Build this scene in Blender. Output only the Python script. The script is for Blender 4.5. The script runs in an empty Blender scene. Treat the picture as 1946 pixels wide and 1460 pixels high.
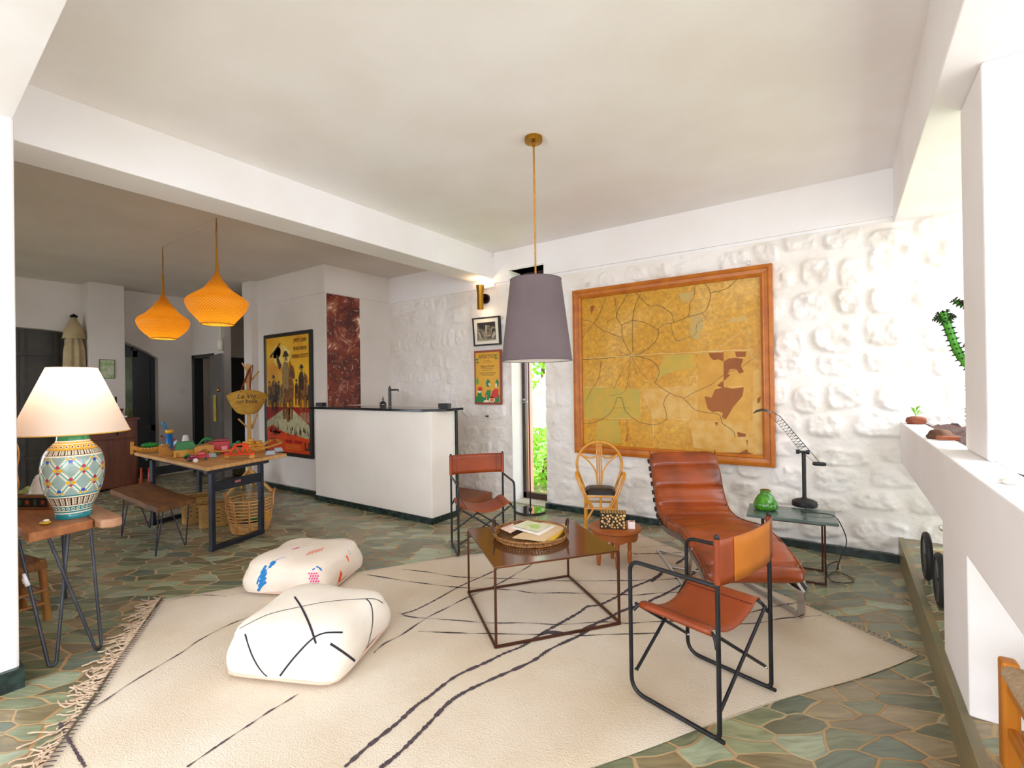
import bpy, bmesh, math, random
import numpy as np
from mathutils import Vector, Matrix
SC = bpy.context.scene
COL = SC.collection
PI = math.pi
R = math.radians
random.seed(7)

# ---------------------------------------------------------------- camera
F_PX, YAW, PITCH, ROLL, EYE = 906.0, -0.60823, 0.0035, -0.0144, 1.42
_f = Vector((math.sin(YAW)*math.cos(PITCH), math.cos(YAW)*math.cos(PITCH), math.sin(PITCH)))
_r = Vector((math.cos(YAW), -math.sin(YAW), 0))
_u = _r.cross(_f)
_r2 = _r*math.cos(ROLL)+_u*math.sin(ROLL)
_u2 = -_r*math.sin(ROLL)+_u*math.cos(ROLL)
CAMP = Vector((0, 0, EYE))
cam = bpy.data.cameras.new('camera')
cam.sensor_width = 36.0
cam.lens = F_PX*36.0/1946.0
cam.clip_start = 0.05
cam_o = bpy.data.objects.new('camera', cam)
COL.objects.link(cam_o)
m = Matrix((( _r2.x, _u2.x, -_f.x, 0), (_r2.y, _u2.y, -_f.y, 0), (_r2.z, _u2.z, -_f.z, EYE), (0, 0, 0, 1)))
cam_o.matrix_world = m
SC.camera = cam_o
# ---------------------------------------------------------------- light
SC.view_settings.view_transform = 'Standard'
SC.view_settings.look = 'None'
SC.view_settings.gamma = 1
SC.view_settings.use_curve_mapping = False
SC.view_settings.exposure = 0.52
SC.cycles.use_denoising = True
SC.cycles.max_bounces = 10
SC.cycles.diffuse_bounces = 6
SC.cycles.sample_clamp_indirect = 6
w = bpy.data.worlds.new('world'); SC.world = w; w.use_nodes = True
bg = w.node_tree.nodes['Background']
bg.inputs[0].default_value = (0.88, 0.94, 1.04, 1)
bg.inputs[1].default_value = 2.8
def add_light(name, kind, loc, target, energy, color=(1, 1, 1), size=None, size_y=None, angle=None, portal=False):
    l = bpy.data.lights.new(name, kind); l.energy = energy; l.color = color
    if kind == 'AREA':
        l.shape = 'RECTANGLE'; l.size = size; l.size_y = size_y or size
        if portal: l.cycles.is_portal = True
    if kind == 'POINT': l.shadow_soft_size = size or 0.03
    if angle is not None: l.angle = angle
    o = bpy.data.objects.new(name, l); COL.objects.link(o); o.location = loc
    if target is not None:
        o.rotation_euler = (Vector(target)-Vector(loc)).to_track_quat('-Z', 'Y').to_euler()
    return o
add_light('sun', 'SUN', (3, 3, 8), (3-0.50, 3-0.28, 8-0.9), 4.5, (1.0, 0.95, 0.86), angle=R(1.0))
# area lamps added as fill for daylight at the terrace side and planter wall
add_light('terrace_fill_light', 'AREA', (-1.4, -1.75, 1.55), (-1.9, 3, 1.9), 34, (0.95, 0.97, 1.0), 3.6, 2.2)
add_light('veranda_fill_light', 'AREA', (1.12, 2.2, 1.88), (-3, 2.6, 1.8), 12, (0.95, 0.97, 1.0), 4.6, 1.3)

# ---------------------------------------------------------------- pixel -> place on a known plane
def ray(x, y):
    return _f+_r2*((x-973)/F_PX)-_u2*((y-730)/F_PX)
def A(x, y, ax, v):
    d = ray(x, y); t = (v-CAMP[ax])/d[ax]
    return CAMP+d*t
def FL(x, y, z=0.0): return A(x, y, 2, z)
def srgb(h):
    if isinstance(h, str):
        h = h.lstrip('#'); c = [int(h[i:i+2], 16)/255 for i in (0, 2, 4)]
    else: c = list(h)
    return tuple((x/12.92 if x <= 0.04045 else ((x+0.055)/1.055)**2.4) for x in c)+(1.0,)

# ---------------------------------------------------------------- materials
MC = {}
def pm(name, col, col2=None, scale=6, rough=0.6, metal=0, bump=0, bscale=40, stretch=(1, 1, 1), detail=4, emit=0, ecol=None, trans=0, lo=0.35, hi=0.65, spec=None, coat=0, wave=None, alpha=None):
    if name in MC: return MC[name]
    mt = bpy.data.materials.new(name); mt.use_nodes = True
    nt = mt.node_tree; N = nt.nodes; L = nt.links; b = N['Principled BSDF']
    b.inputs['Roughness'].default_value = rough; b.inputs['Metallic'].default_value = metal
    b.inputs['Base Color'].default_value = srgb(col)
    if spec is not None: b.inputs['Specular IOR Level'].default_value = spec
    if coat: b.inputs['Coat Weight'].default_value = coat; b.inputs['Coat Roughness'].default_value = 0.08
    tc = N.new('ShaderNodeTexCoord'); mp = N.new('ShaderNodeMapping'); mp.inputs['Scale'].default_value = stretch
    L.new(tc.outputs['Object'], mp.inputs[0])
    if col2:
        if wave:
            nz = N.new('ShaderNodeTexWave'); nz.inputs['Scale'].default_value = scale; nz.inputs['Distortion'].default_value = wave; nz.inputs['Detail'].default_value = 3; out = nz.outputs['Fac']
        else:
            nz = N.new('ShaderNodeTexNoise'); nz.inputs['Scale'].default_value = scale; nz.inputs['Detail'].default_value = detail; out = nz.outputs['Fac']
        L.new(mp.outputs[0], nz.inputs[0])
        rp = N.new('ShaderNodeValToRGB'); rp.color_ramp.elements[0].position = lo; rp.color_ramp.elements[1].position = hi
        rp.color_ramp.elements[0].color = srgb(col); rp.color_ramp.elements[1].color = srgb(col2)
        L.new(out, rp.inputs[0]); L.new(rp.outputs[0], b.inputs['Base Color'])
    if bump:
        n2 = N.new('ShaderNodeTexNoise'); n2.inputs['Scale'].default_value = bscale; n2.inputs['Detail'].default_value = 3
        L.new(mp.outputs[0], n2.inputs[0])
        bp = N.new('ShaderNodeBump'); bp.inputs['Strength'].default_value = bump; bp.inputs['Distance'].default_value = 0.01
        L.new(n2.outputs['Fac'], bp.inputs['Height']); L.new(bp.outputs[0], b.inputs['Normal'])
    if emit:
        b.inputs['Emission Color'].default_value = srgb(ecol or col); b.inputs['Emission Strength'].default_value = emit
    if trans:
        b.inputs['Transmission Weight'].default_value = trans
    MC[name] = mt
    return mt
def crazy_paving(name, cols, grout, sx, sy, rough=0.3):
    mt = bpy.data.materials.new(name); mt.use_nodes = True; nt = mt.node_tree; N = nt.nodes; L = nt.links; b = N['Principled BSDF']
    tc = N.new('ShaderNodeTexCoord')
    nz = N.new('ShaderNodeTexNoise'); nz.inputs['Scale'].default_value = 2.8; nz.inputs['Detail'].default_value = 2
    L.new(tc.outputs['Object'], nz.inputs[0])
    mx = N.new('ShaderNodeVectorMath'); mx.operation = 'MULTIPLY_ADD'; mx.inputs[1].default_value = (0.16, 0.16, 0)
    L.new(nz.outputs['Color'], mx.inputs[0]); L.new(tc.outputs['Object'], mx.inputs[2])
    mr0 = N.new('ShaderNodeMapping'); mr0.inputs['Rotation'].default_value = (0, 0, R(-36)); L.new(mx.outputs[0], mr0.inputs[0])
    mp = N.new('ShaderNodeMapping'); mp.inputs['Scale'].default_value = (sx, sy, 0)
    L.new(mr0.outputs[0], mp.inputs[0])
    def vor(feat):
        v = N.new('ShaderNodeTexVoronoi'); v.voronoi_dimensions = '2D'; v.feature = feat; v.inputs['Scale'].default_value = 1; v.inputs['Randomness'].default_value = 0.95
        L.new(mp.outputs[0], v.inputs['Vector']); return v
    vc = vor('F1'); ve = vor('DISTANCE_TO_EDGE')
    sp = N.new('ShaderNodeSeparateColor'); L.new(vc.outputs['Color'], sp.inputs[0])
    rp = N.new('ShaderNodeValToRGB'); rp.color_ramp.interpolation = 'CONSTANT'
    els = rp.color_ramp.elements
    for i, c in enumerate(cols):
        e = els[i] if i < 2 else els.new(i/len(cols))
        e.position = i/len(cols); e.color = srgb(c)
    L.new(sp.outputs[0], rp.inputs[0])
    # streaks inside every slab
    n3 = N.new('ShaderNodeTexNoise'); n3.inputs['Scale'].default_value = 9; n3.inputs['Detail'].default_value = 6; n3.inputs['Distortion'].default_value = 1.2
    m3 = N.new('ShaderNodeMapping'); m3.inputs['Scale'].default_value = (0.5, 3.2, 1); L.new(mr0.outputs[0], m3.inputs[0]); L.new(m3.outputs[0], n3.inputs[0])
    mr = N.new('ShaderNodeMapRange'); mr.inputs[1].default_value = 0.3; mr.inputs[2].default_value = 0.7; mr.inputs[3].default_value = 0.72; mr.inputs[4].default_value = 1.3
    L.new(n3.outputs['Fac'], mr.inputs[0])
    mm = N.new('ShaderNodeVectorMath'); mm.operation = 'SCALE'; L.new(rp.outputs[0], mm.inputs[0]); L.new(mr.outputs[0], mm.inputs['Scale'])
    lt = N.new('ShaderNodeMapRange'); lt.inputs[1].default_value = 0.022; lt.inputs[2].default_value = 0.05
    L.new(ve.outputs['Distance'], lt.inputs[0])
    mixc = N.new('ShaderNodeMix'); mixc.data_type = 'RGBA'
    ng = N.new('ShaderNodeTexNoise'); ng.inputs['Scale'].default_value = 1.3; L.new(tc.outputs['Object'], ng.inputs[0]); gr = N.new('ShaderNodeValToRGB'); gr.color_ramp.elements[0].position = 0.42; gr.color_ramp.elements[1].position = 0.62; gr.color_ramp.elements[0].color = srgb(grout); gr.color_ramp.elements[1].color = srgb('#b07f4c'); L.new(ng.outputs['Fac'], gr.inputs[0]); L.new(lt.outputs[0], mixc.inputs[0]); L.new(gr.outputs[0], mixc.inputs[6]); L.new(mm.outputs[0], mixc.inputs[7])
    L.new(mixc.outputs[2], b.inputs['Base Color'])
    rr = N.new('ShaderNodeMapRange'); rr.inputs[3].default_value = 0.75; rr.inputs[4].default_value = rough; L.new(lt.outputs[0], rr.inputs[0]); L.new(rr.outputs[0], b.inputs['Roughness'])
    bp = N.new('ShaderNodeBump'); bp.inputs['Strength'].default_value = 0.35; bp.inputs['Distance'].default_value = 0.006
    ad = N.new('ShaderNodeMath'); ad.operation = 'MULTIPLY_ADD'; ad.inputs[1].default_value = 0.35; L.new(n3.outputs['Fac'], ad.inputs[0]); L.new(lt.outputs[0], ad.inputs[2])
    L.new(ad.outputs[0], bp.inputs['Height']); L.new(bp.outputs[0], b.inputs['Normal'])
    return mt

# ---------------------------------------------------------------- mesh builder
class MB:
    def __init__(s): s.bm = bmesh.new(); s.mi = 0
    def face(s, vs, smooth=False):
        try:
            f = s.bm.faces.new(vs); f.material_index = s.mi; f.smooth = smooth; return f
        except ValueError: return None
    def box(s, x0, y0, z0, x1, y1, z1):
        return s.obox(((x0+x1)/2, (y0+y1)/2, (z0+z1)/2), (abs(x1-x0), abs(y1-y0), abs(z1-z0)))
    def obox(s, c, d, M=None, rz=0, taper=1.0):
        M = M or Matrix.Rotation(rz, 3, 'Z'); c = Vector(c); v = []
        for z in (-1, 1):
            k = taper if z > 0 else 1
            for x, y in ((-1, -1), (1, -1), (1, 1), (-1, 1)):
                v.append(s.bm.verts.new(c+M@Vector((x*d[0]/2*k, y*d[1]/2*k, z*d[2]/2))))
        for q in ((3, 2, 1, 0), (4, 5, 6, 7), (0, 1, 5, 4), (1, 2, 6, 5), (2, 3, 7, 6), (3, 0, 4, 7)): s.face([v[i] for i in q])
        return s
    def hexa(s, P):   # 8 corners bottom 4 then top 4
        v = [s.bm.verts.new(Vector(p)) for p in P]
        for q in ((3, 2, 1, 0), (4, 5, 6, 7), (0, 1, 5, 4), (1, 2, 6, 5), (2, 3, 7, 6), (3, 0, 4, 7)): s.face([v[i] for i in q])
        return s
    def bar(s, a, b, w, h, up=(0, 0, 1)):   # rectangular bar between two points
        a = Vector(a); b = Vector(b); t = (b-a).normalized(); up = Vector(up)
        sd = t.cross(up)
        if sd.length < 1e-4: sd = t.cross(Vector((1, 0, 0)))
        sd.normalize(); n = sd.cross(t).normalized(); L_ = []
        for p in (a, b):
            L_ += [p-sd*w/2-n*h/2, p+sd*w/2-n*h/2, p+sd*w/2+n*h/2, p-sd*w/2+n*h/2]
        v = [s.bm.verts.new(p) for p in L_]
        for q in ((3, 2, 1, 0), (4, 5, 6, 7), (0, 1, 5, 4), (1, 2, 6, 5), (2, 3, 7, 6), (3, 0, 4, 7)): s.face([v[i] for i in q])
        return s
    def sweep(s, pts, prof, closed=False, up=None, caps=True, scales=None):
        # prof: list of 2d points; parallel transported along pts
        P = [Vector(p) for p in pts]; n = len(P); rings = []; prev = None
        for i in range(n):
            if closed: t = (P[(i+1) % n]-P[i-1])
            else: t = P[min(i+1, n-1)]-P[max(i-1, 0)]
            if t.length < 1e-9: t = Vector((0, 0, 1))
            t.normalize()
            if up is not None: a = Vector(up)-t*t.dot(Vector(up))
            elif prev is None: a = Vector((0, 0, 1))-t*t.z if abs(t.z) < 0.95 else Vector((1, 0, 0))-t*t.x
            else: a = prev-t*t.dot(prev)
            a.normalize(); prev = a; b = t.cross(a); k = scales[i] if scales else 1
            rings.append([s.bm.verts.new(P[i]+(a*x+b*y)*k) for x, y in prof])
        m_ = len(prof); rng = range(n if closed else n-1)
        for i in rng:
            r0, r1 = rings[i], rings[(i+1) % n]
            for j in range(m_): s.face([r0[j], r0[(j+1) % m_], r1[(j+1) % m_], r1[j]], True)
        if not closed and caps: s.face(rings[0][::-1]); s.face(rings[-1])
        return s
    def tube(s, pts, r, n=8, closed=False, up=None):
        if isinstance(r, (list, tuple)): sc = r; rr = 1
        else: sc = None; rr = r
        return s.sweep(pts, [(rr*math.cos(2*PI*k/n), rr*math.sin(2*PI*k/n)) for k in range(n)], closed, up, True, sc)
    def flat(s, pts, w, h, closed=False, up=None):   # flat band
        return s.sweep(pts, [(h/2, w/2), (h/2, -w/2), (-h/2, -w/2), (-h/2, w/2)][::-1], closed, up)
    def lathe(s, prof, c=(0, 0, 0), n=32, mats=None, wob=None):
        c = Vector(c); rings = []
        for r, z in prof:
            if r < 1e-6: rings.append([s.bm.verts.new(c+Vector((0, 0, z)))])
            else: rings.append([s.bm.verts.new(c+Vector((r*math.cos(2*PI*k/n), r*math.sin(2*PI*k/n), z))) for k in range(n)])
        for i in range(len(rings)-1):
            a, b = rings[i], rings[i+1]
            if mats: s.mi = mats[i]
            for k in range(n):
                k2 = (k+1) % n
                if len(a) == 1 and len(b) == 1: continue
                if len(a) == 1: s.face([a[0], b[k2], b[k]][::-1], True)
                elif len(b) == 1: s.face([a[k], a[k2], b[0]], True)
                else: s.face([a[k], a[k2], b[k2], b[k]], True)
        return s
    def poly(s, pts, ext=None):
        v = [s.bm.verts.new(Vector(p)) for p in pts]
        if ext is None: s.face(v); return s
        e = Vector(ext); w_ = [s.bm.verts.new(Vector(p)+e) for p in pts]; n = len(pts)
        s.face(v[::-1]); s.face(w_)
        for i in range(n): s.face([v[i], v[(i+1) % n], w_[(i+1) % n], w_[i]])
        return s
    def ribbon(s, pts, w, nrm, widths=None):
        P = [Vector(p) for p in pts]; nrm = Vector(nrm); prev = None
        for i, p in enumerate(P):
            t = (P[min(i+1, len(P)-1)]-P[max(i-1, 0)]).normalized(); sd = t.cross(nrm).normalized(); ww = (widths[i] if widths else w)/2
            a, b = s.bm.verts.new(p-sd*ww), s.bm.verts.new(p+sd*ww)
            if prev: s.face([prev[0], prev[1], b, a])
            prev = (a, b)
        return s
    def ball(s, c, r, sub=2, sc=(1, 1, 1), rot=None):
        M = Matrix.Translation(Vector(c))@(rot.to_4x4() if rot else Matrix())@Matrix.Diagonal((sc[0], sc[1], sc[2], 1))
        q = bmesh.ops.create_icosphere(s.bm, subdivisions=sub, radius=r, matrix=M)
        for v in q['verts']:
            for f in v.link_faces: f.material_index = s.mi; f.smooth = True
        return s
    def grid(s, fn, nu, nv, smooth=True, closeu=False):
        V = [[s.bm.verts.new(Vector(fn(i/nu, j/nv))) for j in range(nv+1)] for i in range(nu if closeu else nu+1)]
        for i in range(nu):
            i2 = (i+1) % nu if closeu else i+1
            for j in range(nv): s.face([V[i][j], V[i2][j], V[i2][j+1], V[i][j+1]], smooth)
        return V
    def build(s, name, mats, parent=None, world=True, smooth=None, bevel=0, bseg=2, sub=0, solid=0, label=None, weld=False):
        if weld: bmesh.ops.remove_doubles(s.bm, verts=s.bm.verts, dist=1e-5)
        bmesh.ops.recalc_face_normals(s.bm, faces=s.bm.faces)
        if world and parent is not None:
            s.bm.transform(WM[parent.name].inverted())
        me = bpy.data.meshes.new(name); s.bm.to_mesh(me); s.bm.free()
        for m_ in (mats if isinstance(mats, (list, tuple)) else [mats]): me.materials.append(m_)
        o = bpy.data.objects.new(name, me); COL.objects.link(o)
        if smooth is not None:
            me.polygons.foreach_set('use_smooth', [True]*len(me.polygons)); me.set_sharp_from_angle(angle=R(smooth))
        if parent is not None: o.parent = parent; WM[o.name] = WM[parent.name]
        else: WM[o.name] = Matrix()
        if bevel:
            bv = o.modifiers.new('bevel', 'BEVEL'); bv.width = bevel; bv.segments = bseg; bv.limit_method = 'ANGLE'; bv.angle_limit = R(40)
        if solid:
            sm = o.modifiers.new('thickness', 'SOLIDIFY'); sm.thickness = solid; sm.offset = 0
        if sub:
            ss = o.modifiers.new('subdivision', 'SUBSURF'); ss.levels = sub; ss.render_levels = sub
        if label: o['label'] = label
        return o
WM = {}
def thing(name, label, cat, loc=(0, 0, 0), rz=0, group=None):
    o = bpy.data.objects.new(name, None); COL.objects.link(o); o.empty_display_size = 0.1
    o.location = loc; o.rotation_euler = (0, 0, rz); o['label'] = label; o['category'] = cat
    if group: o['group'] = group
    WM[o.name] = Matrix.Translation(Vector(loc))@Matrix.Rotation(rz, 4, 'Z')
    return o
def tag(o, label=None, cat=None, group=None, kind=None):
    if label: o['label'] = label
    if cat: o['category'] = cat
    if group: o['group'] = group
    if kind: o['kind'] = kind
    return o
def struct(mb, name, mats, **k):
    return tag(mb.build(name, mats, **k), kind='structure')
def fillet(pts, r, n=5):
    P = [Vector(p) for p in pts]; out = [P[0]]
    for i in range(1, len(P)-1):
        a, b, c = P[i-1], P[i], P[i+1]; u = (a-b); v = (c-b)
        rr = min(r, u.length*0.49, v.length*0.49); p0 = b+u.normalized()*rr; p1 = b+v.normalized()*rr
        for k in range(n+1):
            t = k/n; out.append(p0*(1-t)**2+b*2*t*(1-t)+p1*t*t)
    out.append(P[-1]); return out
def spline(pts, n=6):
    P = [Vector(p) for p in pts]; out = []
    for i in range(len(P)-1):
        p0, p1, p2, p3 = P[max(i-1, 0)], P[i], P[i+1], P[min(i+2, len(P)-1)]
        for k in range(n):
            t = k/n; out.append(0.5*((2*p1)+(p2-p0)*t+(2*p0-5*p1+4*p2-p3)*t*t+(3*p1-p0-3*p2+p3)*t**3))
    out.append(P[-1]); return out
def text_mesh(s, size, extrude=0.0005, font_shear=0):
    cu = bpy.data.curves.new('lettering', 'FONT'); cu.body = s; cu.size = size; cu.extrude = extrude; cu.align_x = 'CENTER'; cu.align_y = 'CENTER'; cu.shear = font_shear; cu.resolution_u = 2
    o = bpy.data.objects.new('lettering', cu); COL.objects.link(o)
    dg = bpy.context.evaluated_depsgraph_get(); me = bpy.data.meshes.new_from_object(o.evaluated_get(dg))
    bpy.data.objects.remove(o); bpy.data.curves.remove(cu)
    return me
def add_text(mb, s, size, origin, xdir, ydir, shear=0, squeeze=1.0, warp=None):
    me = text_mesh(s, size, 0.0004, shear); X = Vector(xdir).normalized(); Y = Vector(ydir).normalized(); Z = X.cross(Y); O = Vector(origin)
    vs = []
    for v in me.vertices:
        p = O+X*v.co.x*squeeze+Y*v.co.y+Z*v.co.z
        vs.append(mb.bm.verts.new(warp(p) if warp else p))
    for f in me.polygons: mb.face([vs[i] for i in f.vertices])
    bpy.data.meshes.remove(me)

# numpy value noise
def vnoise(x, y, seed=0, oct=4, gain=0.5):
    out = np.zeros_like(x); amp = 1; tot = 0
    for o in range(oct):
        rs = np.random.RandomState(seed+o*17); T = rs.rand(64, 64)
        xi = np.floor(x).astype(int); yi = np.floor(y).astype(int); fx = x-xi; fy = y-yi
        fx = fx*fx*(3-2*fx); fy = fy*fy*(3-2*fy)
        g = lambda a, b: T[a % 64, b % 64]
        out += amp*((g(xi, yi)*(1-fx)+g(xi+1, yi)*fx)*(1-fy)+(g(xi, yi+1)*(1-fx)+g(xi+1, yi+1)*fx)*fy)
        tot += amp; amp *= gain; x = x*2.03+11.3; y = y*2.03+5.7
    return out/tot
# ================================================================ the room
WY = 4.777; ZC = 3.078; ZL = 3.03; ZB = 2.755; XB0 = -3.90; XB1 = -3.575; XR = 0.335; ZR = 2.654; XE = 1.27
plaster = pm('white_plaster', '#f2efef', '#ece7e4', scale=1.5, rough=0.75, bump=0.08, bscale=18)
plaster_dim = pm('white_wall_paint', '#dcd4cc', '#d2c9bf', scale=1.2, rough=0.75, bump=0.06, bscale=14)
stone_paint = pm('whitewashed_stone', '#f0ebe6', '#e6ded4', scale=3.0, rough=0.62, bump=0.55, bscale=26, detail=6)
marble_dark = pm('dark_green_marble', '#16221f', '#2f4740', scale=14, rough=0.22, lo=0.45, hi=0.72, detail=6)
paving = crazy_paving('green_slate_paving', ['#7a7d62', '#929878', '#6b6b53', '#86795b', '#9da58a', '#74795c', '#948363', '#68705f', '#848a6d', '#7a6d52'], '#b8a47e', 4.9, 10.4, 0.26)
step_stone = pm('brown_green_step_stone', '#8c7448', '#6f6a4c', scale=5, rough=0.35, stretch=(1, 0.6, 3), bump=0.1)
black_gloss = pm('black_painted_wood', '#171617', rough=0.35)
black_wood = pm('dark_panelled_wood', '#322d26', '#403a30', scale=8, rough=0.45)

struct(MB().box(-11.5, -6, -0.12, XR, 6.0, 0), 'floor', paving)
struct(MB().box(XR+0.03, -6, -0.12, 6, 4.9, 0.19), 'floor_raised', paving)
struct(MB().box(XR-0.004, -1.8, 0.0, XR+0.03, WY, 0.195), 'trim_1', step_stone)
struct(MB().box(XB1, -1.8, ZC, XR, WY+0.3, ZC+0.2), 'ceiling', plaster)
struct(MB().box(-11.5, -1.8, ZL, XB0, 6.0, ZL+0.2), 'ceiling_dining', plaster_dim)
struct(MB().box(XB0, -1.8, ZB, XB1, WY+0.3, ZC+0.2), 'beam_left', plaster, bevel=0.006)
struct(MB().box(XR, -1.8, ZR, XE, WY+0.3, ZC+0.2), 'beam_right', plaster, bevel=0.006)
struct(MB().hexa([(XB1, -1.8, 2.75), (XR, -1.8, 2.75), (XR, 0.37, 2.75), (XB1, 0.53, 2.75), (XB1, -1.8, ZC), (XR, -1.8, ZC), (XR, 0.37, ZC), (XB1, 0.53, ZC)]), 'beam_near', plaster)
struct(MB().box(-3.70, -1.8, 0, -3.29, 0.525, ZB), 'wall_left', plaster, bevel=0.012)
struct(MB().box(-3.71, -1.8, 0, -3.262, 0.537, 0.098), 'baseboard_left', marble_dark)
mb = MB(); mb.box(-11.5, -0.8, 0, -8.6, -0.6, ZL); mb.box(-5.4, -0.8, 0, -3.7, -0.6, ZL); mb.box(-8.6, -0.8, 2.35, -5.4, -0.6, ZL)
struct(mb, 'wall_dining_unseen', plaster_dim)  # unseen wall, opening added to let sky light into the dining room

# ---- long rubble-stone wall, whitewashed
def stone_wall():
    x0, x1, z0, z1 = -5.51, 0.762, 0.0, 2.67; st = 0.0125
    nx = int((x1-x0)/st)+1; nz = int((z1-z0)/st)+1
    X, Z = np.meshgrid(np.linspace(x0, x1, nx), np.linspace(z0, z1, nz), indexing='ij')
    wx = (vnoise(X*1.7, Z*1.7, 3, 3)-0.5)*0.16; wz = (vnoise(X*1.7+40, Z*1.7+9, 5, 3)-0.5)*0.16
    U = X+wx; V = Z+wz; rs = np.random.RandomState(21)
    seeds = []
    z = -0.1; row = 0
    while z < 2.85:
        h = rs.uniform(0.17, 0.30); x = -5.8+rs.uniform(0, 0.3)
        while x < 1.1:
            wd = rs.uniform(0.20, 0.44)
            seeds.append((x+wd/2, z+h/2+rs.uniform(-0.05, 0.05), wd, h, rs.uniform(0.35, 1.0), rs.uniform(-1, 1), rs.uniform(-1, 1))); x += wd
        z += h; row += 1
    F1 = np.full(X.shape, 9.0); F2 = np.full(X.shape, 9.0); H = np.zeros(X.shape); TX = np.zeros(X.shape)
    for (sx, sz, wd, h, a, tx, tz) in seeds:
        i0 = max(0, int((sx-0.6-x0)/st)); i1 = min(nx, int((sx+0.6-x0)/st)); j0 = max(0, int((sz-0.5-z0)/st)); j1 = min(nz, int((sz+0.5-z0)/st))
        if i1 <= i0 or j1 <= j0: continue
        sl = (slice(i0, i1), slice(j0, j1))
        dx = np.abs(U[sl]-sx)/wd*2; dz = np.abs(V[sl]-sz)/h*2
        d = (dx**3.2+dz**3.2)**(1/3.2)
        f1 = F1[sl]; f2 = F2[sl]; near = d < f1
        F2[sl] = np.where(near, f1, np.minimum(f2, d)); F1[sl] = np.where(near, d, f1)
        H[sl] = np.where(near, a, H[sl]); TX[sl] = np.where(near, tx*(U[sl]-sx)/wd*1.6+tz*(V[sl]-sz)/h*1.6, TX[sl])
    e = np.clip((0.93-F1)/0.26, 0, 1); e = e*e*(3-2*e)
    rough = vnoise(X*9, Z*9, 31, 5, 0.6)-0.5
    crag = np.abs(vnoise(X*5+3, Z*5, 77, 4, 0.55)-0.5)*2
    amp = 0.014+0.020*np.clip((X+2.6)/2.6, 0, 1)
    fine = vnoise(X*22+5, Z*22, 41, 3, 0.6)-0.5
    rk = np.clip((X+2.6)/2.6, 0, 1)
    e = e*np.clip(1+rough*1.3, 0.35, 1.5)
    D = amp*0.8*e*(0.55+0.75*H+0.45*TX)+e*rough*(0.022+0.022*rk)-e*crag*(0.012+0.010*rk)+e*fine*0.010+(1-e)*rough*0.006
    D = np.clip(D, -0.003, 0.055)
    mk = (X > -2.32) & (X < -0.43) & (Z > 0.6) & (Z < 2.5); D = np.where(mk, np.minimum(D, 0.024), D)
    mk = (X > -3.98) & (X < -3.45) & (Z > 1.1) & (Z < 2.8); D = np.where(mk, np.minimum(D, 0.022), D)
    D[:, :7] *= np.linspace(0.1, 1, 7)[None, :]
    D[:, -5:] *= np.linspace(1, 0.3, 5)[None, :]
    Y = WY-D
    mb = MB(); nxa, nxb, ntop = -3.33, -2.846, 2.827
    I = np.empty(X.shape, object)
    keep = ~((X > nxa) & (X < nxb) & (Z < ntop))
    for i in range(nx):
        for j in range(nz):
            if keep[i, j]: I[i, j] = mb.bm.verts.new((X[i, j], Y[i, j], Z[i, j]))
    for i in range(nx-1):
        for j in range(nz-1):
            q = [I[i, j], I[i+1, j], I[i+1, j+1], I[i, j+1]]
            if all(v is not None for v in q): mb.face(q, True)
    mb.mi = 1
    # backing masonry behind the rendered stones, plain plaster band on top
    for b in ((-5.51, -3.34), (-2.844, 0.755)):
        mb.box(b[0], WY+0.004, 0, b[1], WY+0.27, ZC)
    mb.box(-3.34, WY+0.004, 2.827, -2.844, WY+0.27, ZC)
    mb.box(-3.56, WY-0.02, 2.70, -3.34, WY+0.01, ZC); mb.box(-2.844, WY-0.02, 2.70, XR, WY+0.01, ZC); mb.box(-3.34, WY-0.02, 2.835, -2.844, WY+0.01, ZC)
    mb.box(-5.51, WY-0.018, 2.655, -3.56, WY+0.01, ZL)
    return struct(mb, 'wall_back', [stone_paint, plaster])
stone_wall()
struct(MB().box(0.60, WY+0.27, -0.1, 0.80, WY+0.5, 3.2), 'wall_back_end', plaster)
def base(x0, x1, y0, y1, name):
    mb = MB(); mb.box(x0, y0, 0, x1, y1, 0.062); return struct(mb, name, marble_dark, bevel=0.003)
base(-2.846, XR-0.006, WY-0.052, WY+0.0, 'baseboard_back')
# dining side: block that carries the poster, pier, far walls
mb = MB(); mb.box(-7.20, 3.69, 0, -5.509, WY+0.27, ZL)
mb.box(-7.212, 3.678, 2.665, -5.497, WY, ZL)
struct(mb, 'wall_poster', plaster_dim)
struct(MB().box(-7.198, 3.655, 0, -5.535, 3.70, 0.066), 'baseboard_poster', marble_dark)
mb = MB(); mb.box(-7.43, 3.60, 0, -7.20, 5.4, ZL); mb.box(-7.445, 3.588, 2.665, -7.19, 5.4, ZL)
struct(mb, 'wall_pier', plaster_dim)
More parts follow.
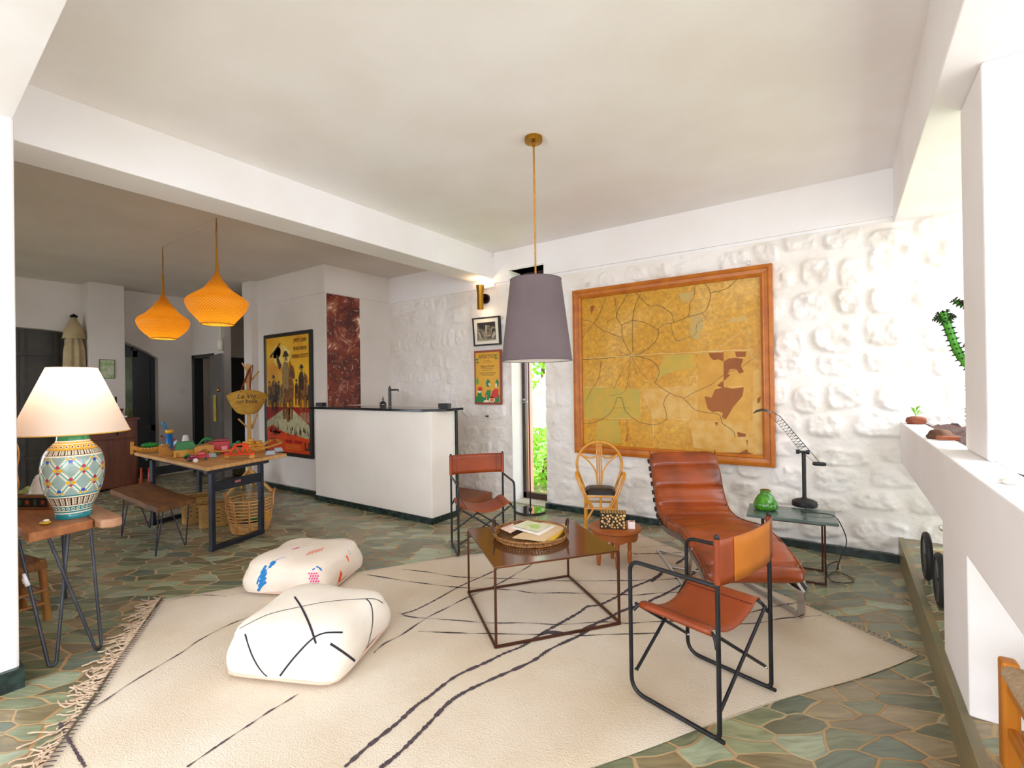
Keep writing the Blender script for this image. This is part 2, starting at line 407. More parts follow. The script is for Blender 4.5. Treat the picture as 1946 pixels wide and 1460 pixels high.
# far wall at x=-9.4 with two arched openings, and pillar between them
def arch(cy, hw, zs, zt, n=14):
    return [(cy+hw*math.cos(t), zs+(zt-zs)*math.sin(t)) for t in [PI*k/n for k in range(n+1)]]
def wall_with_arches(xf, xb):
    mb = MB(); outer = [(-0.6, 0), (-0.6, ZL), (3.67, ZL), (3.67, 0)]
    a2 = [(3.16, 1.97), (3.13, 1.985), (3.0, 2.07), (2.85, 2.15), (2.71, 2.215), (2.6, 2.26), (2.4, 2.30), (2.16, 2.31)]; a1 = arch(1.35, 0.68, 2.30, 2.335)
    for y0, y1 in ((-0.6, 0.67), (2.03, 2.16), (3.16, 3.67)): mb.box(xb, y0, 0, xf, y1, ZL)
    for A_ in (a1, a2):
        for (ya, za), (yb, zb_) in zip(A_[:-1], A_[1:]):
            mb.hexa([(xb, ya, za), (xf, ya, za), (xf, yb, zb_), (xb, yb, zb_), (xb, ya, ZL), (xf, ya, ZL), (xf, yb, ZL), (xb, yb, ZL)])
    mb.box(xf-0.01, -0.6, 2.665, xf+0.012, 3.67, ZL)
    # raised plaster mouldings over the openings
    for a in ([(3.36, 2.02), (3.16, 2.09), (3.0, 2.17), (2.85, 2.25), (2.71, 2.315), (2.6, 2.36)],):
        mb.ribbon([(xf+0.006, y, z) for y, z in a], 0.012, (1, 0, 0))
    mb.box(xf-0.005, 3.17, 0, xf+0.008, 3.19, 1.99)
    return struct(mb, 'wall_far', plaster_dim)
wall_with_arches(-9.40, -9.62)
struct(MB().box(-9.40, 2.184, 0, -9.02, 2.606, ZL), 'wall_far_pillar', plaster_dim, bevel=0.006)
# dark boarded cupboard front inside the left arch
mb = MB(); mb.box(-9.62, 0.6, 0, -9.56, 2.1, 2.4)
for z in (1.95, 1.42, 0.9, 0.45): mb.box(-9.57, 0.6, z, -9.50, 2.1, z+0.06)
for y in (0.75, 1.05, 1.55, 1.9): mb.box(-9.57, y, 0, -9.53, y+0.05, 2.3)
struct(mb, 'door_1', black_wood)
# glazed black door inside the right arch
mb = MB()
for y in (2.16, 2.62, 2.86, 3.10): mb.box(-9.60, y, 0, -9.54, y+0.06, 2.35)
for z in (0.0, 0.75, 1.98): mb.box(-9.60, 2.16, z, -9.54, 3.16, z+0.1)
mb.box(-9.615, 2.1, 2.05, -9.60, 3.2, 2.45)
mb.box(-9.60, 2.68, 0.0, -9.57, 2.86, 0.8); mb.box(-9.60, 2.9, 0.0, -9.57, 3.10, 2.3)
dr = struct(mb, 'door_2', black_gloss)
reflection_glass = pm('painted_reflection_pane', '#47553c', '#6f8060', scale=2.2, rough=0.12)  # green reflection painted into the opaque pane colour
MB().box(-9.59, 2.68, 0.85, -9.575, 2.86, 2.0).build('pane', reflection_glass, dr)
# wall C (faces the viewer) with a doorway and half open leaf
mb = MB(); YC = 3.67
mb.box(-9.62, YC, 2.03, -8.25, YC+0.12, ZL); mb.box(-8.57, YC, 0, -8.25, YC+0.12, 2.03); mb.box(-9.62, YC, 0, -9.42, YC+0.12, 2.03)
mb.box(-9.62, YC-0.01, 2.10, -8.25, YC, 2.115)
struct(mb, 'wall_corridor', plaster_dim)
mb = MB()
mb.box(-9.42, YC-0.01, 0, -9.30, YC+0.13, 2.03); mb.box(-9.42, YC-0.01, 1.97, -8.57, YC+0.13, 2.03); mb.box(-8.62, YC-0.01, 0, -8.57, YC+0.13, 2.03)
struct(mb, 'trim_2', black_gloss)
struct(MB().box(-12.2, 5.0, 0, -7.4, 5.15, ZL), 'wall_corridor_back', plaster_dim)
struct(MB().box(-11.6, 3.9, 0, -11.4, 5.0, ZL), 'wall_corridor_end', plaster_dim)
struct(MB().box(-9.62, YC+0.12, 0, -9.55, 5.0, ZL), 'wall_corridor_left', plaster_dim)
struct(MB().box(-9.55, 4.22, 0, -9.50, 4.86, 2.03), 'door_3', black_gloss)
a = A(397.4, 677.8, 2, 2.0); b = A(430, 671.7, 2, 1.98)
dleaf = MB(); d_ = Vector((b.x-a.x, b.y-a.y, 0)).normalized(); n_ = Vector((-d_.y, d_.x, 0))
W4 = 0.80
pa = Vector((-8.62, 3.64, 0)); pb = pa+d_*W4
ld = pm('grey_door_paint', '#4a4541', '#57514b', scale=5, rough=0.4)
dleaf.bar(pa+Vector((0, 0, 1.0)), pb+Vector((0, 0, 1.0)), 0.04, 1.96)
dr = struct(dleaf, 'door_4', ld)
hb = MB(); hb.ball(pb-d_*0.07-n_*(0.03 if n_.y > 0 else -0.03)+Vector((0, 0, 1.42)), 0.035); hb.build('handle', pm('brass', '#b58a3c', rough=0.25, metal=1), dr)
mb = MB()
q = pa+d_*0.42+Vector((0, 0, 1.13)); s_ = -1 if n_.y > 0 else 1
mb.bar(q-d_*0.1+n_*0.03*s_, q+d_*0.1+n_*0.03*s_, 0.006, 0.42)
tag(mb.build('notice_sheet', pm('yellow_notice', '#b9a12c', '#a28c22', scale=9, rough=0.6)), 'yellow paper notice hung on the half open grey door', 'notice')
# service pipe at the corner of the corridor
mb = MB(); mb.tube([(-8.17, 3.60, 2.22), (-8.17, 3.60, ZL)], 0.022, 10); mb.tube([(-8.17, 3.60, 2.05), (-8.17, 3.60, 2.24)], 0.045, 10)
tag(mb.build('wall_pipe', pm('cream_paint', '#e4e0cf', rough=0.4)), 'cream painted vertical pipe with a wider socket beside the open grey door', 'pipe')
struct(MB().box(-9.41, 3.46, 1.37, -9.385, 3.55, 1.44), 'trim_3', pm('switch_plastic', '#cfc8ba', rough=0.4))
# marble panel
mbp = MB(); mbp.box(-5.509, 3.715, 1.19, -5.494, 4.22, 2.655)
def marble_red():
    mt = bpy.data.materials.new('red_breccia_marble'); mt.use_nodes = True; nt = mt.node_tree; N = nt.nodes; L = nt.links; b = N['Principled BSDF']
    tc = N.new('ShaderNodeTexCoord'); n1 = N.new('ShaderNodeTexNoise'); n1.inputs['Scale'].default_value = 3.2; n1.inputs['Detail'].default_value = 7; n1.inputs['Distortion'].default_value = 1.4; n1.inputs['Roughness'].default_value = 0.62
    L.new(tc.outputs['Object'], n1.inputs[0]); rp = N.new('ShaderNodeValToRGB'); el = rp.color_ramp.elements
    el[0].position = 0.30; el[0].color = srgb('#3d160f'); el[1].position = 0.655; el[1].color = srgb('#e9dcb8')
    for p, c in ((0.44, '#5e1f14'), (0.54, '#7e321d'), (0.61, '#a5644a')): e = el.new(p); e.color = srgb(c)
    L.new(n1.outputs['Fac'], rp.inputs[0])
    n2 = N.new('ShaderNodeTexNoise'); n2.inputs['Scale'].default_value = 13; n2.inputs['Detail'].default_value = 6; n2.inputs['Distortion'].default_value = 2.0; L.new(tc.outputs['Object'], n2.inputs[0])
    r2 = N.new('ShaderNodeValToRGB'); r2.color_ramp.elements[0].position = 0.60; r2.color_ramp.elements[1].position = 0.72; L.new(n2.outputs['Fac'], r2.inputs[0])
    mx = N.new('ShaderNodeMix'); mx.data_type = 'RGBA'; L.new(r2.outputs[0], mx.inputs[0]); L.new(rp.outputs[0], mx.inputs[6]); mx.inputs[7].default_value = srgb('#c9a58a')
    L.new(mx.outputs[2], b.inputs['Base Color']); b.inputs['Roughness'].default_value = 0.15
    return mt
struct(mbp, 'trim_4', marble_red())

# window niche with glazed slit door
reveal = plaster
brown = pm('brown_window_paint', '#3a2522', '#4a302b', scale=12, rough=0.35)
mb = MB(); mb.box(-3.345, WY-0.0, -0.0, -3.33, 5.05, 2.84); mb.box(-2.846, WY, 0.0, -2.83, 5.05, 2.84); mb.box(-3.34, WY, 2.827, -2.84, 5.05, 2.842)
struct(mb, 'trim_5', plaster)
struct(MB().box(-3.33, WY-0.02, 0.0, -2.85, 5.05, 0.012), 'trim_6', pm('pale_sill_stone', '#cfc9b8', '#bcb6a2', scale=6, rough=0.4))
mb = MB(); y0, y1 = 5.0, 5.06
mb.box(-3.33, y0, 0.012, -3.285, y1, 2.827); mb.box(-2.90, y0, 0.012, -2.85, y1, 2.827); mb.box(-3.33, y0, 0.012, -2.85, y1, 0.085); mb.box(-3.33, y0, 2.765, -2.85, y1, 2.827)
wn = struct(mb, 'window_1', brown)
glass = pm('clear_glass', '#ffffff', rough=0.0, trans=1.0); glass.node_tree.nodes['Principled BSDF'].inputs['IOR'].default_value = 1.02
MB().box(-3.275, y0+0.025, 0.085, -2.90, y0+0.03, 2.765).build('pane', glass, wn)
mb = MB(); mb.tube([(-3.30, 4.99, 1.21), (-3.30, 4.955, 1.21), (-3.22, 4.95, 1.215)], 0.008, 8); mb.ball((-3.30, 4.99, 1.24), 0.018); mb.build('window_handle', pm('steel', '#9a9a98', rough=0.3, metal=1), wn)
pink = pm('salmon_masonry_paint', '#e08f80', '#d98474', scale=3, rough=0.7)
struct(MB().box(-3.60, 5.065, -0.1, -3.325, 5.235, 3.2), 'wall_outside_pink', pink)

# right-hand side: planter trough, column, its foot
mb = MB(); pl = 0.352
mb.box(pl, -1.8, 0.785, 0.48, WY-0.03, 1.098); struct(mb, 'wall_planter', plaster, bevel=0.006)
struct(MB().box(1.08, -1.8, 0.785, XE, WY-0.03, 1.098), 'wall_planter_outer', plaster); struct(MB().box(0.48, -1.8, 0.785, 1.08, WY-0.03, 0.86), 'wall_planter_base', plaster)
struct(MB().box(0.48, 2.40, 0.86, 1.08, 3.02, 1.098), 'wall_planter_cross', plaster)
struct(MB().box(0.455, 2.575, 1.098, 1.0, 2.985, ZR), 'wall_column', plaster, bevel=0.01)
struct(MB().box(0.358, 2.37, 0.19, 1.0, 2.89, 0.785), 'wall_planter_pier', plaster, bevel=0.006)
soil_m = pm('dark_garden_soil', '#2a1917', '#4c2f26', scale=30, rough=0.95, bump=0.8, bscale=60)
for i, (y_0, y_1) in enumerate(((3.02, WY-0.035), (-1.8, 2.40))):
    mb = MB(); ny = int((y_1-y_0)/0.035); 
    mb.grid(lambda u, v: (0.484+0.592*u, y_0+0.003+(y_1-y_0-0.006)*v, 1.075+0.018*math.sin(9*u+23*v*(y_1-y_0))*math.cos(31*u)+random.uniform(-0.012, 0.012)), 18, ny)
    o = mb.build('soil', soil_m); tag(o, ['dark soil filling the far part of the white planter by the stone wall', 'dark soil filling the near part of the white planter before the column'][i], 'soil', kind='stuff')
# outdoors
grass = pm('sunlit_grass', '#7fa53a', '#c2d36a', scale=20, rough=0.9)
struct(MB().box(-9, 5.3, -0.3, 6, 16, -0.08), 'floor_garden', grass)
# ================================================================ helpers for things
def VPl(x, y, o, d):
    """where the sight line meets the upright plane through ground point o along ground direction d"""
    n = Vector((-d[1], d[0], 0)); r_ = ray(x, y); t = (Vector((o[0], o[1], 0))-Vector((0, 0, 0))).dot(n)/r_.dot(n)
    return CAMP+r_*t
def facing(o):   # ground direction across the view at ground point o
    v = Vector((o[0], o[1], 0)).normalized(); return Vector((v.y, -v.x, 0))
from mathutils.bvhtree import BVHTree
def bvh(mb):
    bmesh.ops.recalc_face_normals(mb.bm, faces=mb.bm.faces)
    return BVHTree.FromBMesh(mb.bm)
def hit(tree, x, y):
    d = ray(x, y).normalized(); p, n, i, t = tree.ray_cast(CAMP, d)
    return (p, n) if p is not None else None
def stripe(mb, tree, pts, w, lift=0.002, smooth=5, widths=None):
    P = spline([Vector((a, b, 0)) for a, b in pts], smooth); out = []
    for p in P:
        h = hit(tree, p.x, p.y)
        if h: out.append((h[0]+h[1]*lift, h[1]))
    prev = None
    for i, (p, n) in enumerate(out):
        t = (out[min(i+1, len(out)-1)][0]-out[max(i-1, 0)][0]); 
        if t.length < 1e-6: continue
        sd = t.normalized().cross(n).normalized(); ww = (widths[min(len(widths)-1, int(i/len(out)*len(widths)))] if widths else w)/2
        a, b = mb.bm.verts.new(p-sd*ww), mb.bm.verts.new(p+sd*ww)
        if prev: mb.face([prev[0], prev[1], b, a])
        prev = (a, b)

leather = pm('tan_saddle_leather', '#963e0b', '#7c3008', scale=4, rough=0.48, bump=0.08, bscale=60)
suede = pm('ochre_leather_back', '#b96a0c', '#ad6008', scale=7, rough=0.7)
steel_blk = pm('black_enamelled_steel', '#17171a', '#24252a', scale=12, rough=0.35, metal=0.3)
chrome = pm('chrome', '#c9c9cb', rough=0.16, metal=1)
stitch_m = pm('dark_stitching', '#5a1c0a', rough=0.8)
wool = pm('cream_wool_pile', '#e0d3c2', '#cfbb9f', scale=1.6, rough=0.95, bump=0.55, bscale=160, detail=5, lo=0.3, hi=0.72)
wool_dk = pm('charcoal_wool', '#56474b', '#3d3237', scale=60, rough=0.95)

# ---------------------------------------------------------------- rug
P1 = Vector((-3.83, 1.29, 0)); P2 = Vector((-1.66, 4.42, 0)); P3 = Vector((0.300, 3.2, 0)); P4 = Vector((-1.86, 0.07, 0))
RT = 0.016
def make_rug():
    t = thing('rug', 'large cream wool rug with wandering charcoal lines and a knotted fringe', 'rug', (-1.7, 2.2, 0))
    mb = MB(); N_ = 40
    def q(u, v):
        e = Vector((0, 0, 0)); p = (P1*(1-u)+P2*u)*(1-v)+(P4*(1-u)+P3*u)*v
        p = p+(P2-P1).normalized()*0.012*math.sin(14*v+1)*(1-2*u)+(P4-P1).normalized()*0.014*math.sin(17*u+2)*(1-2*v); return p
    def s(u, v):
        p = q(u, v); ed = min(u, 1-u, v, 1-v)*50
        return (p.x, p.y, (0.004+(RT-0.004)*min(1, ed))+0.0)
    mb.grid(s, N_*2, N_)
    mb.grid(lambda u, v: (*q(u, v)[:2], 0.001), 8, 6)
    mb.mi = 1
    lines = [
     ([(655,1458),(700,1418),(754,1375),(790,1342),(815,1324),(867,1285),(926,1258),(958,1242),(991,1229),(1018,1212),(1035,1201),(1064,1185),(1101,1164),(1116,1153),(1141,1149),(1178,1131),(1200,1117),(1237,1102),(1259,1087)], 0.022),
     ([(722,1460),(760,1430),(815,1375),(851,1337),(882,1316),(930,1293),(1009,1258),(1042,1236),(1079,1218),(1103,1207),(1123,1190),(1158,1174),(1176,1164),(1202,1154),(1222,1150),(1241,1139),(1259,1131),(1280,1120),(1310,1102)], 0.022),
     ([(764,1082),(810,1087),(867,1096),(930,1099),(991,1100),(1031,1104),(1079,1104),(1154,1104),(1254,1102),(1300,1098)], 0.012),
     ([(697,1092),(764,1103),(815,1110),(867,1116),(930,1119),(980,1122),(1013,1127),(1079,1127),(1178,1130),(1211,1131),(1254,1127),(1330,1125)], 0.012),
     ([(759,1166),(785,1173),(867,1179),(930,1184),(1002,1184),(1064,1187),(1145,1182),(1189,1185),(1233,1182),(1300,1180)], 0.011),
     ([(795,1200),(870,1203),(926,1204),(1013,1206),(1040,1205),(1057,1203),(1075,1205),(1101,1208),(1156,1206),(1254,1203)], 0.012),
     ([(764,1167),(790,1159),(828,1140),(867,1118),(890,1107),(918,1095),(945,1082)], 0.013),
     ([(710,1241),(731,1223),(764,1206),(810,1175),(850,1155),(887,1136),(945,1111),(991,1085),(1013,1071)], 0.012),
     ([(98,1396),(144,1365),(195,1334),(244,1301),(303,1265),(347,1239),(380,1216),(434,1188),(470,1174),(500,1162)], 0.009),
     ([(113,1373),(128,1401),(146,1432),(162,1458)], 0.013),
     ([(355,1458),(385,1437),(450,1393),(481,1373),(512,1352),(543,1334),(566,1319)], 0.010),
     ([(326,1140),(360,1133),(395,1131),(430,1134)], 0.008), ([(440,1130),(480,1124),(520,1122)], 0.006),
     ([(1203,1053),(1248,1052),(1295,1050)], 0.014), ([(1220,1040),(1272,1037)], 0.008),
     ([(1285,1072),(1307,1057)], 0.03), ([(1238,1106),(1258,1091)], 0.022), ([(1302,1101),(1318,1090),(1331,1076)], 0.022),
     ([(1423,1165),(1450,1158),(1487,1150),(1529,1143)], 0.012), ([(1380,1187),(1440,1184),(1489,1175),(1561,1170)], 0.010),
     ([(1200,1019),(1225,1020)], 0.01)]
    rnd = random.Random(4)
    for pts, w_ in lines:
        P = spline([FL(a, b, RT+0.002) for a, b in pts], 14); 
        ws = [w_*rnd.uniform(0.45, 1.15) for _ in P]
        if w_ < 0.0125:
            ws = [w_*max(0.25, 0.75+0.5*math.sin(i*0.35+len(pts)))*rnd.uniform(0.6, 1.1) for i in range(len(P))]
        mb.ribbon(P, w_, (0, 0, 1), ws)
    P = spline([FL(a, b, RT+0.0022) for a, b in ((1031,1203),(1045,1202),(1062,1203),(1080,1206))], 8); mb.ribbon(P, .03, (0, 0, 1), [0.012+0.028*math.sin(PI*i/(len(P)-1)) for i in range(len(P))])
    P = spline([FL(a, b, RT+0.0022) for a, b in ((1104,1206),(1115,1196),(1130,1187))], 8); mb.ribbon(P, .03, (0, 0, 1), [0.02+0.026*math.sin(PI*i/(len(P)-1)) for i in range(len(P))])
    # oversewn edge on the fringe side and the far right side
    for e0, e1, n in ((P1, P4, 90), (P2, P3, 90)):
        for i in range(n):
            p = e0.lerp(e1, (i+0.5)/n); inn = ((P2-P1).normalized() if e0 is P1 else (P1-P2).normalized())
            k = 0.034 if e0 is P1 else 0.012
            mb.ribbon([p-inn*0.006+Vector((0, 0, RT+.001)), p+inn*k+Vector((0, 0, RT+0.003))+(e1-e0).normalized()*0.012], 0.007, (0, 0, 1))
    mb.build('pile', [wool, wool_dk], t, smooth=60)
    fb = MB(); rnd = random.Random(11); d = (P4-P1).normalized(); o_ = (P1-P2).normalized()
    n = 190
    for i in range(n):
        p = P1.lerp(P4, (i+rnd.uniform(0.1, 0.9))/n); L_ = rnd.uniform(0.07, 0.17); a = rnd.uniform(-0.9, 0.9)
        pts = []; q_ = Vector(p)
        for k in range(8):
            pts.append(Vector((q_.x, q_.y, 0.008+0.006*rnd.random()+(0.006 if k < 2 else 0))))
            dr = o_*math.cos(a)+d*math.sin(a); q_ = q_+dr*L_/7; a += rnd.uniform(-0.65, 0.75)
        fb.tube(pts, rnd.uniform(0.003, 0.0045), 5)
    f = fb.build('fringe', pm('twisted_cotton_fringe', '#cdb59c', '#b89c80', scale=30, rough=0.9), t); f['kind'] = 'stuff'
make_rug()

# ---------------------------------------------------------------- floor poufs
def pouf(corner_a, corner_c, H, nseed, label, base_m, draw, inks, hw=1.0):
    ca = Vector((*corner_a, 0)); cc = Vector((*corner_c, 0)); c = (ca+cc)/2; h = (cc-ca)/2; side = h.length*math.sqrt(2)/2
    ang = math.atan2(h.y, h.x)-PI/4
    t = thing('floor_pouf', label, 'pouf', (c.x, c.y, 0.0195), ang)
    M = WM[t.name]; mb = MB(); N_ = 34; rnd = random.Random(nseed)
    ph = [rnd.uniform(0, 6) for _ in range(6)]
    def plan(q, e_):
        c_, s_ = math.cos(q), math.sin(q); k = (abs(c_)**e_+abs(s_)**e_)**(-1/e_); return c_*k, s_*k
    def edge(s_): return 1.0
    def shell(u, v):
        q = 2*PI*u; t = v
        if t < .5: hh = t/.5*.62; sc_ = 1.0+.055*math.sin(PI*min(1, t/.5*.9)); e_ = 9-4.5*t/.5
        else: w2 = (t-.5)/.5; hh = .62+.38*math.sin(w2*PI/2)**1.0; sc_ = (1.0+.055*math.sin(PI*.9))*max(0.0, (1-w2**2.3))**(1/1.7) if w2 < 1 else 0.0; e_ = 4.5-1.8*w2
        x, y = plan(q, e_); f_ = 1-.02*math.cos(4*q)*(1-t)
        lump = 1+.035*math.sin(3*q+ph[0])*t+.025*math.sin(5*q+ph[1]+3*t)
        z = .022+(H-.022)*hh*(1+.05*math.sin(2*q+ph[2])*t*sc_)+.012*math.cos(4*(q-PI/4))*max(0, 1-abs(t-.62)/.3)
        return M@Vector((x*side*.97*sc_*f_*lump, y*side*.97*sc_*f_*lump, z))
    mb.grid(shell, 72, 26, closeu=True)
    mb.grid(lambda u, v: M@Vector((*[c2*side*.97*(1-v*.999) for c2 in plan(2*PI*u, 9)], .022-.020*min(1, v*5))), 72, 6, closeu=True)
    tree = bvh(mb); draw(mb, tree)
    mb.build('cover', [base_m]+inks, t, smooth=60)
    sm = MB(); pts = [M@Vector((c2[0]*side*.975, c2[1]*side*.975, .022)) for c2 in [plan(2*PI*k/64+PI/64, 9) for k in range(64)]]
    sm.tube(pts, 0.007, 6, closed=True); sm.build('piping', pm('rose_beige_piping', '#d3b39f', rough=0.85), t)
    return t
canvas = pm('cream_canvas', '#f1e7da', '#ebdfcf', scale=5, rough=0.9, bump=0.25, bscale=220)
canvas2 = pm('ivory_canvas', '#e6d8c9', '#dfcfbd', scale=5, rough=0.9, bump=0.3, bscale=200)
ink = pm('black_yarn', '#2a2630', rough=0.9)
def zm(L_): return [(430+a/3.892, 1000+b/3.892) for a, b in L_]
def draw1(mb, tr):
    mb.mi = 1
    for L_, w_ in (([(140, 800), (190, 950), (260, 1070), (360, 1160)], 0.008), ([(360, 1160), (480, 1000), (620, 850), (720, 795), (860, 788)], 0.009),
                   ([(505, 525), (560, 610), (620, 740), (665, 870)], 0.010), ([(100, 760), (300, 660), (520, 605), (760, 560), (1030, 540), (1110, 545), (1155, 570)], 0.005),
                   ([(1035, 540), (1065, 575), (1080, 640), (1078, 740), (1045, 880), (985, 1025)], 0.008), ([(770, 870), (880, 945), (985, 1025)], 0.011)):
        stripe(mb, tr, zm(L_), w_)
pouf((-2.51, 1.075), (-2.20, 1.90), 0.258, 3, 'cream square floor pouf with thin black crossing lines, nearer of two on the rug', canvas, draw1, [ink])
blue = pm('cobalt_yarn', '#1c74b4', rough=0.9); pinkm = pm('magenta_yarn', '#d24f86', rough=0.9); red = pm('vermilion_yarn', '#f0511d', rough=0.9); mint = pm('pale_blue_yarn', '#8fb7d4', rough=0.9)
def draw2(mb, tr):
    mb.mi = 1
    for k in range(5): stripe(mb, tr, zm([(235+k*6, 480-k*32), (262+k*4, 440-k*30), (295, 412-k*30)]), 0.018)
    stripe(mb, tr, zm([(228, 430), (245, 380), (285, 325)]), 0.011); stripe(mb, tr, zm([(250, 450), (275, 390), (300, 340)]), 0.011)
    stripe(mb, tr, zm([(300, 322), (325, 300), (345, 275), (360, 262)]), 0.02, widths=[0.004, 0.02, 0.034, 0.03])
    stripe(mb, tr, zm([(355, 262), (400, 240), (435, 232)]), 0.005); stripe(mb, tr, zm([(420, 525), (438, 525)]), 0.02); stripe(mb, tr, zm([(468, 528), (488, 528)]), 0.02)
    stripe(mb, tr, zm([(665, 300), (690, 312), (705, 330)]), 0.01); stripe(mb, tr, zm([(635, 325), (655, 315)]), 0.01); stripe(mb, tr, zm([(1000, 320), (1012, 335), (1025, 315)]), 0.008)
    mb.mi = 2
    for r_ in range(7):
        for c_ in range(4):
            x = 612+c_*18-r_*0+(9 if r_ % 2 else 0)+r_*1.5; y = 345+r_*19
            if r_ > 4 and c_ in (0, 3): continue
            stripe(mb, tr, zm([(x, y), (x+4, y+13)]), 0.011)
    stripe(mb, tr, zm([(480, 178), (510, 168), (545, 158)]), 0.01, widths=[0.004, 0.016, 0.02, 0.006])
    mb.mi = 3
    stripe(mb, tr, zm([(842, 325), (845, 360), (838, 400), (845, 430), (852, 465)]), 0.02, widths=[0.006, 0.022, 0.046, 0.05, 0.04, 0.01])
    stripe(mb, tr, zm([(885, 220), (900, 245), (905, 270)]), 0.014, widths=[0.016, 0.012, 0.004])
    for k in range(6): stripe(mb, tr, zm([(590+k*22, 218-k*6), (610+k*20, 200-k*6), (620+k*20, 190-k*6)]), 0.006)
    mb.mi = 4
    stripe(mb, tr, zm([(900, 180), (915, 205)]), 0.008)
pouf((-3.40, 1.60), (-3.12, 2.43), 0.238, 8, 'ivory floor pouf with blue, pink and orange woven motifs behind the black-lined one', canvas2, draw2, [blue, pinkm, red, mint])

# ---------------------------------------------------------------- low metal table
rust = pm('brown_lacquered_steel', '#5a3013', '#6a3c18', scale=3, rough=0.16, metal=0.35, coat=0.4)
rust_rod = pm('rust_brown_steel_rod', '#4a2413', rough=0.4, metal=0.4)
tc_ = [Vector((-1.545, 2.03, 0)), Vector((-1.09, 2.635, 0)), Vector((-1.67, 3.085, 0)), Vector((-2.11, 2.475, 0))]
TZ = 0.452
RTR = RT; RT = 0.0195
ct = thing('coffee_table', 'low square table of thin rust brown rods with a glossy brown metal top', 'coffee table', (-1.6, 2.56, RT))
mb = MB()
mb.poly([p+Vector((0, 0, TZ-0.012)) for p in tc_], (0, 0, 0.012)); mb.build('tabletop', rust, ct, bevel=0.002)
mb = MB()
for i in range(4):
    a = tc_[i]; b = tc_[(i+1) % 4]; mb.bar(a+Vector((0, 0, RT+0.007)), b+Vector((0, 0, RT+0.007)), 0.012, 0.012)
mb.build('base_frame', rust_rod, ct)
for a in tc_:
    i_ = (Vector((-1.6, 2.56, 0))-a).normalized()*0.006
    mb = MB(); mb.bar(a+i_+Vector((0, 0, RT)), a+i_+Vector((0, 0, TZ-0.012)), 0.013, 0.013, up=(1, 1, 0)); mb.build('leg', rust_rod, ct)
# round openwork tray
tr_c = Vector((-1.66, 2.57, TZ)); tr_r = 0.235
tray = thing('round_tray', 'round woven rattan tray with dark loop handles, full of papers', 'tray', tr_c)
cane = pm('shiny_brown_cane', '#a87437', '#5a3214', scale=70, rough=0.4)
cane_dk = pm('dark_cane', '#2e170c', rough=0.4)
mb = MB(); mb.lathe([(0, 0.006), (tr_r-0.02, 0.006), (tr_r-0.02, 0.001), (0, 0.001)], tr_c, 40); mb.build('tray_base', pm('woven_tray_floor', '#5b3c1e', '#8b6233', scale=90, rough=0.6), tray)
for z, r_ in ((0.006, tr_r-0.012), (0.034, tr_r+0.004)):
    mb = MB(); mb.tube([tr_c+Vector((r_*math.cos(2*PI*k/48), r_*math.sin(2*PI*k/48), z)) for k in range(48)], 0.006, 6, closed=True); mb.build('rim', cane, tray)
mb = MB()
for k in range(84):
    a = 2*PI*k/84; a2 = a+0.03
    mb.tube([tr_c+Vector(((tr_r-0.012)*math.cos(a), (tr_r-0.012)*math.sin(a), 0.008)), tr_c+Vector(((tr_r+0.004)*math.cos(a2), (tr_r+0.004)*math.sin(a2), 0.034))], 0.0042, 5)
for z in (0.015, 0.025):
    mb.tube([tr_c+Vector(((tr_r-0.006+z*0.1)*math.cos(2*PI*k/48), (tr_r-0.006+z*0.1)*math.sin(2*PI*k/48), z)) for k in range(48)], 0.0035, 5, closed=True)
mb.build('rim_weave', cane, tray)
for px in (950, 1088):
    o = VPl(px, 1010, tr_c, facing(tr_c)); a0 = math.atan2(o.y-tr_c.y, o.x-tr_c.x)
    mb = MB(); pts = [tr_c+Vector(((tr_r+0.006)*math.cos(a0+da), (tr_r+0.006)*math.sin(a0+da), 0.046+dz)) for da, dz in ((-0.3, 0), (-0.27, 0.03), (-0.14, 0.058), (0, 0.064), (0.14, 0.058), (0.27, 0.03), (0.3, 0))]
    mb.tube(spline(pts, 4), 0.006, 7); mb.build('handle', cane_dk, tray)
def sheet(name, quad, z, th, mats, label, cat, art=None, curl=0.006, group=None):
    P = [A(x, y, 2, z) for x, y in quad]
    mb = MB(); mb.grid(lambda u, v: (P[0]*(1-u)*(1-v)+P[1]*u*(1-v)+P[2]*u*v+P[3]*(1-u)*v)+Vector((0, 0, th+curl*math.sin(PI*u)*math.sin(PI*v))), 8, 8)
    mb.grid(lambda u, v: (P[0]*(1-u)*(1-v)+P[1]*u*(1-v)+P[2]*u*v+P[3]*(1-u)*v)+Vector((0, 0, 0)), 1, 1)
    for i in range(4): mb.poly([P[i], P[(i+1) % 4], P[(i+1) % 4]+Vector((0, 0, th)), P[i]+Vector((0, 0, th))])
    if art: art(mb, P, z+th+curl+0.001)
    return tag(mb.build(name, mats, smooth=50), label, cat, group)
paper = pm('white_paper', '#f2ece4', '#e6dccf', scale=14, rough=0.6)
kraft = pm('tan_folder_card', '#d9bd95', '#cfae84', scale=4, rough=0.7)
pinkp = pm('pale_pink_paper', '#e2bfae', rough=0.7)
grn = pm('printed_pale_green', '#c3c98f', '#e4dccb', scale=26, rough=0.6); grn2 = pm('printed_green', '#9dc24a', '#c4cf8d', scale=30, rough=0.6); yel = pm('yellow_card', '#d7a928', rough=0.6)
sheet('envelope', [(951, 1005), (975, 996), (984, 1006), (970, 1014)], TZ+0.030, 0.003, pinkp, 'small pink paper slip under the edge of the printed sheet in the tray', 'paper')
sheet('magazine', [(1020, 1030), (1052, 1031), (1080, 1002), (1060, 1000)], TZ+0.010, 0.012, [yel, paper], 'yellow edged magazine lying lowest under the tan folder in the tray', 'magazine')
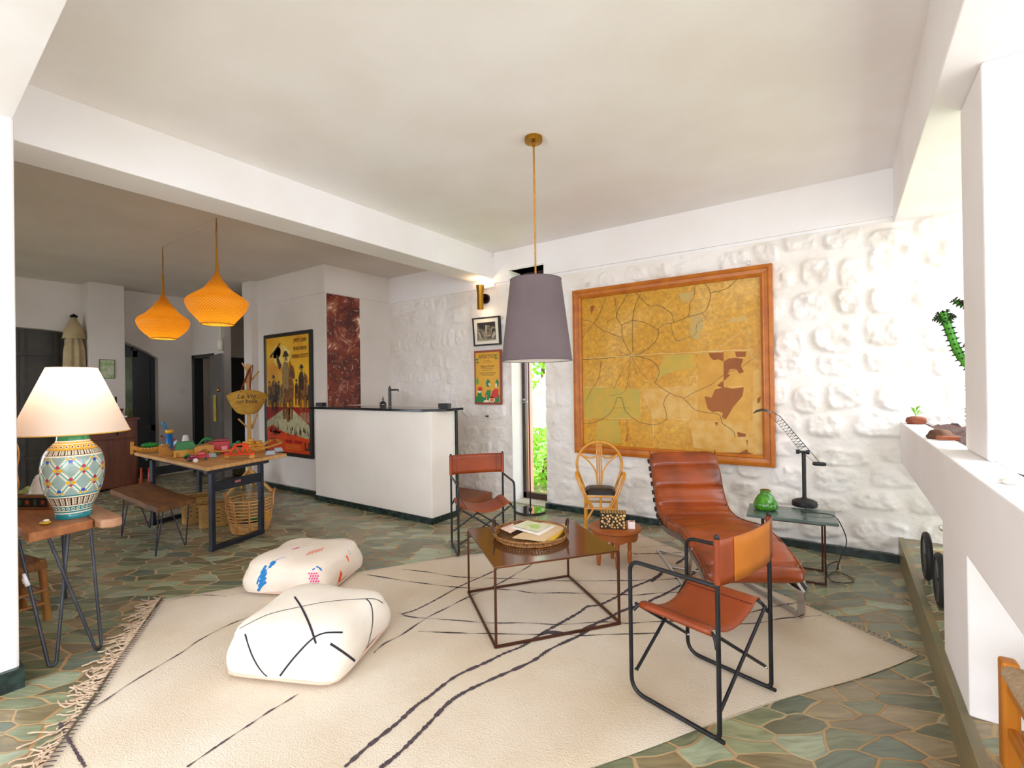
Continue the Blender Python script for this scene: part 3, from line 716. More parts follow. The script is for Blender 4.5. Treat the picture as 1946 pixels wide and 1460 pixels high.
sheet('folder', [(974, 1023), (1035, 1030), (1082, 999), (1030, 994)], TZ+0.024, 0.005, kraft, 'tan card folder lying in the rattan tray under the printed map', 'folder')
def art_map(mb, P, z):
    mb.mi = 1; c = sum(P, Vector())/4
    mb.poly([c+(p-c)*0.78+Vector((0, 0, z-c.z)) for p in P])
    mb.mi = 2; mb.poly([c+(P[1]-c)*0.3*math.cos(k)+(P[2]-c)*0.25*math.sin(k)+Vector((0.01, 0.0, z+0.001-c.z)) for k in [2*PI*i/7 for i in range(7)]])
sheet('folded_map', [(968, 1003), (1025, 1018), (1056, 1001), (1003, 990)], TZ+0.036, 0.003, [paper, grn, grn2], 'white printed sheet with pale green map lying on top in the tray', 'map', art_map)

# ---------------------------------------------------------------- director chairs
def director_chair(label, FL_, FR_, RL_, RR_, group=None):
    """four feet as ground points: front left, front right, rear left, rear right"""
    c = (FL_+FR_+RL_+RR_)/4; x = ((FR_-FL_)+(RR_-RL_)).normalized(); y = Vector((-x.y, x.x, 0))
    if y.dot(FL_-RL_) < 0: y = -y
    wd = ((FR_-FL_).length+(RR_-RL_).length)/4; dp = ((FL_-RL_).length+(FR_-RR_).length)/4
    return c, x, y, wd, dp
def build_director(c, x, y, wd, dp, z0, label):
    t = thing('director_chair', label, 'chair', (c.x, c.y, z0), math.atan2(x.y, x.x))
    W_ = lambda a, b, z: c+x*a+y*b+Vector((0, 0, z0+z))
    HB, HA, HS, r_ = 0.80, 0.61, 0.405, 0.0095
    for s in (-1, 1):
        loop = fillet([W_(s*wd, -dp, HA-0.005), W_(s*wd, dp, HA), W_(s*wd, dp, r_), W_(s*wd, -dp, r_), W_(s*wd, -dp, HB)], 0.075, 7)
        loop = fillet([W_(s*wd, -dp, HA-0.004), W_(s*wd, dp, HA-0.012), W_(s*wd, dp, r_)], 0.05, 7)[:-1]+fillet([W_(s*wd, dp, 0.2), W_(s*wd, dp, r_), W_(s*wd, 0, r_)], 0.07, 7)[1:]+fillet([W_(s*wd, -0.05, r_), W_(s*wd, -dp, r_), W_(s*wd, -dp, 0.2)], 0.032, 6)[1:]+[W_(s*wd, -dp, HB)]
        mb = MB(); mb.tube(loop, r_, 9); mb.build('side_frame', steel_blk, t, smooth=60)
        mb = MB(); mb.obox(W_(s*wd, -dp+0.002, 0.009), (0.015, 0.045, 0.014), rz=math.atan2(x.y, x.x)); mb.build('foot', pm('black_rubber', '#0d0d0e', rough=0.7), t, bevel=0.004)
        xr = s*(wd-0.028)
        mb = MB(); mb.tube(fillet([W_(s*(wd-0.005), dp-0.012, HS-0.03), W_(xr, dp-0.03, HS), W_(xr, -dp+0.03, HS), W_(s*(wd-0.005), -dp+0.008, HS-0.05)], 0.03), 0.008, 8); mb.build('seat_rail', steel_blk, t, smooth=60)
        for yy in (dp-0.012, -dp+0.014):
            off = 0.008*s
            mb = MB(); mb.tube([W_(s*(wd-0.01), yy+off, 0.105), W_(-s*(wd-0.035), yy+off, HS-0.012)], 0.0075, 8); mb.build('cross_brace', steel_blk, t, smooth=60)
        for yy in (dp-0.012, -dp+0.014):
            mb = MB(); mb.ball(W_(s*(wd-0.016), yy, 0.105), 0.007, 1); mb.build('rivet', chrome, t)
    # seat sling, wrapped round the rails
    xr = wd-0.028; sec = [(-xr-0.012, HS-0.012), (-xr-0.012, HS+0.004), (-xr, HS+0.0115), (-xr+0.03, HS+0.004)]
    for k in range(1, 12): 
        u = -1+2*k/12; sec.append((u*(xr-0.03), HS+0.002-0.055*(1-u*u)**0.9))
    sec += [(xr-0.03, HS+0.004), (xr, HS+0.0115), (xr+0.012, HS+0.004), (xr+0.012, HS-0.012)]
    mb = MB(); n = len(sec)
    def sl(u, v):
        i = u*(n-1); k = min(int(i), n-2); f_ = i-k; a = sec[k][0]*(1-f_)+sec[k+1][0]*f_; z = sec[k][1]*(1-f_)+sec[k+1][1]*f_
        inn = 1-0.05*math.sin(PI*u); return W_(a, (2*v-1)*(dp-0.035)*inn, z)
    mb.grid(sl, (n-1)*2, 8); mb.build('seat', leather, t, smooth=60, solid=0.004)
    for s in (-1, 1):
        mb = MB()
        for k in range(46):
            yy = -(dp-0.05)+2*(dp-0.05)*k/45
            mb.obox(W_(s*(xr-0.05), yy, HS-0.005), (0.002, 0.005, 0.004), rz=math.atan2(x.y, x.x))
        mb.build('stitching', stitch_m, t)
    # back sling between the rear uprights
    mb = MB(); hh0, hh1 = HA+0.005, HB-0.008
    def bk(u, v):
        a = -1+2*u; xx = a*(wd+0.0125) if abs(a) > 0.96 else a*(wd+0.0125)
        yy = -dp-0.0125 if False else -dp-0.012-0.030*(1-a*a)
        if abs(a) > 0.93: yy = -dp-0.0125*math.sqrt(max(0, 1-((abs(a)-0.93)/0.07)**2))
        return W_(xx, yy, hh0+(hh1-hh0)*v)
    mb.grid(bk, 40, 6); mb.build('backrest', leather, t, smooth=60, solid=0.004)
    mb = MB()   # suede lining seen from behind
    mb.grid(lambda u, v: W_((-1+2*u)*(wd-0.075), -dp-0.0155-0.030*(1-((-1+2*u)*(wd-0.075)/(wd+0.0125))**2), hh0+0.001+(hh1-hh0-0.002)*v), 30, 4); mb.build('back_lining', suede, t, smooth=60, solid=0.001, label='ochre suede back of the leather backrest')
    for s in (-1, 1):
        mb = MB()   # leather sleeve round each upright
        ring = []
        mb.sweep([W_(s*wd, -dp, hh0), W_(s*wd, -dp, hh1)], [(0.0135*math.cos(q), 0.0135*math.sin(q)) for q in [2*PI*k/12 for k in range(12)]]); mb.build('sleeve', leather, t, smooth=50)
        mb = MB()
        for c_ in range(2):
            for k in range(22): mb.obox(W_(s*(wd-0.052-0.010*c_), -dp-0.022-0.004*c_, hh0+0.008+(hh1-hh0-0.016)*k/21), (0.002, 0.004, 0.0045), rz=math.atan2(x.y, x.x))
        mb.build('stitching', stitch_m, t)
    for s in (-1, 1):
        mb = MB(); mb.ball(W_(s*wd, -dp, HB), 0.010, 2); mb.build('end_cap', steel_blk, t)
    return t
R1 = Vector((-0.415, 1.975, 0)); R2 = Vector((-0.289, 2.44, 0)); xx = (R2-R1).normalized(); yy = Vector((-xx.y, xx.x, 0))
c = (R1+R2)/2+yy*0.205
build_director(c, xx, yy, (R2-R1).length/2, 0.205, 0.0195, 'tan leather director chair seen from behind, standing on the rug before the chaise longue')
FLp = Vector((-2.625, 2.967, 0)); v_ = Vector((0.643, 0.765, 0)).normalized(); u_ = Vector((-v_.y, v_.x, 0))
c = FLp+v_*0.2415+u_*0.205
build_director(c, v_, -u_, 0.2415, 0.205, 0.0, 'tan leather director chair facing the viewer on the slate floor beside the white bar')
# ---------------------------------------------------------------- leather lounger
lax = Vector((-.53, .848, 0)); lsd = Vector((.848, .53, 0)); lfc = Vector((-.40, 2.89, 0))
lg = thing('chaise_longue', 'cognac leather chaise longue with cross seams on a flat chrome frame', 'chaise longue', (lfc.x, lfc.y, RT))
lounge_m = pm('cognac_leather', '#97400c', '#5e2407', scale=3.2, rough=0.36, bump=0.25, bscale=22, detail=5, coat=0.15, lo=0.38, hi=0.68)
prof = spline([Vector((u, z, 0)) for u, z in ((1.34, .84), (1.30, .80), (1.215, .665), (1.14, .525), (1.06, .435), (.95, .405), (.8, .408), (.5, .452), (.32, .438), (.16, .398), (.04, .348), (0.005, .335))], 12)
cum = [0]
for i in range(1, len(prof)): cum.append(cum[-1]+(prof[i]-prof[i-1]).length)
TL = cum[-1]
def LP(a, s, z): return lfc+lax*a+lsd*s+Vector((0, 0, z))
seams = [0.085, 0.19, 0.29, 0.385, 0.47, 0.56, 0.68, 0.82, 0.95]
mb = MB(); NS = len(prof); rings = []; NC = 36
def vn(a, b): return float(vnoise(np.array([a]), np.array([b]), 5, 3)[0])
for i in range(NS):
    t = (prof[min(i+1, NS-1)]-prof[max(i-1, 0)]).normalized(); nrm = Vector((t.y, -t.x, 0))
    if nrm.y < 0: nrm = -nrm
    f = cum[i]/TL; th = 0.054*(1-0.34*max(math.exp(-((f-s)/0.009)**2) for s in seams)); 
    e = min(f, 1-f)/0.035
    if e < 1: th *= max(0.15, math.sqrt(max(0, 1-(1-e)**2)))
    row = []
    for k in range(NC):
        q = 2*PI*k/NC; cx = math.copysign(abs(math.cos(q))**0.35, math.cos(q)); cy = math.copysign(abs(math.sin(q))**0.6, math.sin(q))
        hw_ = 0.268*(1-0.02*max(math.exp(-((f-s)/0.01)**2) for s in seams))
        if e < 1: hw_ *= (0.86+0.14*math.sqrt(max(0, 1-(1-e)**2)))
        off = cy*th
        if cy > 0: off += (vn(f*9+7, cx*2.2+3)-0.5)*0.022+(vn(f*38+3, cx*1.5)-0.5)*0.016*(1 if f > 0.25 else 0.4)
        else: off *= 0.8
        row.append(mb.bm.verts.new(LP(prof[i].x+nrm.x*off, cx*hw_, prof[i].y+nrm.y*off)))
    rings.append(row)
for i in range(NS-1):
    for k in range(NC): mb.face([rings[i][k], rings[i][(k+1) % NC], rings[i+1][(k+1) % NC], rings[i+1][k]], True)
mb.face(rings[0][::-1]); mb.face(rings[-1])
mb.build('cushion', lounge_m, lg, smooth=50)
low = [p for p in prof]
for s in (-1, 1):
    mb = MB(); mb.sweep([LP(p.x-0.0, s*0.262, p.y-0.045) for p in prof[::3]], [(0.016, 0.004), (0.016, -0.004), (-0.016, -0.004), (-0.016, 0.004)][::-1], up=(lax.x*0.5, lax.y*0.5, 1)); mb.build('side_band', pm('grey_steel_band', '#8d8683', rough=0.35, metal=0.8), lg, smooth=40)
    for k in range(10):
        mb = MB()
        f = 0.03+0.042*k; i = min(range(NS), key=lambda j: abs(cum[j]/TL-f)); p = prof[i]
        d = (prof[min(i+1, NS-1)]-prof[max(i-1, 0)]).normalized()
        mb.bar(LP(p.x+0.03-d.x*0.016, s*0.270, p.y-0.028-d.y*0.016), LP(p.x+0.03+d.x*0.016, s*0.270, p.y-0.028+d.y*0.016), 0.018, 0.012, up=lsd)
        mb.build('strap', pm('dark_leather_tab', '#2b1710', rough=0.5), lg)
    mb = MB(); mb.tube([LP(p.x+0.0, s*0.262, p.y+0.038) for p in prof[6:-3:3]], 0.0045, 6); mb.build('piping', lounge_m, lg)
# sled of flat chrome bar
def gp(x, y, z=0.02): return FL(x, y, RT)+Vector((0, 0, z-0.0))
Rf = Vector((-0.225, 3.285, RT)); Rb = Vector((-0.86, 3.90, RT)); Lb = LP(1.37, -0.205, RT); Lf = LP(0.30, -0.205, RT)
mb = MB(); mb.flat(fillet([LP(0.10, 0.16, 0.335), LP(0.02, 0.24, 0.275), Rf+Vector((0, 0, 0.25)), Rf+Vector((0, 0, 0.006)), Rb+Vector((0, 0, 0.006))], 0.05), 0.05, 0.009); mb.build('runner', chrome, lg, smooth=40)
mb = MB(); mb.flat(fillet([LP(0.12, -0.15, 0.335), Lf+Vector((0, 0, 0.25)), Lf+Vector((0, 0, 0.006)), Lb+Vector((0, 0, 0.006))], 0.05), 0.038, 0.009, up=(lsd.x, lsd.y, 0.01)); mb.build('runner', chrome, lg, smooth=40)
mb = MB(); mb.bar(Rb+Vector((0, 0, 0.012)), Lb+Vector((0, 0, 0.012)), 0.02, 0.008); mb.bar(LP(1.0, -0.2, RT+0.012), Rb+(Rf-Rb)*0.35+Vector((0, 0, 0.012)), 0.02, 0.008); mb.build('cross_bar', chrome, lg)
for s in (-0.12, 0.10):
    mb = MB(); mb.flat([LP(0.82, s, RT+0.01), LP(0.74, s, 0.20), LP(0.78, s, 0.375)], 0.038, 0.009, up=(lsd.x, lsd.y, 0.01)); mb.build('post', chrome, lg)

# ---------------------------------------------------------------- pendant with big grey shade
pc = Vector((-1.683, 2.711, 0))
pd = thing('pendant_lamp', 'big grey tapered fabric pendant shade hanging on a gold cord', 'lamp', (pc.x, pc.y, ZC))
brass = pm('aged_brass', '#a97a28', rough=0.28, metal=1)
gold = pm('gold_cord', '#c98f35', '#a8722a', scale=120, rough=0.6)
shade_o = pm('grey_linen', '#695a5b', '#625456', scale=4, rough=0.9, bump=0.2, bscale=300)
shade_i = pm('white_lining', '#efe8df', rough=0.8)
mb = MB(); mb.lathe([(0, 0), (0.06, 0), (0.06, -0.022), (0.058, -0.03), (0.012, -0.034), (0.010, -0.06), (0, -0.062)], pc+Vector((0, 0, ZC)), 32); mb.build('ceiling_plate', brass, pd, smooth=40)
mb = MB(); mb.tube([pc+Vector((0, 0, ZC-0.05)), pc+Vector((0.002, 0, 2.6)), pc+Vector((0, 0, 2.09))], 0.0065, 8); mb.build('cord', gold, pd)
zt, zb, rt, rb = 2.125, 1.585, 0.170, 0.236
mb = MB(); mb.lathe([(rb, zb), (rt, zt)], pc, 64); mb.build('lamp_shade', shade_o, pd, smooth=60)
mb = MB(); mb.lathe([(rb-0.003, zb+0.001), (rt-0.003, zt-0.001)], pc, 64); mb.build('shade_lining', shade_i, pd, smooth=60)
for z, r_ in ((zb, rb), (zt, rt)):
    mb = MB(); mb.tube([pc+Vector((r_*math.cos(2*PI*k/64), r_*math.sin(2*PI*k/64), z)) for k in range(64)], 0.003, 6, closed=True); mb.build('shade_ring', pm('grey_trim_tape', '#5d5256', rough=0.8), pd)
mb = MB(); mb.tube([pc+Vector((0, 0, 2.10)), pc+Vector((0, 0, 1.98))], 0.02, 12)
for k in range(3):
    a = 2*PI*k/3+0.3; mb.tube([pc+Vector((0, 0, 2.08)), pc+Vector((rt*math.cos(a), rt*math.sin(a), zt-0.004))], 0.0025, 6)
mb.build('socket', brass, pd); mb = MB(); mb.ball(pc+Vector((0, 0, 1.93)), 0.045, 2, (1, 1, 1.2)); mb.build('bulb', pm('unlit_bulb_glass', '#f4efe6', rough=0.2), pd)

# ---------------------------------------------------------------- floor lamp behind it
fc_ = Vector((-2.905, 4.50, 0))
fl = thing('floor_lamp', 'slim black floor lamp pole rising from a round glossy black base by the slit window', 'lamp', fc_)
blk_gl = pm('glossy_black_glass', '#08080a', rough=0.04, coat=1)
mb = MB(); mb.lathe([(0, 0), (0.170, 0), (0.175, 0.004), (0.175, 0.02), (0.168, 0.026), (0, 0.026)], fc_, 48); mb.build('base', blk_gl, fl, smooth=40)
mb = MB(); mb.tube([fc_+Vector((0, 0, 0.024)), fc_+Vector((0, 0, 1.86))], 0.0085, 10); mb.lathe([(0.02, 0.026), (0.018, 0.04), (0.009, 0.05)], fc_, 16); mb.build('pole', pm('satin_black_metal', '#0c0c0d', rough=0.35), fl, smooth=50)
mb = MB(); mb.lathe([(0.02, 1.84), (0.055, 1.88), (0.06, 1.98), (0.05, 1.99), (0, 1.99)], fc_, 24); mb.build('lamp_head', MC['satin_black_metal'], fl, smooth=50)

# ---------------------------------------------------------------- two wicker pendants
wick_o = bpy.data.materials.new('woven_rattan_shade'); wick_o.use_nodes = True
def woven(mt, c1, c2, cu, cv, emit=0.0, rough=0.6, zscale=None):
    nt = mt.node_tree; N = nt.nodes; L = nt.links; b = N['Principled BSDF']; b.inputs['Roughness'].default_value = rough
    tc = N.new('ShaderNodeTexCoord'); sx = N.new('ShaderNodeSeparateXYZ'); L.new(tc.outputs['Object'], sx.inputs[0])
    at = N.new('ShaderNodeMath'); at.operation = 'ARCTAN2'; L.new(sx.outputs[1], at.inputs[0]); L.new(sx.outputs[0], at.inputs[1])
    def sn(inp, k, ph=0):
        m_ = N.new('ShaderNodeMath'); m_.operation = 'MULTIPLY_ADD'; m_.inputs[1].default_value = k; m_.inputs[2].default_value = ph; L.new(inp, m_.inputs[0])
        s_ = N.new('ShaderNodeMath'); s_.operation = 'SINE'; L.new(m_.outputs[0], s_.inputs[0]); return s_.outputs[0]
    a = sn(at.outputs[0], cu); c = sn(sx.outputs[2], cv)
    ml = N.new('ShaderNodeMath'); ml.operation = 'MULTIPLY'; L.new(a, ml.inputs[0]); L.new(c, ml.inputs[1])
    ad = N.new('ShaderNodeMath'); ad.operation = 'MULTIPLY_ADD'; ad.inputs[1].default_value = 0.25; ad.inputs[2].default_value = 0.5; L.new(ml.outputs[0], ad.inputs[0])
    ab = N.new('ShaderNodeMath'); ab.operation = 'ABSOLUTE'; L.new(c, ab.inputs[0])
    a2 = N.new('ShaderNodeMath'); a2.operation = 'MULTIPLY_ADD'; a2.inputs[1].default_value = 0.28; L.new(ab.outputs[0], a2.inputs[0]); L.new(ad.outputs[0], a2.inputs[2])
    rp = N.new('ShaderNodeValToRGB'); rp.color_ramp.elements[0].position = 0.3; rp.color_ramp.elements[1].position = 0.8; rp.color_ramp.elements[0].color = srgb(c1); rp.color_ramp.elements[1].color = srgb(c2)
    L.new(a2.outputs[0], rp.inputs[0]); L.new(rp.outputs[0], b.inputs['Base Color'])
    bp = N.new('ShaderNodeBump'); bp.inputs['Strength'].default_value = 0.5; bp.inputs['Distance'].default_value = 0.004; L.new(a2.outputs[0], bp.inputs['Height']); L.new(bp.outputs[0], b.inputs['Normal'])
    if emit: L.new(rp.outputs[0], b.inputs['Emission Color']); b.inputs['Emission Strength'].default_value = emit
    return mt
woven(wick_o, '#8a5006', '#dc9c20', 52, 260)
tr_ = wick_o.node_tree.nodes['Principled BSDF']
wick_in = pm('lit_rattan_inside', '#f0c440', rough=0.6)
def transl(mt, col, w_=0.5):
    nt = mt.node_tree; N = nt.nodes; L = nt.links; b = N['Principled BSDF']; out = N['Material Output']
    t = N.new('ShaderNodeBsdfTranslucent'); t.inputs[0].default_value = srgb(col); mx = N.new('ShaderNodeMixShader'); mx.inputs[0].default_value = w_
    L.new(b.outputs[0], mx.inputs[1]); L.new(t.outputs[0], mx.inputs[2]); L.new(mx.outputs[0], out.inputs[0])
transl(wick_o, '#e08c10', 0.35)
_t = [n for n in wick_o.node_tree.nodes if n.type == 'BSDF_TRANSLUCENT'][0]; _rp = [n for n in wick_o.node_tree.nodes if n.type == 'VALTORGB'][0]; wick_o.node_tree.links.new(_rp.outputs[0], _t.inputs[0])
bulb_on = pm('glowing_bulb', '#fff0c8', rough=0.3, emit=14, ecol='#ffe6a8')
rope = pm('jute_rope', '#a97f45', '#8d6835', scale=80, rough=0.9)
def wicker_pendant(c, rmax, ropen, ztop, zneck, zmax, zbot, label, watt):
    t = thing('wicker_pendant', label, 'lamp', (c.x, c.y, ZL), 0, 'wicker pendants over the wooden table')
    k = rmax/0.295
    kk = rmax/0.295
    pr = [(0.010, ztop), (0.011, (ztop+zneck)/2), (0.016, zneck+0.03), (0.03, zneck-0.01), (0.05, zneck-0.05), (0.08, zneck-0.09), (0.13*kk, zneck-0.135), (0.20*k, zmax+0.085), (0.265*k, zmax+0.045), (0.29*k, zmax+0.018), (rmax, zmax-0.005), (0.285*k, zmax-0.04), (0.262*k, zmax-0.08), (0.22*k, zmax-0.125), (ropen+0.015, zbot+0.02), (ropen, zbot)]
    pr = [(p.x, p.y) for p in spline([Vector((a, b, 0)) for a, b in pr], 4)]
    mb = MB(); mb.lathe(pr, c, 56); mb.build('lamp_shade', wick_o, t, smooth=70)
    mb = MB()
    for i in range(len(pr)-1):   # woven bands stand proud of the shell
        pass
    mb.tube([c+Vector((ropen*math.cos(2*PI*q/48), ropen*math.sin(2*PI*q/48), zbot)) for q in range(48)], 0.007, 6, closed=True); mb.build('rim', pm('rattan_rim', '#d99a2b', '#b87a1c', scale=60, rough=0.6), t)
    mb = MB()
    for s in (-1, 1): mb.tube([c+Vector((0, 0, ZL)), c+Vector((0.012*s, 0, (ZL+ztop)/2)), c+Vector((0.004*s, 0, ztop-0.01))], 0.004, 6)
    mb.build('rope', rope, t)
    mb = MB(); mb.ball(c+Vector((0, 0, zmax-0.01)), 0.038, 2); mb.build('bulb', bulb_on, t)
    mb = MB(); mb.tube([c+Vector((0, 0, zmax+0.03)), c+Vector((0, 0, zmax+0.1))], 0.018, 10); mb.build('socket', steel_blk, t)
    add_light('bulb_light', 'POINT', c+Vector((0, 0, zmax-0.075)), None, watt, (1.0, 0.80, 0.42), 0.03)
WP1 = Vector((-4.809, 2.093, 0)); WP2 = Vector((-6.206, 2.142, 0))
wicker_pendant(WP1, 0.258, 0.132, 2.76, 2.50, 2.235, 2.035, 'onion shaped honey wicker pendant hanging nearer to the big white beam', 2.3)
wicker_pendant(WP2, 0.248, 0.122, 2.72, 2.47, 2.185, 2.0, 'onion shaped honey wicker pendant hanging deeper in the dining room', 2.3)
mb = MB(); mb.tube([WP1+Vector((0, 0, ZL-0.004)), (WP1+WP2)/2+Vector((0, 0.01, ZL-0.004)), WP2+Vector((0, 0, ZL-0.004))], 0.004, 6); tag(mb.build('ceiling_cable', plaster_dim), 'thin pale cable run along the dining ceiling between the two wicker pendants', 'cable')

# ---------------------------------------------------------------- framed wall map
fo = [A(1088, 553, 1, 4.70), A(1466, 500, 1, 4.70), A(1474.5, 887, 1, 4.70), A(1091, 862.5, 1, 4.70)]
X0, X1 = (fo[0].x+fo[3].x)/2, (fo[1].x+fo[2].x)/2; Z1 = (fo[0].z+fo[1].z)/2; Z0 = (fo[2].z+fo[3].z)/2
mp_ = thing('framed_map', 'huge torn yellow road map in a wide orange wood frame on the stone wall', 'map', ((X0+X1)/2, 4.72, Z0))
oak = pm('orange_varnished_wood', '#bc6c10', '#a8590a', scale=9, rough=0.4)
FW = 0.098
def frame_part(mb, x0, x1, z0, z1, fw, yb, yf, steps):
    for (i0, i1, y) in steps:
        for (a, b, c_, d) in ((x0+i0, z0+i0, x1-i0, z0+i1), (x0+i0, z1-i1, x1-i0, z1-i0), (x0+i0, z0+i1, x0+i1, z1-i1), (x1-i1, z0+i1, x1-i0, z1-i1)):
            mb.box(a, y, b, c_, yb, d)
def mitred(mb, x0, x1, z0, z1, prof_, yb):   # prof_: (inset, y) points; mitred moulding
    R_ = [[mb.bm.verts.new((x0+i if sx < 0 else x1-i, y, z0+i if sz < 0 else z1-i)) for sx, sz in ((-1, -1), (1, -1), (1, 1), (-1, 1))] for i, y in prof_]
    for k in range(len(R_)-1):
        for j in range(4): mb.face([R_[k][j], R_[k][(j+1) % 4], R_[k+1][(j+1) % 4], R_[k+1][j]])
mb = MB(); mitred(mb, X0, X1, Z0, Z1, [(0, 4.752), (0, 4.700), (0.03, 4.695), (0.04, 4.702), (0.07, 4.706), (0.078, 4.700), (FW, 4.712), (FW, 4.745)], 4.75); mb.build('frame', oak, mp_)
MYP = 4.735
mapm = bpy.data.materials.new('yellowed_map_paper'); mapm.use_nodes = True
def map_mat(mt):
    nt = mt.node_tree; N = nt.nodes; L = nt.links; b = N['Principled BSDF']; b.inputs['Roughness'].default_value = 0.45
    tc = N.new('ShaderNodeTexCoord')
    n1 = N.new('ShaderNodeTexNoise'); n1.inputs['Scale'].default_value = 1.6; n1.inputs['Detail'].default_value = 4; L.new(tc.outputs['Object'], n1.inputs[0])
    r1 = N.new('ShaderNodeValToRGB'); e = r1.color_ramp.elements; e[0].position = 0.35; e[0].color = srgb('#c98b0a'); e[1].position = 0.68; e[1].color = srgb('#d9a850'); q = e.new(0.5); q.color = srgb('#cd951c'); L.new(n1.outputs['Fac'], r1.inputs[0])
    n2 = N.new('ShaderNodeTexNoise'); n2.inputs['Scale'].default_value = 30; n2.inputs['Detail'].default_value = 8; n2.inputs['Roughness'].default_value = 0.7; L.new(tc.outputs['Object'], n2.inputs[0])
    r2 = N.new('ShaderNodeMapRange'); r2.inputs[1].default_value = 0.3; r2.inputs[2].default_value = 0.65; r2.inputs[3].default_value = 0.62; r2.inputs[4].default_value = 1.14; L.new(n2.outputs['Fac'], r2.inputs[0])
    sc = N.new('ShaderNodeVectorMath'); sc.operation = 'SCALE'; L.new(r1.outputs[0], sc.inputs[0]); L.new(r2.outputs[0], sc.inputs['Scale'])
    L.new(sc.outputs[0], b.inputs['Base Color'])
map_mat(mapm)
m_torn = pm('bare_brown_backing', '#97520f', '#8a480c', scale=3, rough=0.6); m_road = pm('printed_road_line', '#6b4f22', '#85682e', scale=20, rough=0.6); m_gold = pm('golden_map_patch', '#c08508', '#cb9424', scale=8, rough=0.45)
m_grn = pm('greenish_map_patch', '#b09a38', '#c49a30', scale=9, rough=0.5); m_blu = pm('grey_blue_map_patch', '#b39c62', '#c79a3c', scale=12, rough=0.5); m_pale = pm('scuffed_paper', '#d3a960', '#c99438', scale=9, rough=0.6); m_crs = pm('white_crease', '#dcbf82', rough=0.6)
mb = MB(); mb.box(X0+FW-0.004, MYP, Z0+FW-0.004, X1-FW+0.004, MYP+0.012, Z1-FW+0.004)
def mz(L_): return [(1060+a/3.477, 480+b/3.477) for a, b in L_]
def mpoly(L_, mi, lift):
    mb.mi = mi; xl, xh, zl, zh = X0+FW, X1-FW, Z0+FW, Z1-FW
    P = [A(a, b, 1, MYP-lift) for a, b in mz(L_)]
    mb.poly([Vector((min(max(p.x, xl), xh), p.y, min(max(p.z, zl), zh))) for p in P])
mpoly([(925, 660), (1275, 640), (1280, 1110), (930, 1105)], 3, 0.0015)
mpoly([(160, 890), (540, 905), (545, 1100), (160, 1095)], 4, 0.0012); mpoly([(260, 1110), (400, 1105), (420, 1260), (250, 1280)], 4, 0.0012); mpoly([(700, 680), (900, 670), (900, 760), (720, 800), (640, 850)], 4, 0.0012)
mpoly([(870, 400), (930, 380), (960, 480), (930, 580), (880, 560)], 5, 0.0012); mpoly([(800, 270), (900, 260), (860, 330), (810, 310)], 5, 0.0012); mpoly([(1130, 440), (1240, 415), (1250, 450), (1140, 465)], 5, 0.0012)
mpoly([(1290, 780), (1365, 770), (1375, 1330), (1110, 1320), (900, 1290), (870, 1110), (1285, 1110)], 6, 0.001); mpoly([(545, 905), (920, 880), (925, 1100), (630, 1100)], 6, 0.0009)
for L_ in ([(995, 665), (1095, 660), (1096, 720), (1060, 705), (1030, 712), (1005, 690)], [(1170, 655), (1245, 655), (1240, 690), (1180, 690)],
           [(1096, 720), (1130, 700), (1180, 695), (1225, 705), (1210, 750), (1230, 790), (1200, 800), (1180, 770), (1140, 770), (1120, 800), (1140, 810), (1096, 850)],
           [(1096, 850), (1080, 855), (1050, 880), (1096, 895)], [(970, 950), (1015, 960), (1040, 905), (1100, 890), (1160, 900), (1230, 890), (1220, 950), (1160, 1020), (1110, 1105), (1085, 1090), (1090, 1060), (1060, 1050), (1020, 1055), (990, 1030)],
           [(215, 355), (243, 348), (235, 380), (220, 405)], [(1318, 965), (1342, 950), (1335, 990), (1318, 998)], [(1185, 1185), (1245, 1200), (1240, 1218), (1190, 1218)], [(1035, 1122), (1060, 1122), (1050, 1148)], [(1110, 1322), (1200, 1325), (1250, 1300), (1260, 1322), (1300, 1332), (1240, 1336), (1110, 1330)], [(1245, 1240), (1255, 1240), (1252, 1285)], [(455, 1200), (462, 1195), (458, 1255), (450, 1240)]): mpoly(L_, 1, 0.003)
def road(L_, w_, mi=2, lift=0.0024):
    mb.mi = mi; rnd = random.Random(len(L_)+int(L_[0][0]))
    P = spline([A(a, b, 1, MYP-lift) for a, b in mz(L_)], 5); P = [p+Vector((rnd.uniform(-1, 1)*0.003, 0, rnd.uniform(-1, 1)*0.003)) for p in P]
    mb.ribbon(P, w_ if mi != 7 else .0045, (0, -1, 0))
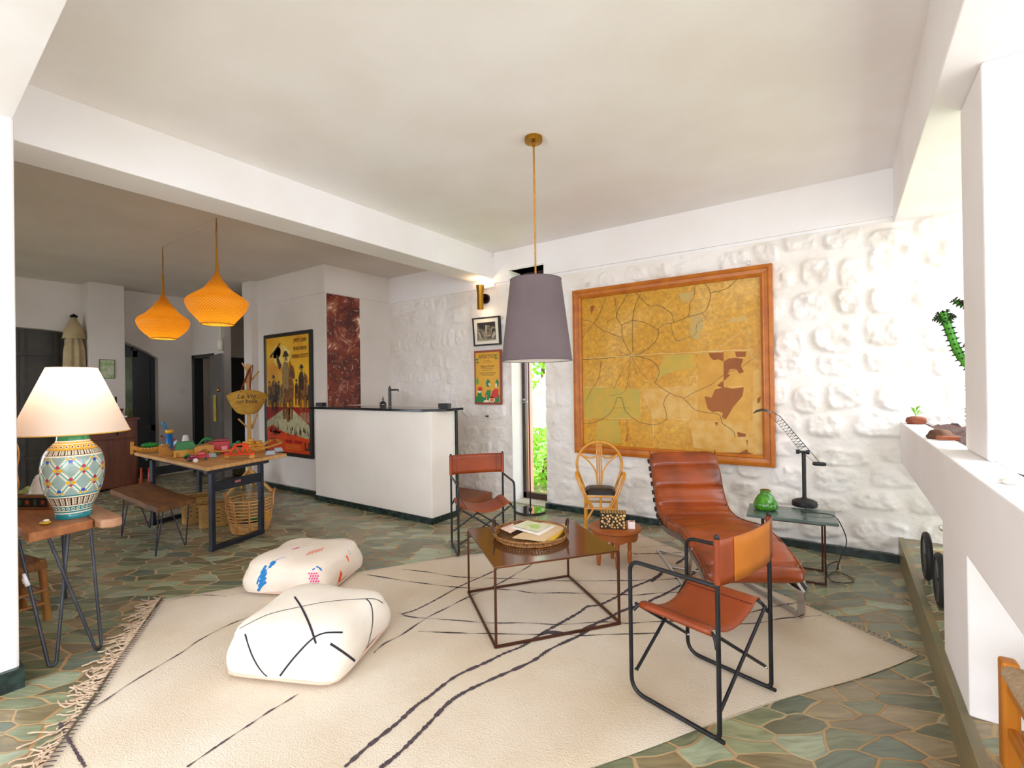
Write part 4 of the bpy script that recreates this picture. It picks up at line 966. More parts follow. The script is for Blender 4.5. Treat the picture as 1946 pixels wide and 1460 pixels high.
for L_, w_ in (([(315, 295), (270, 420), (220, 490), (165, 560), (150, 620)], .005), ([(465, 270), (400, 380), (390, 430), (420, 480), (430, 570), (480, 670)], .006), ([(380, 300), (390, 430)], .005), ([(545, 275), (500, 400), (495, 660)], .006),
    ([(515, 265), (600, 350), (665, 350), (750, 405), (765, 465)], .006), ([(165, 445), (230, 460), (290, 510), (420, 560)], .006), ([(420, 480), (500, 450), (590, 470), (660, 515), (650, 580), (560, 660), (490, 680)], .006), ([(660, 515), (700, 475), (765, 465), (850, 430), (950, 400), (990, 365), (1008, 265), (970, 205)], .006),
    ([(1008, 265), (1110, 240), (1190, 175)], .006), ([(905, 215), (900, 290), (875, 330), (870, 400), (850, 430)], .005), ([(148, 710), (300, 700), (480, 680), (620, 715), (660, 760), (670, 800), (640, 860)], .006), ([(285, 715), (270, 830), (215, 920), (190, 980)], .005),
    ([(640, 860), (740, 930), (830, 965), (920, 1045), (1060, 1070), (1090, 1130), (1160, 1180), (1170, 1220)], .006), ([(830, 965), (900, 925), (1000, 880), (1095, 810), (1230, 745), (1275, 705)], .005), ([(740, 930), (700, 990), (720, 1095), (650, 1135), (550, 1125), (480, 1080), (440, 1030), (425, 960)], .006),
    ([(160, 1130), (250, 1120), (340, 1070), (380, 1000), (390, 960), (425, 960)], .006), ([(370, 1028), (475, 1028)], .003), ([(455, 1120), (470, 1210), (515, 1290)], .004), ([(480, 680), (470, 800), (440, 920), (330, 950)], .003), ([(490, 690), (540, 780), (600, 840)], .003), ([(490, 680), (430, 770), (370, 900)], .003),
    ([(745, 470), (780, 580), (850, 565), (910, 540), (920, 470), (980, 440), (950, 400)], .004), ([(325, 510), (330, 460), (370, 430), (390, 430)], .004), ([(490, 690), (520, 800), (520, 840)], .003), ([(400, 650), (480, 680), (620, 690), (700, 670), (900, 660)], .003)): road(L_, w_)
for L_ in ([(780, 580), (850, 570), (870, 620), (920, 640), (935, 665), (1060, 635), (1240, 510), (1255, 580), (1280, 680), (1360, 735)], [(1090, 1130), (1165, 1200)]): road(L_, .007, 5)
for L_ in ([(148, 705), (600, 675), (925, 658), (1280, 640)], [(160, 1100), (220, 1100)], [(330, 1100), (480, 1097)], [(760, 890), (815, 884)], [(780, 1104), (865, 1104)], [(165, 892), (340, 888)], [(628, 1020), (632, 1220)], [(570, 848), (598, 845)], [(1000, 655), (1090, 655)], [(1130, 890), (1230, 886)]): road(L_, .007, 7, 0.0034)
mb.build('map_sheet', [mapm, m_torn, m_road, m_gold, m_grn, m_blu, m_pale, m_crs], mp_)
for px, py in ((1117, 541), (1422, 500)):
    p = A(px, py, 1, 4.72); mb = MB(); mb.tube([Vector((p.x+0.018*math.cos(q), 4.715, p.z+0.018*math.sin(q))) for q in [2*PI*k/14 for k in range(14)]], 0.003, 5, closed=True); mb.build('hanging_ring', chrome, mp_)
# ================================================================ marble side table, lamp, vase
def depth(P): return (Vector(P)-CAMP).dot(_f)
def PXM(n, P): return n*depth(P)/F_PX
green_marble = pm('grey_green_marble_slab', '#6c7d77', '#45544e', scale=7, rough=0.22, detail=7, lo=0.3, hi=0.7)
TT = 0.445
st = [A(1418.6, 977, 2, TT), A(1594.5, 996, 2, TT), A(1594.5, 961, 2, TT), A(1437, 947, 2, TT)]
sx_ = (st[1]-st[0]).normalized(); sy_ = Vector((-sx_.y, sx_.x, 0)); sw = (st[1]-st[0]).length; sd_ = 0.36
so = Vector((st[0].x, st[0].y, 0))
mt_t = thing('marble_side_table', 'side table with a grey green marble slab on thin brown rod frames', 'side table', (so+sx_*sw/2+sy_*sd_/2))
def SP(a, b, z): return so+sx_*a+sy_*b+Vector((0, 0, z))
mb = MB(); mb.hexa([SP(0, 0, TT-0.022), SP(sw, 0, TT-0.022), SP(sw, sd_, TT-0.022), SP(0, sd_, TT-0.022), SP(0, 0, TT), SP(sw, 0, TT), SP(sw, sd_, TT), SP(0, sd_, TT)]); mb.build('tabletop', green_marble, mt_t, bevel=0.003)
for b in (0.03, sd_-0.05):
    mb = MB(); mb.bar(SP(0.10, b, 0.006), SP(sw-0.08, b, 0.006), 0.011, 0.011); mb.build('floor_rod', rust_rod, mt_t)
    mb = MB(); mb.bar(SP(0.10, b, TT-0.028), SP(sw-0.08, b, TT-0.028), 0.011, 0.011); mb.build('top_rod', rust_rod, mt_t)
    for a in (0.10, sw-0.08):
        mb = MB(); mb.bar(SP(a, b, 0), SP(a, b, TT-0.022), 0.011, 0.011, up=(1, 0.2, 0)); mb.build('leg', rust_rod, mt_t)
vb = A(1455, 968, 2, TT); vs_ = PXM(1, vb)
vz = thing('green_vase', 'small glossy green ribbed ceramic vase with a brown rim on the marble side table', 'vase', (vb.x, vb.y, TT))
mb = MB(); pr = [(0, 0.002), (0.058, 0), (0.078, 0.01), (0.083, 0.03), (0.078, 0.055), (0.062, 0.085), (0.043, 0.112), (0.036, 0.125), (0.037, 0.145), (0.032, 0.145), (0.030, 0.12), (0, 0.11)]
P_ = [(p.x, p.y) for p in spline([Vector((a, b, 0)) for a, b in pr], 3)]
mb.lathe(P_, (vb.x, vb.y, TT+0.001), 40)
for v in mb.bm.verts:
    d = Vector((v.co.x-vb.x, v.co.y-vb.y, 0)); 
    if d.length > 0.04: v.co += d.normalized()*0.003*math.sin(12*math.atan2(d.y, d.x)+60*(v.co.z-TT))
mb.build('body', pm('green_glaze', '#4c9a1c', '#2f6f12', scale=30, rough=0.12, coat=0.6), vz, smooth=60)
mb = MB(); mb.tube([Vector((vb.x+0.0345*math.cos(q), vb.y+0.0345*math.sin(q), TT+0.146)) for q in [2*PI*k/24 for k in range(24)]], 0.0035, 6, closed=True); mb.build('rim', pm('brown_glaze', '#8a5a2a', rough=0.3), vz)
# truss desk lamp
lb = A(1529, 962, 2, TT); fd = facing(lb); lo_ = (lb.x, lb.y)
dl = thing('desk_lamp', 'black counterweighted desk lamp with an open lattice arm standing on the marble side table', 'lamp', (lb.x, lb.y, TT))
mat_b = pm('matt_black_plastic', '#131315', '#1b1b1e', scale=30, rough=0.5)
def LPp(x, y, off=0): 
    p = VPl(x, y, lo_, fd); return p+Vector((fd.y, -fd.x, 0))*off
mb = MB(); mb.lathe([(0, 0.001), (0.085, 0.001), (0.088, 0.01), (0.086, 0.038), (0.06, 0.052), (0.022, 0.062), (0.016, 0.07), (0, 0.07)], (lb.x, lb.y, TT), 36); mb.build('base', mat_b, dl, smooth=40)
piv = LPp(1525.5, 859)
mb = MB(); mb.tube([Vector((lb.x, lb.y, TT+0.06)), Vector((lb.x, lb.y, piv.z-0.01))], 0.0145, 14); mb.build('stem', mat_b, dl, smooth=40)
mb = MB(); nn = Vector((fd.y, -fd.x, 0))
for s in (-1, 1): mb.tube([piv+fd*0.034*s-fd*0.012+Vector((0, 0, 0)), piv+fd*0.034*s+fd*0.012], 0.017, 14)
mb.tube([piv-fd*0.03, piv+fd*0.03], 0.010, 12); mb.build('pivot', mat_b, dl, smooth=40)
tp0 = LPp(1482, 791); tp1 = LPp(1556, 878); bt0 = LPp(1476, 803); bt1 = LPp(1549, 881)
U0 = [LPp(1467, 783), LPp(1483, 792), LPp(1500, 812), LPp(1531, 848), LPp(1557, 878)]
D0 = [LPp(1461, 788), LPp(1476, 803), LPp(1493, 822), LPp(1519, 855), LPp(1550, 881)]
mb = MB(); off = 0.018
for s in (-1, 1):
    mb.tube([p+nn*off*s*(0.4 if i in (0, 4) else 1) for i, p in enumerate(U0)], 0.0016, 5)
mb.tube(D0, 0.0016, 5)
n = 11; up_ = [U0[1].lerp(U0[3], k/n) for k in range(n+1)]; dn_ = [D0[1].lerp(D0[3], k/n) for k in range(n+1)]
for k in range(n+1):
    for s in (-1, 1):
        mb.tube([up_[k]+nn*off*s, dn_[k]], 0.0012, 4)
        if k < n: mb.tube([dn_[k], up_[k+1]+nn*off*s], 0.0012, 4)
    mb.tube([up_[k]-nn*off, up_[k]+nn*off], 0.0012, 4)
mb.build('lattice_arm', mat_b, dl)
cw = LPp(1557, 882)
mb = MB(); mb.tube([cw-fd*0.045, cw-fd*0.03, cw+fd*0.03, cw+fd*0.045], [0.010, 0.0155, 0.0155, 0.010], 14); mb.build('counterweight', mat_b, dl, smooth=40)
hd = [LPp(1431, 786), LPp(1447, 775), LPp(1466, 781)]
mb = MB(); pts = [LPp(1431, 786.5), LPp(1438, 783), LPp(1448, 780.5), LPp(1458, 782), LPp(1467, 785)]
mb.sweep(pts, [(0.019*math.sin(q) if math.sin(q) > 0 else 0.004*math.sin(q), 0.036*math.cos(q)) for q in [2*PI*k/16 for k in range(16)]], up=(0, 0, 1), scales=[0.12, 0.75, 1.0, 0.8, 0.3]); mb.build('lamp_head', pm('grey_metal_reflector', '#5d6063', rough=0.25, metal=0.9), dl, smooth=50)
mb = MB(); c0 = lb+Vector((0, 0, 0.03)); 
cp = [Vector((lb.x, lb.y, TT+0.02))+fd*0.09]+[VPl(x, y, (lb.x, lb.y+0.0), fd) for x, y in ((1570, 964), (1590, 967), (1602, 985), (1604, 1003), (1597, 1030), (1596, 1045))]
cp = [cp[0], SP(sw*0.62, 0.2, TT+0.012), SP(sw-0.03, 0.2, TT+0.01), SP(sw+0.03, 0.2, TT-0.06), SP(sw+0.06, 0.21, TT-0.18), SP(sw+0.02, 0.2, 0.15), SP(sw+0.0, 0.22, 0.05)]+[FL(x, y, 0.008) for x, y in ((1592, 1067), (1573, 1075), (1572, 1090), (1580, 1104), (1600, 1108), (1620, 1107), (1619, 1099), (1600, 1090), (1585, 1087), (1574, 1094))]
mb.tube(spline(cp, 6), 0.0035, 6); tag(mb.build('lamp_cable', mat_b), 'black cable trailing from the desk lamp down behind the marble table to the floor', 'cable')

# ================================================================ low stool with box, rattan child chair
ST = 0.0195
sc_ = Vector((-1.50, 3.545, 0)); SZ = 0.30
orange_w = pm('reddish_varnished_wood', '#a3581e', '#8c4513', scale=5, rough=0.38, stretch=(1, 1, 0.5))
stl = thing('round_stool', 'low round reddish wood stool with turned legs and a scalloped apron, holding a spotted box', 'stool', (sc_.x, sc_.y, ST))
mb = MB(); mb.lathe([(0, SZ-0.022), (0.195, SZ-0.022), (0.204, SZ-0.015), (0.204, SZ-0.004), (0.198, SZ), (0, SZ)], sc_, 48); mb.build('seat', orange_w, stl, smooth=35)
mb = MB(); NS_ = 96
for i in range(NS_):
    q0 = 2*PI*i/NS_; q1 = 2*PI*(i+1)/NS_
    def dz(q): return 0.045+0.022*abs(math.cos(4*q+0.6))
    P = lambda q, r_, z: sc_+Vector((r_*math.cos(q), r_*math.sin(q), z))
    mb.face([mb.bm.verts.new(p) for p in (P(q0, .178, SZ-.022), P(q1, .178, SZ-.022), P(q1, .178, SZ-.022-dz(q1)), P(q0, .178, SZ-.022-dz(q0)))])
    mb.face([mb.bm.verts.new(p) for p in (P(q0, .162, SZ-.022), P(q1, .162, SZ-.022), P(q1, .162, SZ-.022-dz(q1)), P(q0, .162, SZ-.022-dz(q0)))])
    mb.face([mb.bm.verts.new(p) for p in (P(q0, .178, SZ-.022-dz(q0)), P(q1, .178, SZ-.022-dz(q1)), P(q1, .162, SZ-.022-dz(q1)), P(q0, .162, SZ-.022-dz(q0)))])
mb.build('apron', orange_w, stl, weld=True)
for x, y in ((1197, 1071), (1175, 1085), (1138, 1074), (1164, 1061)):
    p = FL(x, y, ST); q = (sc_-p); q.z = 0; p = p+q.normalized()*0.0
    if q.length > 0.16: p = sc_-q.normalized()*0.15
    mb = MB(); mb.lathe([(0, ST), (0.013, ST), (0.017, ST+0.05), (0.0185, ST+0.085), (0.012, ST+0.10), (0.017, ST+0.115), (0.016, ST+0.16), (0.019, ST+0.19), (0.019, SZ-0.03), (0, SZ-0.03)], (p.x, p.y, 0), 14); mb.build('leg', orange_w, stl, smooth=40)
bxc = A(1165, 1004, 2, SZ); fb_ = facing(bxc); fn_ = Vector((-fb_.y, fb_.x, 0))
hwb = PXM(24, bxc); 
sbx = thing('spotted_box', 'dark box covered in round pale inlaid spots standing on the low round stool', 'box', (bxc.x, bxc.y, SZ))
def BX(a, b, z): return Vector((bxc.x, bxc.y, SZ+0.001+z))+fb_*a+fn_*b
mb = MB(); bh = 0.120; mb.hexa([BX(-hwb, -0.03, 0), BX(hwb, -0.03, 0), BX(hwb, 0.08, 0), BX(-hwb, 0.08, 0), BX(-hwb, -0.03, bh), BX(hwb, -0.03, bh), BX(hwb, 0.08, bh), BX(-hwb, 0.08, bh)])
rnd = random.Random(5); sp_ = []
for tr in range(900):
    a = rnd.uniform(-hwb+0.012, hwb-0.012); z = rnd.uniform(0.012, bh-0.012); r_ = rnd.uniform(0.007, 0.0115)
    if all((a-b)**2+(z-c)**2 > (r_+d+0.003)**2 for b, c, d in sp_): sp_.append((a, z, r_))
mb.mi = 1
for a, z, r_ in sp_: mb.poly([BX(a+r_*math.cos(q), -0.0312, z+r_*math.sin(q)) for q in [2*PI*k/10 for k in range(10)]])
for i in range(9):
    for j in range(5):
        a = -hwb+0.012+(2*hwb-0.024)*i/8; b = -0.02+0.09*j/4; r_ = 0.0078; mb.poly([BX(a+r_*math.cos(q), b+r_*math.sin(q), bh+0.0012) for q in [2*PI*k/10 for k in range(10)]])
mb.build('body', [pm('dark_horn_inlay', '#27130c', rough=0.3), pm('bone_spots', '#ddbd78', '#c99c50', scale=40, rough=0.35)], sbx)
wc = A(1200, 1004, 2, SZ); mb = MB(); wd_ = PXM(6.5, wc); mb.obox((wc.x, wc.y, SZ+0.001+wd_), (2*wd_, 2*wd_, 2*wd_), rz=math.atan2(fb_.y, fb_.x)); mb.mi = 1
mb.obox((wc.x+0.001, wc.y+0.001, SZ+0.001+2*wd_), (wd_, wd_, 0.003), rz=math.atan2(fb_.y, fb_.x)); tag(mb.build('little_box', [pm('white_pink_card', '#efdcd8', rough=0.5), pm('dark_red_dot', '#a02a2c', rough=0.5)], bevel=0.003), 'tiny white cube box with a red top mark on the round stool', 'box')
# child chair
lf = Vector((-2.004, 4.045, 0)); rx = facing(lf); rb_ = Vector((-rx.y, rx.x, 0))
rt_ = thing('rattan_child_chair', 'small yellow rattan chair with a round hoop back and black seat cushion', 'chair', lf+rx*0.145+rb_*0.13)
rat = pm('yellow_rattan_cane', '#d9942c', '#c27f1f', scale=14, rough=0.35, coat=0.2)
def RC(a, b, z): return lf+rx*(0.145+a)+rb_*b+Vector((0, 0, z))
for s in (-1, 1):
    mb = MB(); mb.tube([RC(s*0.145, 0, 0), RC(s*0.14, 0, 0.385)], 0.0135, 9); mb.build('leg', rat, rt_, smooth=50)
    mb = MB(); mb.tube([RC(s*0.13, 0.27, 0), RC(s*0.13, 0.26, 0.385)], 0.0135, 9); mb.build('leg', rat, rt_, smooth=50)
    mb = MB(); mb.tube([RC(s*0.145, 0.005, 0.13), RC(s*0.06, 0.005, 0.27)], 0.010, 7); mb.build('corner_brace', rat, rt_, smooth=50)
    for o_ in (0.0, 0.02):
        mb = MB(); mb.tube(spline([RC(s*(0.07+o_), -0.012, 0.27), RC(s*(0.14+o_), -0.012, 0.40), RC(s*(0.195+o_), 0.01, 0.53), RC(s*(0.215+o_*0.6), 0.05, 0.585), RC(s*0.205, 0.12, 0.57), RC(s*0.16, 0.2, 0.45)], 6), 0.0085, 7); mb.build('arm', rat, rt_, smooth=50)
    mb = MB(); mb.tube([RC(s*0.145, 0, 0.372), RC(s*0.13, 0.27, 0.372)], 0.0105, 7); mb.build('side_rail', rat, rt_, smooth=50)
for z, w_ in ((0.375, 0.15), (0.265, 0.15)):
    for y in (0.0, 0.265):
        mb = MB(); mb.tube([RC(-w_, y-0.008, z), RC(w_, y-0.008, z)], 0.0105, 7); mb.build('rail', rat, rt_, smooth=50)
mb = MB(); mb.tube([RC(0, 0, 0.27), RC(0, 0, 0.37)], 0.011, 7); mb.build('spindle', rat, rt_, smooth=50)
hoop = [RC(-0.135, 0.235, 0.36), RC(-0.185, 0.25, 0.50)]+[RC(0.218*math.cos(q), 0.265, 0.632+0.222*math.sin(q)) for q in [PI*(1.08-1.16*k/20) for k in range(21)]]+[RC(0.185, 0.25, 0.50), RC(0.135, 0.235, 0.36)]
mb = MB(); mb.tube(hoop, 0.013, 9); mb.build('hoop', rat, rt_, smooth=50)
def hp(a, z): return RC(a, 0.262, z)
for pts in ([(0, .38), (0, .84)], [(-0.018, .40), (-0.02, .55), (-0.02, .72), (-0.02, .84)], [(0.018, .40), (0.02, .55), (0.02, .72), (0.02, .84)],
            [(-0.02, .45), (-0.035, .56), (-0.09, .65), (-0.19, .735)], [(0.02, .45), (0.035, .56), (0.09, .65), (0.19, .735)],
            [(-0.02, .80), (-0.03, .72), (-0.08, .695), (-0.14, .71), (-0.195, .742)], [(0.02, .80), (0.03, .72), (0.08, .695), (0.14, .71), (0.195, .742)]):
    mb = MB(); mb.tube(spline([hp(a, z) for a, z in pts], 6), 0.0078, 7); mb.build('back_cane', rat, rt_, smooth=50)
mb = MB(); mb.grid(lambda u, v: RC((2*u-1)*0.148, 0.01+0.25*v, 0.385+0.055*((1-(2*u-1)**6)*(1-(2*v-1)**6))**0.5), 16, 12); mb.grid(lambda u, v: RC((2*u-1)*0.148, 0.01+0.25*v, 0.385), 2, 2)
mb.build('cushion', pm('black_vinyl', '#1d1a18', '#2c2825', scale=8, rough=0.35, bump=0.4, bscale=14), rt_, smooth=60)

# ================================================================ bar with black top
bar_ = thing('bar_counter', 'white plastered bar counter with a thin black top and green marble plinth', 'bar', (-4.5, 3.72, 0))
wp = pm('bar_white_plaster', '#ece4da', '#e4dace', scale=1.4, rough=0.75, bump=0.06, bscale=16)
mb = MB(); mb.poly([(-5.55, 3.555, 0), (-3.50, 3.555, 0), (-3.50, 3.925, 0), (-5.492, 3.925, 0), (-5.492, 3.672, 0), (-5.55, 3.672, 0)], (0, 0, 1.162)); mb.build('body', wp, bar_, bevel=0.008)
mb = MB(); mb.poly([(-5.62, 3.515, 1.162), (-3.60, 3.515, 1.162), (-3.415, 3.70, 1.162), (-3.415, 3.97, 1.162), (-5.49, 3.97, 1.162), (-5.49, 3.66, 1.162), (-5.62, 3.66, 1.162)], (0, 0, 0.026)); mb.build('countertop', pm('black_polished_stone', '#101418', rough=0.12), bar_, bevel=0.003)
mb = MB(); mb.box(-5.55, 3.54, 0, -3.486, 3.5545, 0.066); mb.box(-3.4995, 3.54, 0, -3.486, 3.925, 0.066); mb.build('plinth', marble_dark, bar_, bevel=0.002)
mb = MB(); mb.box(-3.535, 3.9255, 0.0, -3.485, 3.955, 1.16); mb.build('edge_slab', marble_dark, bar_)
mb = MB(); mb.box(-5.48, 3.97, 0.0, -3.62, WY-0.06, 0.10); tag(mb.build('wooden_step', pm('red_brown_boards', '#8a4a25', '#7a3e1d', scale=3, rough=0.4, stretch=(6, 0.5, 1))), 'low red brown wooden platform on the floor behind the bar counter', 'platform')
TB = 1.189
def onbar(x, y): p = A(x, y, 2, TB); return p
def up_at(name, px, py, prof_, m_, label, cat, n=20, z=TB, parts=None):
    p = A(px, py, 2, z); mb = MB(); mb.lathe(prof_, (p.x, p.y, z+0.0005), n); return tag(mb.build(name, m_, smooth=40), label, cat), p
bp_ = Vector((-4.46, 3.78, TB)); fz = VPl(741, 760, (bp_.x, bp_.y), facing(bp_)); 
def bar_pt(px, yy):   # ground point on the bar at depth row yy seen at column px
    r_ = ray(px, 770); t = yy/r_.y; return Vector((r_.x*t, yy, TB))
p = bar_pt(741, 3.86); mf = thing('bar_tap', 'tall black tap', 'tap', p); mf['label'] = 'tall black tap with a short straight spout standing on the bar top'
hf = A(741, 737, 1, 3.86).z-TB
mb = MB(); mb.tube([p+Vector((0, 0, 0.001)), p+Vector((0, 0, hf))], 0.018, 12); mb.build('body', MC['satin_black_metal'], mf, smooth=40)
fdv = facing(p); mb = MB(); mb.tube([p+Vector((0, 0, hf-0.03)), p+fdv*0.10+Vector((0, 0, hf-0.025)), p+fdv*0.10+Vector((0, 0, hf-0.045))], 0.010, 8); mb.build('spout', MC['satin_black_metal'], mf)
mb = MB(); mb.tube([p+Vector((0, 0, hf)), p-fdv*0.0+Vector((0, 0, hf+0.02))], 0.008, 8); mb.build('lever', MC['satin_black_metal'], mf)
p = bar_pt(728, 3.84); bt = thing('pump_bottle', 'small dark round bottle with a pointed stopper on the bar beside the black tap', 'bottle', p)
dkg = pm('dark_brown_glass', '#1e1210', rough=0.12, coat=0.4)
mb = MB(); mb.lathe([(0, 0.001), (0.036, 0.001), (0.040, 0.01), (0.040, 0.04), (0.028, 0.058), (0.012, 0.066), (0.011, 0.08), (0, 0.08)], p, 22); mb.build('body', dkg, bt, smooth=40)
mb = MB(); mb.lathe([(0, 0.08), (0.014, 0.08), (0.014, 0.093), (0.007, 0.10), (0.006, 0.118), (0, 0.122)], p, 14); mb.build('stopper', dkg, bt, smooth=40)
p = bar_pt(845, 3.80); mb = MB(); hs = PXM(11, p); mb.obox(p+Vector((0, 0, 0.026)), (hs*2, 0.07, 0.05), rz=0.15); tag(mb.build('speaker_box', mat_b, bevel=0.004), 'small black speaker box on the bar top right above the director chair', 'speaker')
p = bar_pt(610, 3.60); mb = MB(); mb.obox(p+Vector((0, 0, 0.026)), (0.12, 0.07, 0.048), rz=0.1); tag(mb.build('speaker_box', mat_b, bevel=0.004), 'small black speaker box on the bar top before the red marble panel', 'speaker')

# ================================================================ sconce and small frames on the stone wall
sp0 = A(922, 568, 1, 4.75)
scn = thing('wall_sconce', 'brass tube wall light on a dark round plate above the small framed photograph', 'wall light', (sp0.x, 4.75, sp0.z))
mb = MB(); M = Matrix.Rotation(R(90), 3, 'X')
mb.tube([Vector((sp0.x, 4.775, sp0.z)), Vector((sp0.x, 4.735, sp0.z))], 0.062, 24); mb.build('wall_plate', pm('dark_bronze', '#2e1a12', rough=0.3, metal=0.8), scn, smooth=40)
mb = MB(); t0 = Vector((-3.74, 4.62, 2.40)); zt_ = 2.66
a0 = A(913, 588, 1, 4.63); a1 = A(913, 541, 1, 4.63); c0 = Vector((a0.x+0.0, 4.63, a0.z)); c1 = Vector((a1.x, 4.63, a1.z))
mb.lathe([(0.040, 0), (0.040, (c1.z-c0.z)*0.62), (0.052, (c1.z-c0.z)*0.97), (0.049, (c1.z-c0.z)*0.97), (0.036, (c1.z-c0.z)*0.6), (0.036, 0.0)], c0, 28); mb.build('tube', brass, scn, smooth=40)
mb = MB(); mb.tube([Vector((c0.x, 4.66, sp0.z)), Vector((sp0.x, 4.74, sp0.z))], 0.012, 8); mb.build('bracket', MC['dark_bronze'], scn)
mb = MB(); mb.ball(c0+Vector((0, 0, (c1.z-c0.z)*0.68)), 0.022, 2); mb.build('bulb', bulb_on, scn)
add_light('sconce_light', 'POINT', c0+Vector((0, 0, (c1.z-c0.z)*0.95)), None, 1.6, (1, 0.72, 0.4), 0.02); add_light('sconce_light', 'POINT', c0+Vector((0, 0, -0.02)), None, 0.6, (1, 0.75, 0.45), 0.02)

YW = 4.722
def wpx(px, py, lift=0): return A(px, py, 1, YW-lift)
def hz(L_): return [(880+a/7.3, 580+b/7.3) for a, b in L_]
q = [wpx(a, b) for a, b in ((897, 605.3), (948.5, 599.9), (951, 654.7), (900.3, 658.4))]
pf = thing('framed_photo', 'small black framed black-and-white photograph with white mount, hung slightly crooked above a yellow poster', 'picture', sum(q, Vector())/4)
pf['label'] = 'small black framed old photograph in a white mount, hung crooked above the yellow poster'
def quad_frame(root, q, fw, dpt, fm, inner):
    c = sum(q, Vector())/4
    ins = [c+(p-c)*(1-fw/abs((p-c).x)) for p in q]; mb = MB()
    for i in range(4):
        a, b, b2, a2 = q[i], q[(i+1) % 4], ins[(i+1) % 4], ins[i]; mb.poly([a, b, b2, a2], (0, dpt, 0))
    mb.build('frame', fm, root)
    return ins
ins = quad_frame(pf, q, 0.022, 0.03, black_gloss, None)
mount = pm('cream_mount_card', '#e9e0cf', rough=0.7); sep = pm('sepia_print', '#4c4238', '#8d8068', scale=18, rough=0.5, lo=0.4, hi=0.6); sepd = pm('sepia_dark', '#2e2620', rough=0.5); sepl = pm('sepia_light', '#b9ad94', '#a09278', scale=20, rough=0.5)
mb = MB(); mb.poly([p+Vector((0, 0.006, 0)) for p in ins], (0, 0.012, 0)); mb.mi = 1
def onp(L_, lift): return [wpx(a, b, lift) for a, b in hz(L_)]
mb.poly([p+Vector((0, 0.005, 0)) for p in onp([(190, 250), (440, 225), (455, 485), (195, 505)], 0)])
mb.mi = 2
for L_ in ([(195, 250), (440, 228), (442, 300), (330, 275), (300, 330), (220, 330)], [(215, 340), (265, 420), (285, 470), (230, 440)], [(400, 330), (445, 320), (448, 380), (400, 400)]): mb.poly([p+Vector((0, 0.0044, 0)) for p in onp(L_, 0)])
mb.mi = 3
for L_ in ([(305, 275), (325, 280), (330, 410), (305, 415)], [(200, 370), (225, 370), (270, 470), (235, 475)], [(390, 440), (430, 350), (450, 400), (420, 460)], [(300, 420), (380, 415), (385, 430), (300, 436)], [(200, 485), (450, 470), (452, 482), (200, 500)]): mb.poly([p+Vector((0, 0.0038, 0)) for p in onp(L_, 0)])
mb.build('print', [mount, sep, sepd, sepl], pf)
q = [wpx(a, b) for a, b in ((900.3, 667.5), (951.0, 664.0), (952.0, 769.0), (903.0, 769.0))]; xm0 = (q[0].x+q[3].x)/2; xm1 = (q[1].x+q[2].x)/2; zm0 = (q[2].z+q[3].z)/2; zm1 = (q[0].z+q[1].z)/2
q = [Vector((xm0, YW, zm1)), Vector((xm1, YW, zm1)), Vector((xm1, YW, zm0)), Vector((xm0, YW, zm0))]
pa_ = thing('aperitivo_poster', 'narrow framed yellow drinks poster with green and red figures beside the slit window', 'poster', Vector(((xm0+xm1)/2, YW, zm0)))
ins = quad_frame(pa_, q, 0.016, 0.03, pm('reddish_thin_frame', '#8e3a12', rough=0.4), None)
py_ = pm('poster_yellow', '#dfa713', '#d79c0f', scale=4, rough=0.4); pgreen = pm('poster_green', '#127a3a', rough=0.4); pred = pm('poster_red', '#c8200f', rough=0.4); pwhite = pm('poster_white', '#efe3cd', rough=0.4); plime = pm('poster_lime', '#5f9a1c', rough=0.4); pdark = pm('poster_dark_text', '#5b4010', rough=0.5); porange = pm('poster_orange', '#e0701a', rough=0.4)
mb = MB(); mb.poly([p+Vector((0, 0.006, 0)) for p in ins], (0, 0.012, 0))
def ap(L_, mi, k=1):
    mb.mi = mi; mb.poly([Vector((min(max(p.x, xm0+0.016), xm1-0.016), YW+0.0055-0.0008*k, max(p.z, zm0+0.016))) for p in onp(L_, 0)])
def circ(cx, cy, rx_, ry_, n=14): return [(cx+rx_*math.cos(2*PI*k/n), cy+ry_*math.sin(2*PI*k/n)) for k in range(n)]
ap([(165, 1270), (230, 1250), (300, 1290), (400, 1270), (500, 1240), (500, 1350), (170, 1350)], 1)
ap(circ(345, 1085, 30, 55), 1, 2); ap(circ(470, 1085, 22, 55), 1, 2); ap(circ(362, 1100, 10, 22), 3, 3); ap([(300, 1250), (330, 1180), (380, 1175), (375, 1290), (300, 1290)], 1, 2)
ap([(375, 1290), (400, 1200), (440, 1160), (490, 1165), (485, 1290)], 2, 2); ap(circ(457, 1115, 12, 30), 3, 3); ap(circ(232, 1165, 34, 30), 2, 2); ap(circ(225, 1190, 24, 32), 3, 1); ap([(190, 1290), (200, 1220), (250, 1215), (265, 1290)], 1, 2)
ap(circ(398, 1315, 42, 40), 3, 2); ap(circ(398, 1315, 30, 28), 5, 3); ap(circ(320, 1340, 40, 22), 3, 2); ap([(300, 1250), (345, 1250), (322, 1290)], 5, 3); ap([(318, 1290), (326, 1290), (326, 1330), (318, 1330)], 3, 3); ap([(165, 1050), (200, 990), (220, 1080), (190, 1110)], 4, 2)
for cx, cy in ((200, 760), (460, 700), (465, 740), (205, 800)): ap([(cx-30, cy-8), (cx, cy-18), (cx+28, cy+6), (cx, cy-4), (cx-12, cy+22)], 1, 2)
for y, a, b in ((768, 290, 370), (790, 265, 395), (880, 245, 425), (905, 270, 400), (940, 225, 450), (960, 240, 440), (978, 260, 420)): ap([(a, y), (b, y-5), (b, y), (a, y+5)], 6, 1)
mb.mi = 6
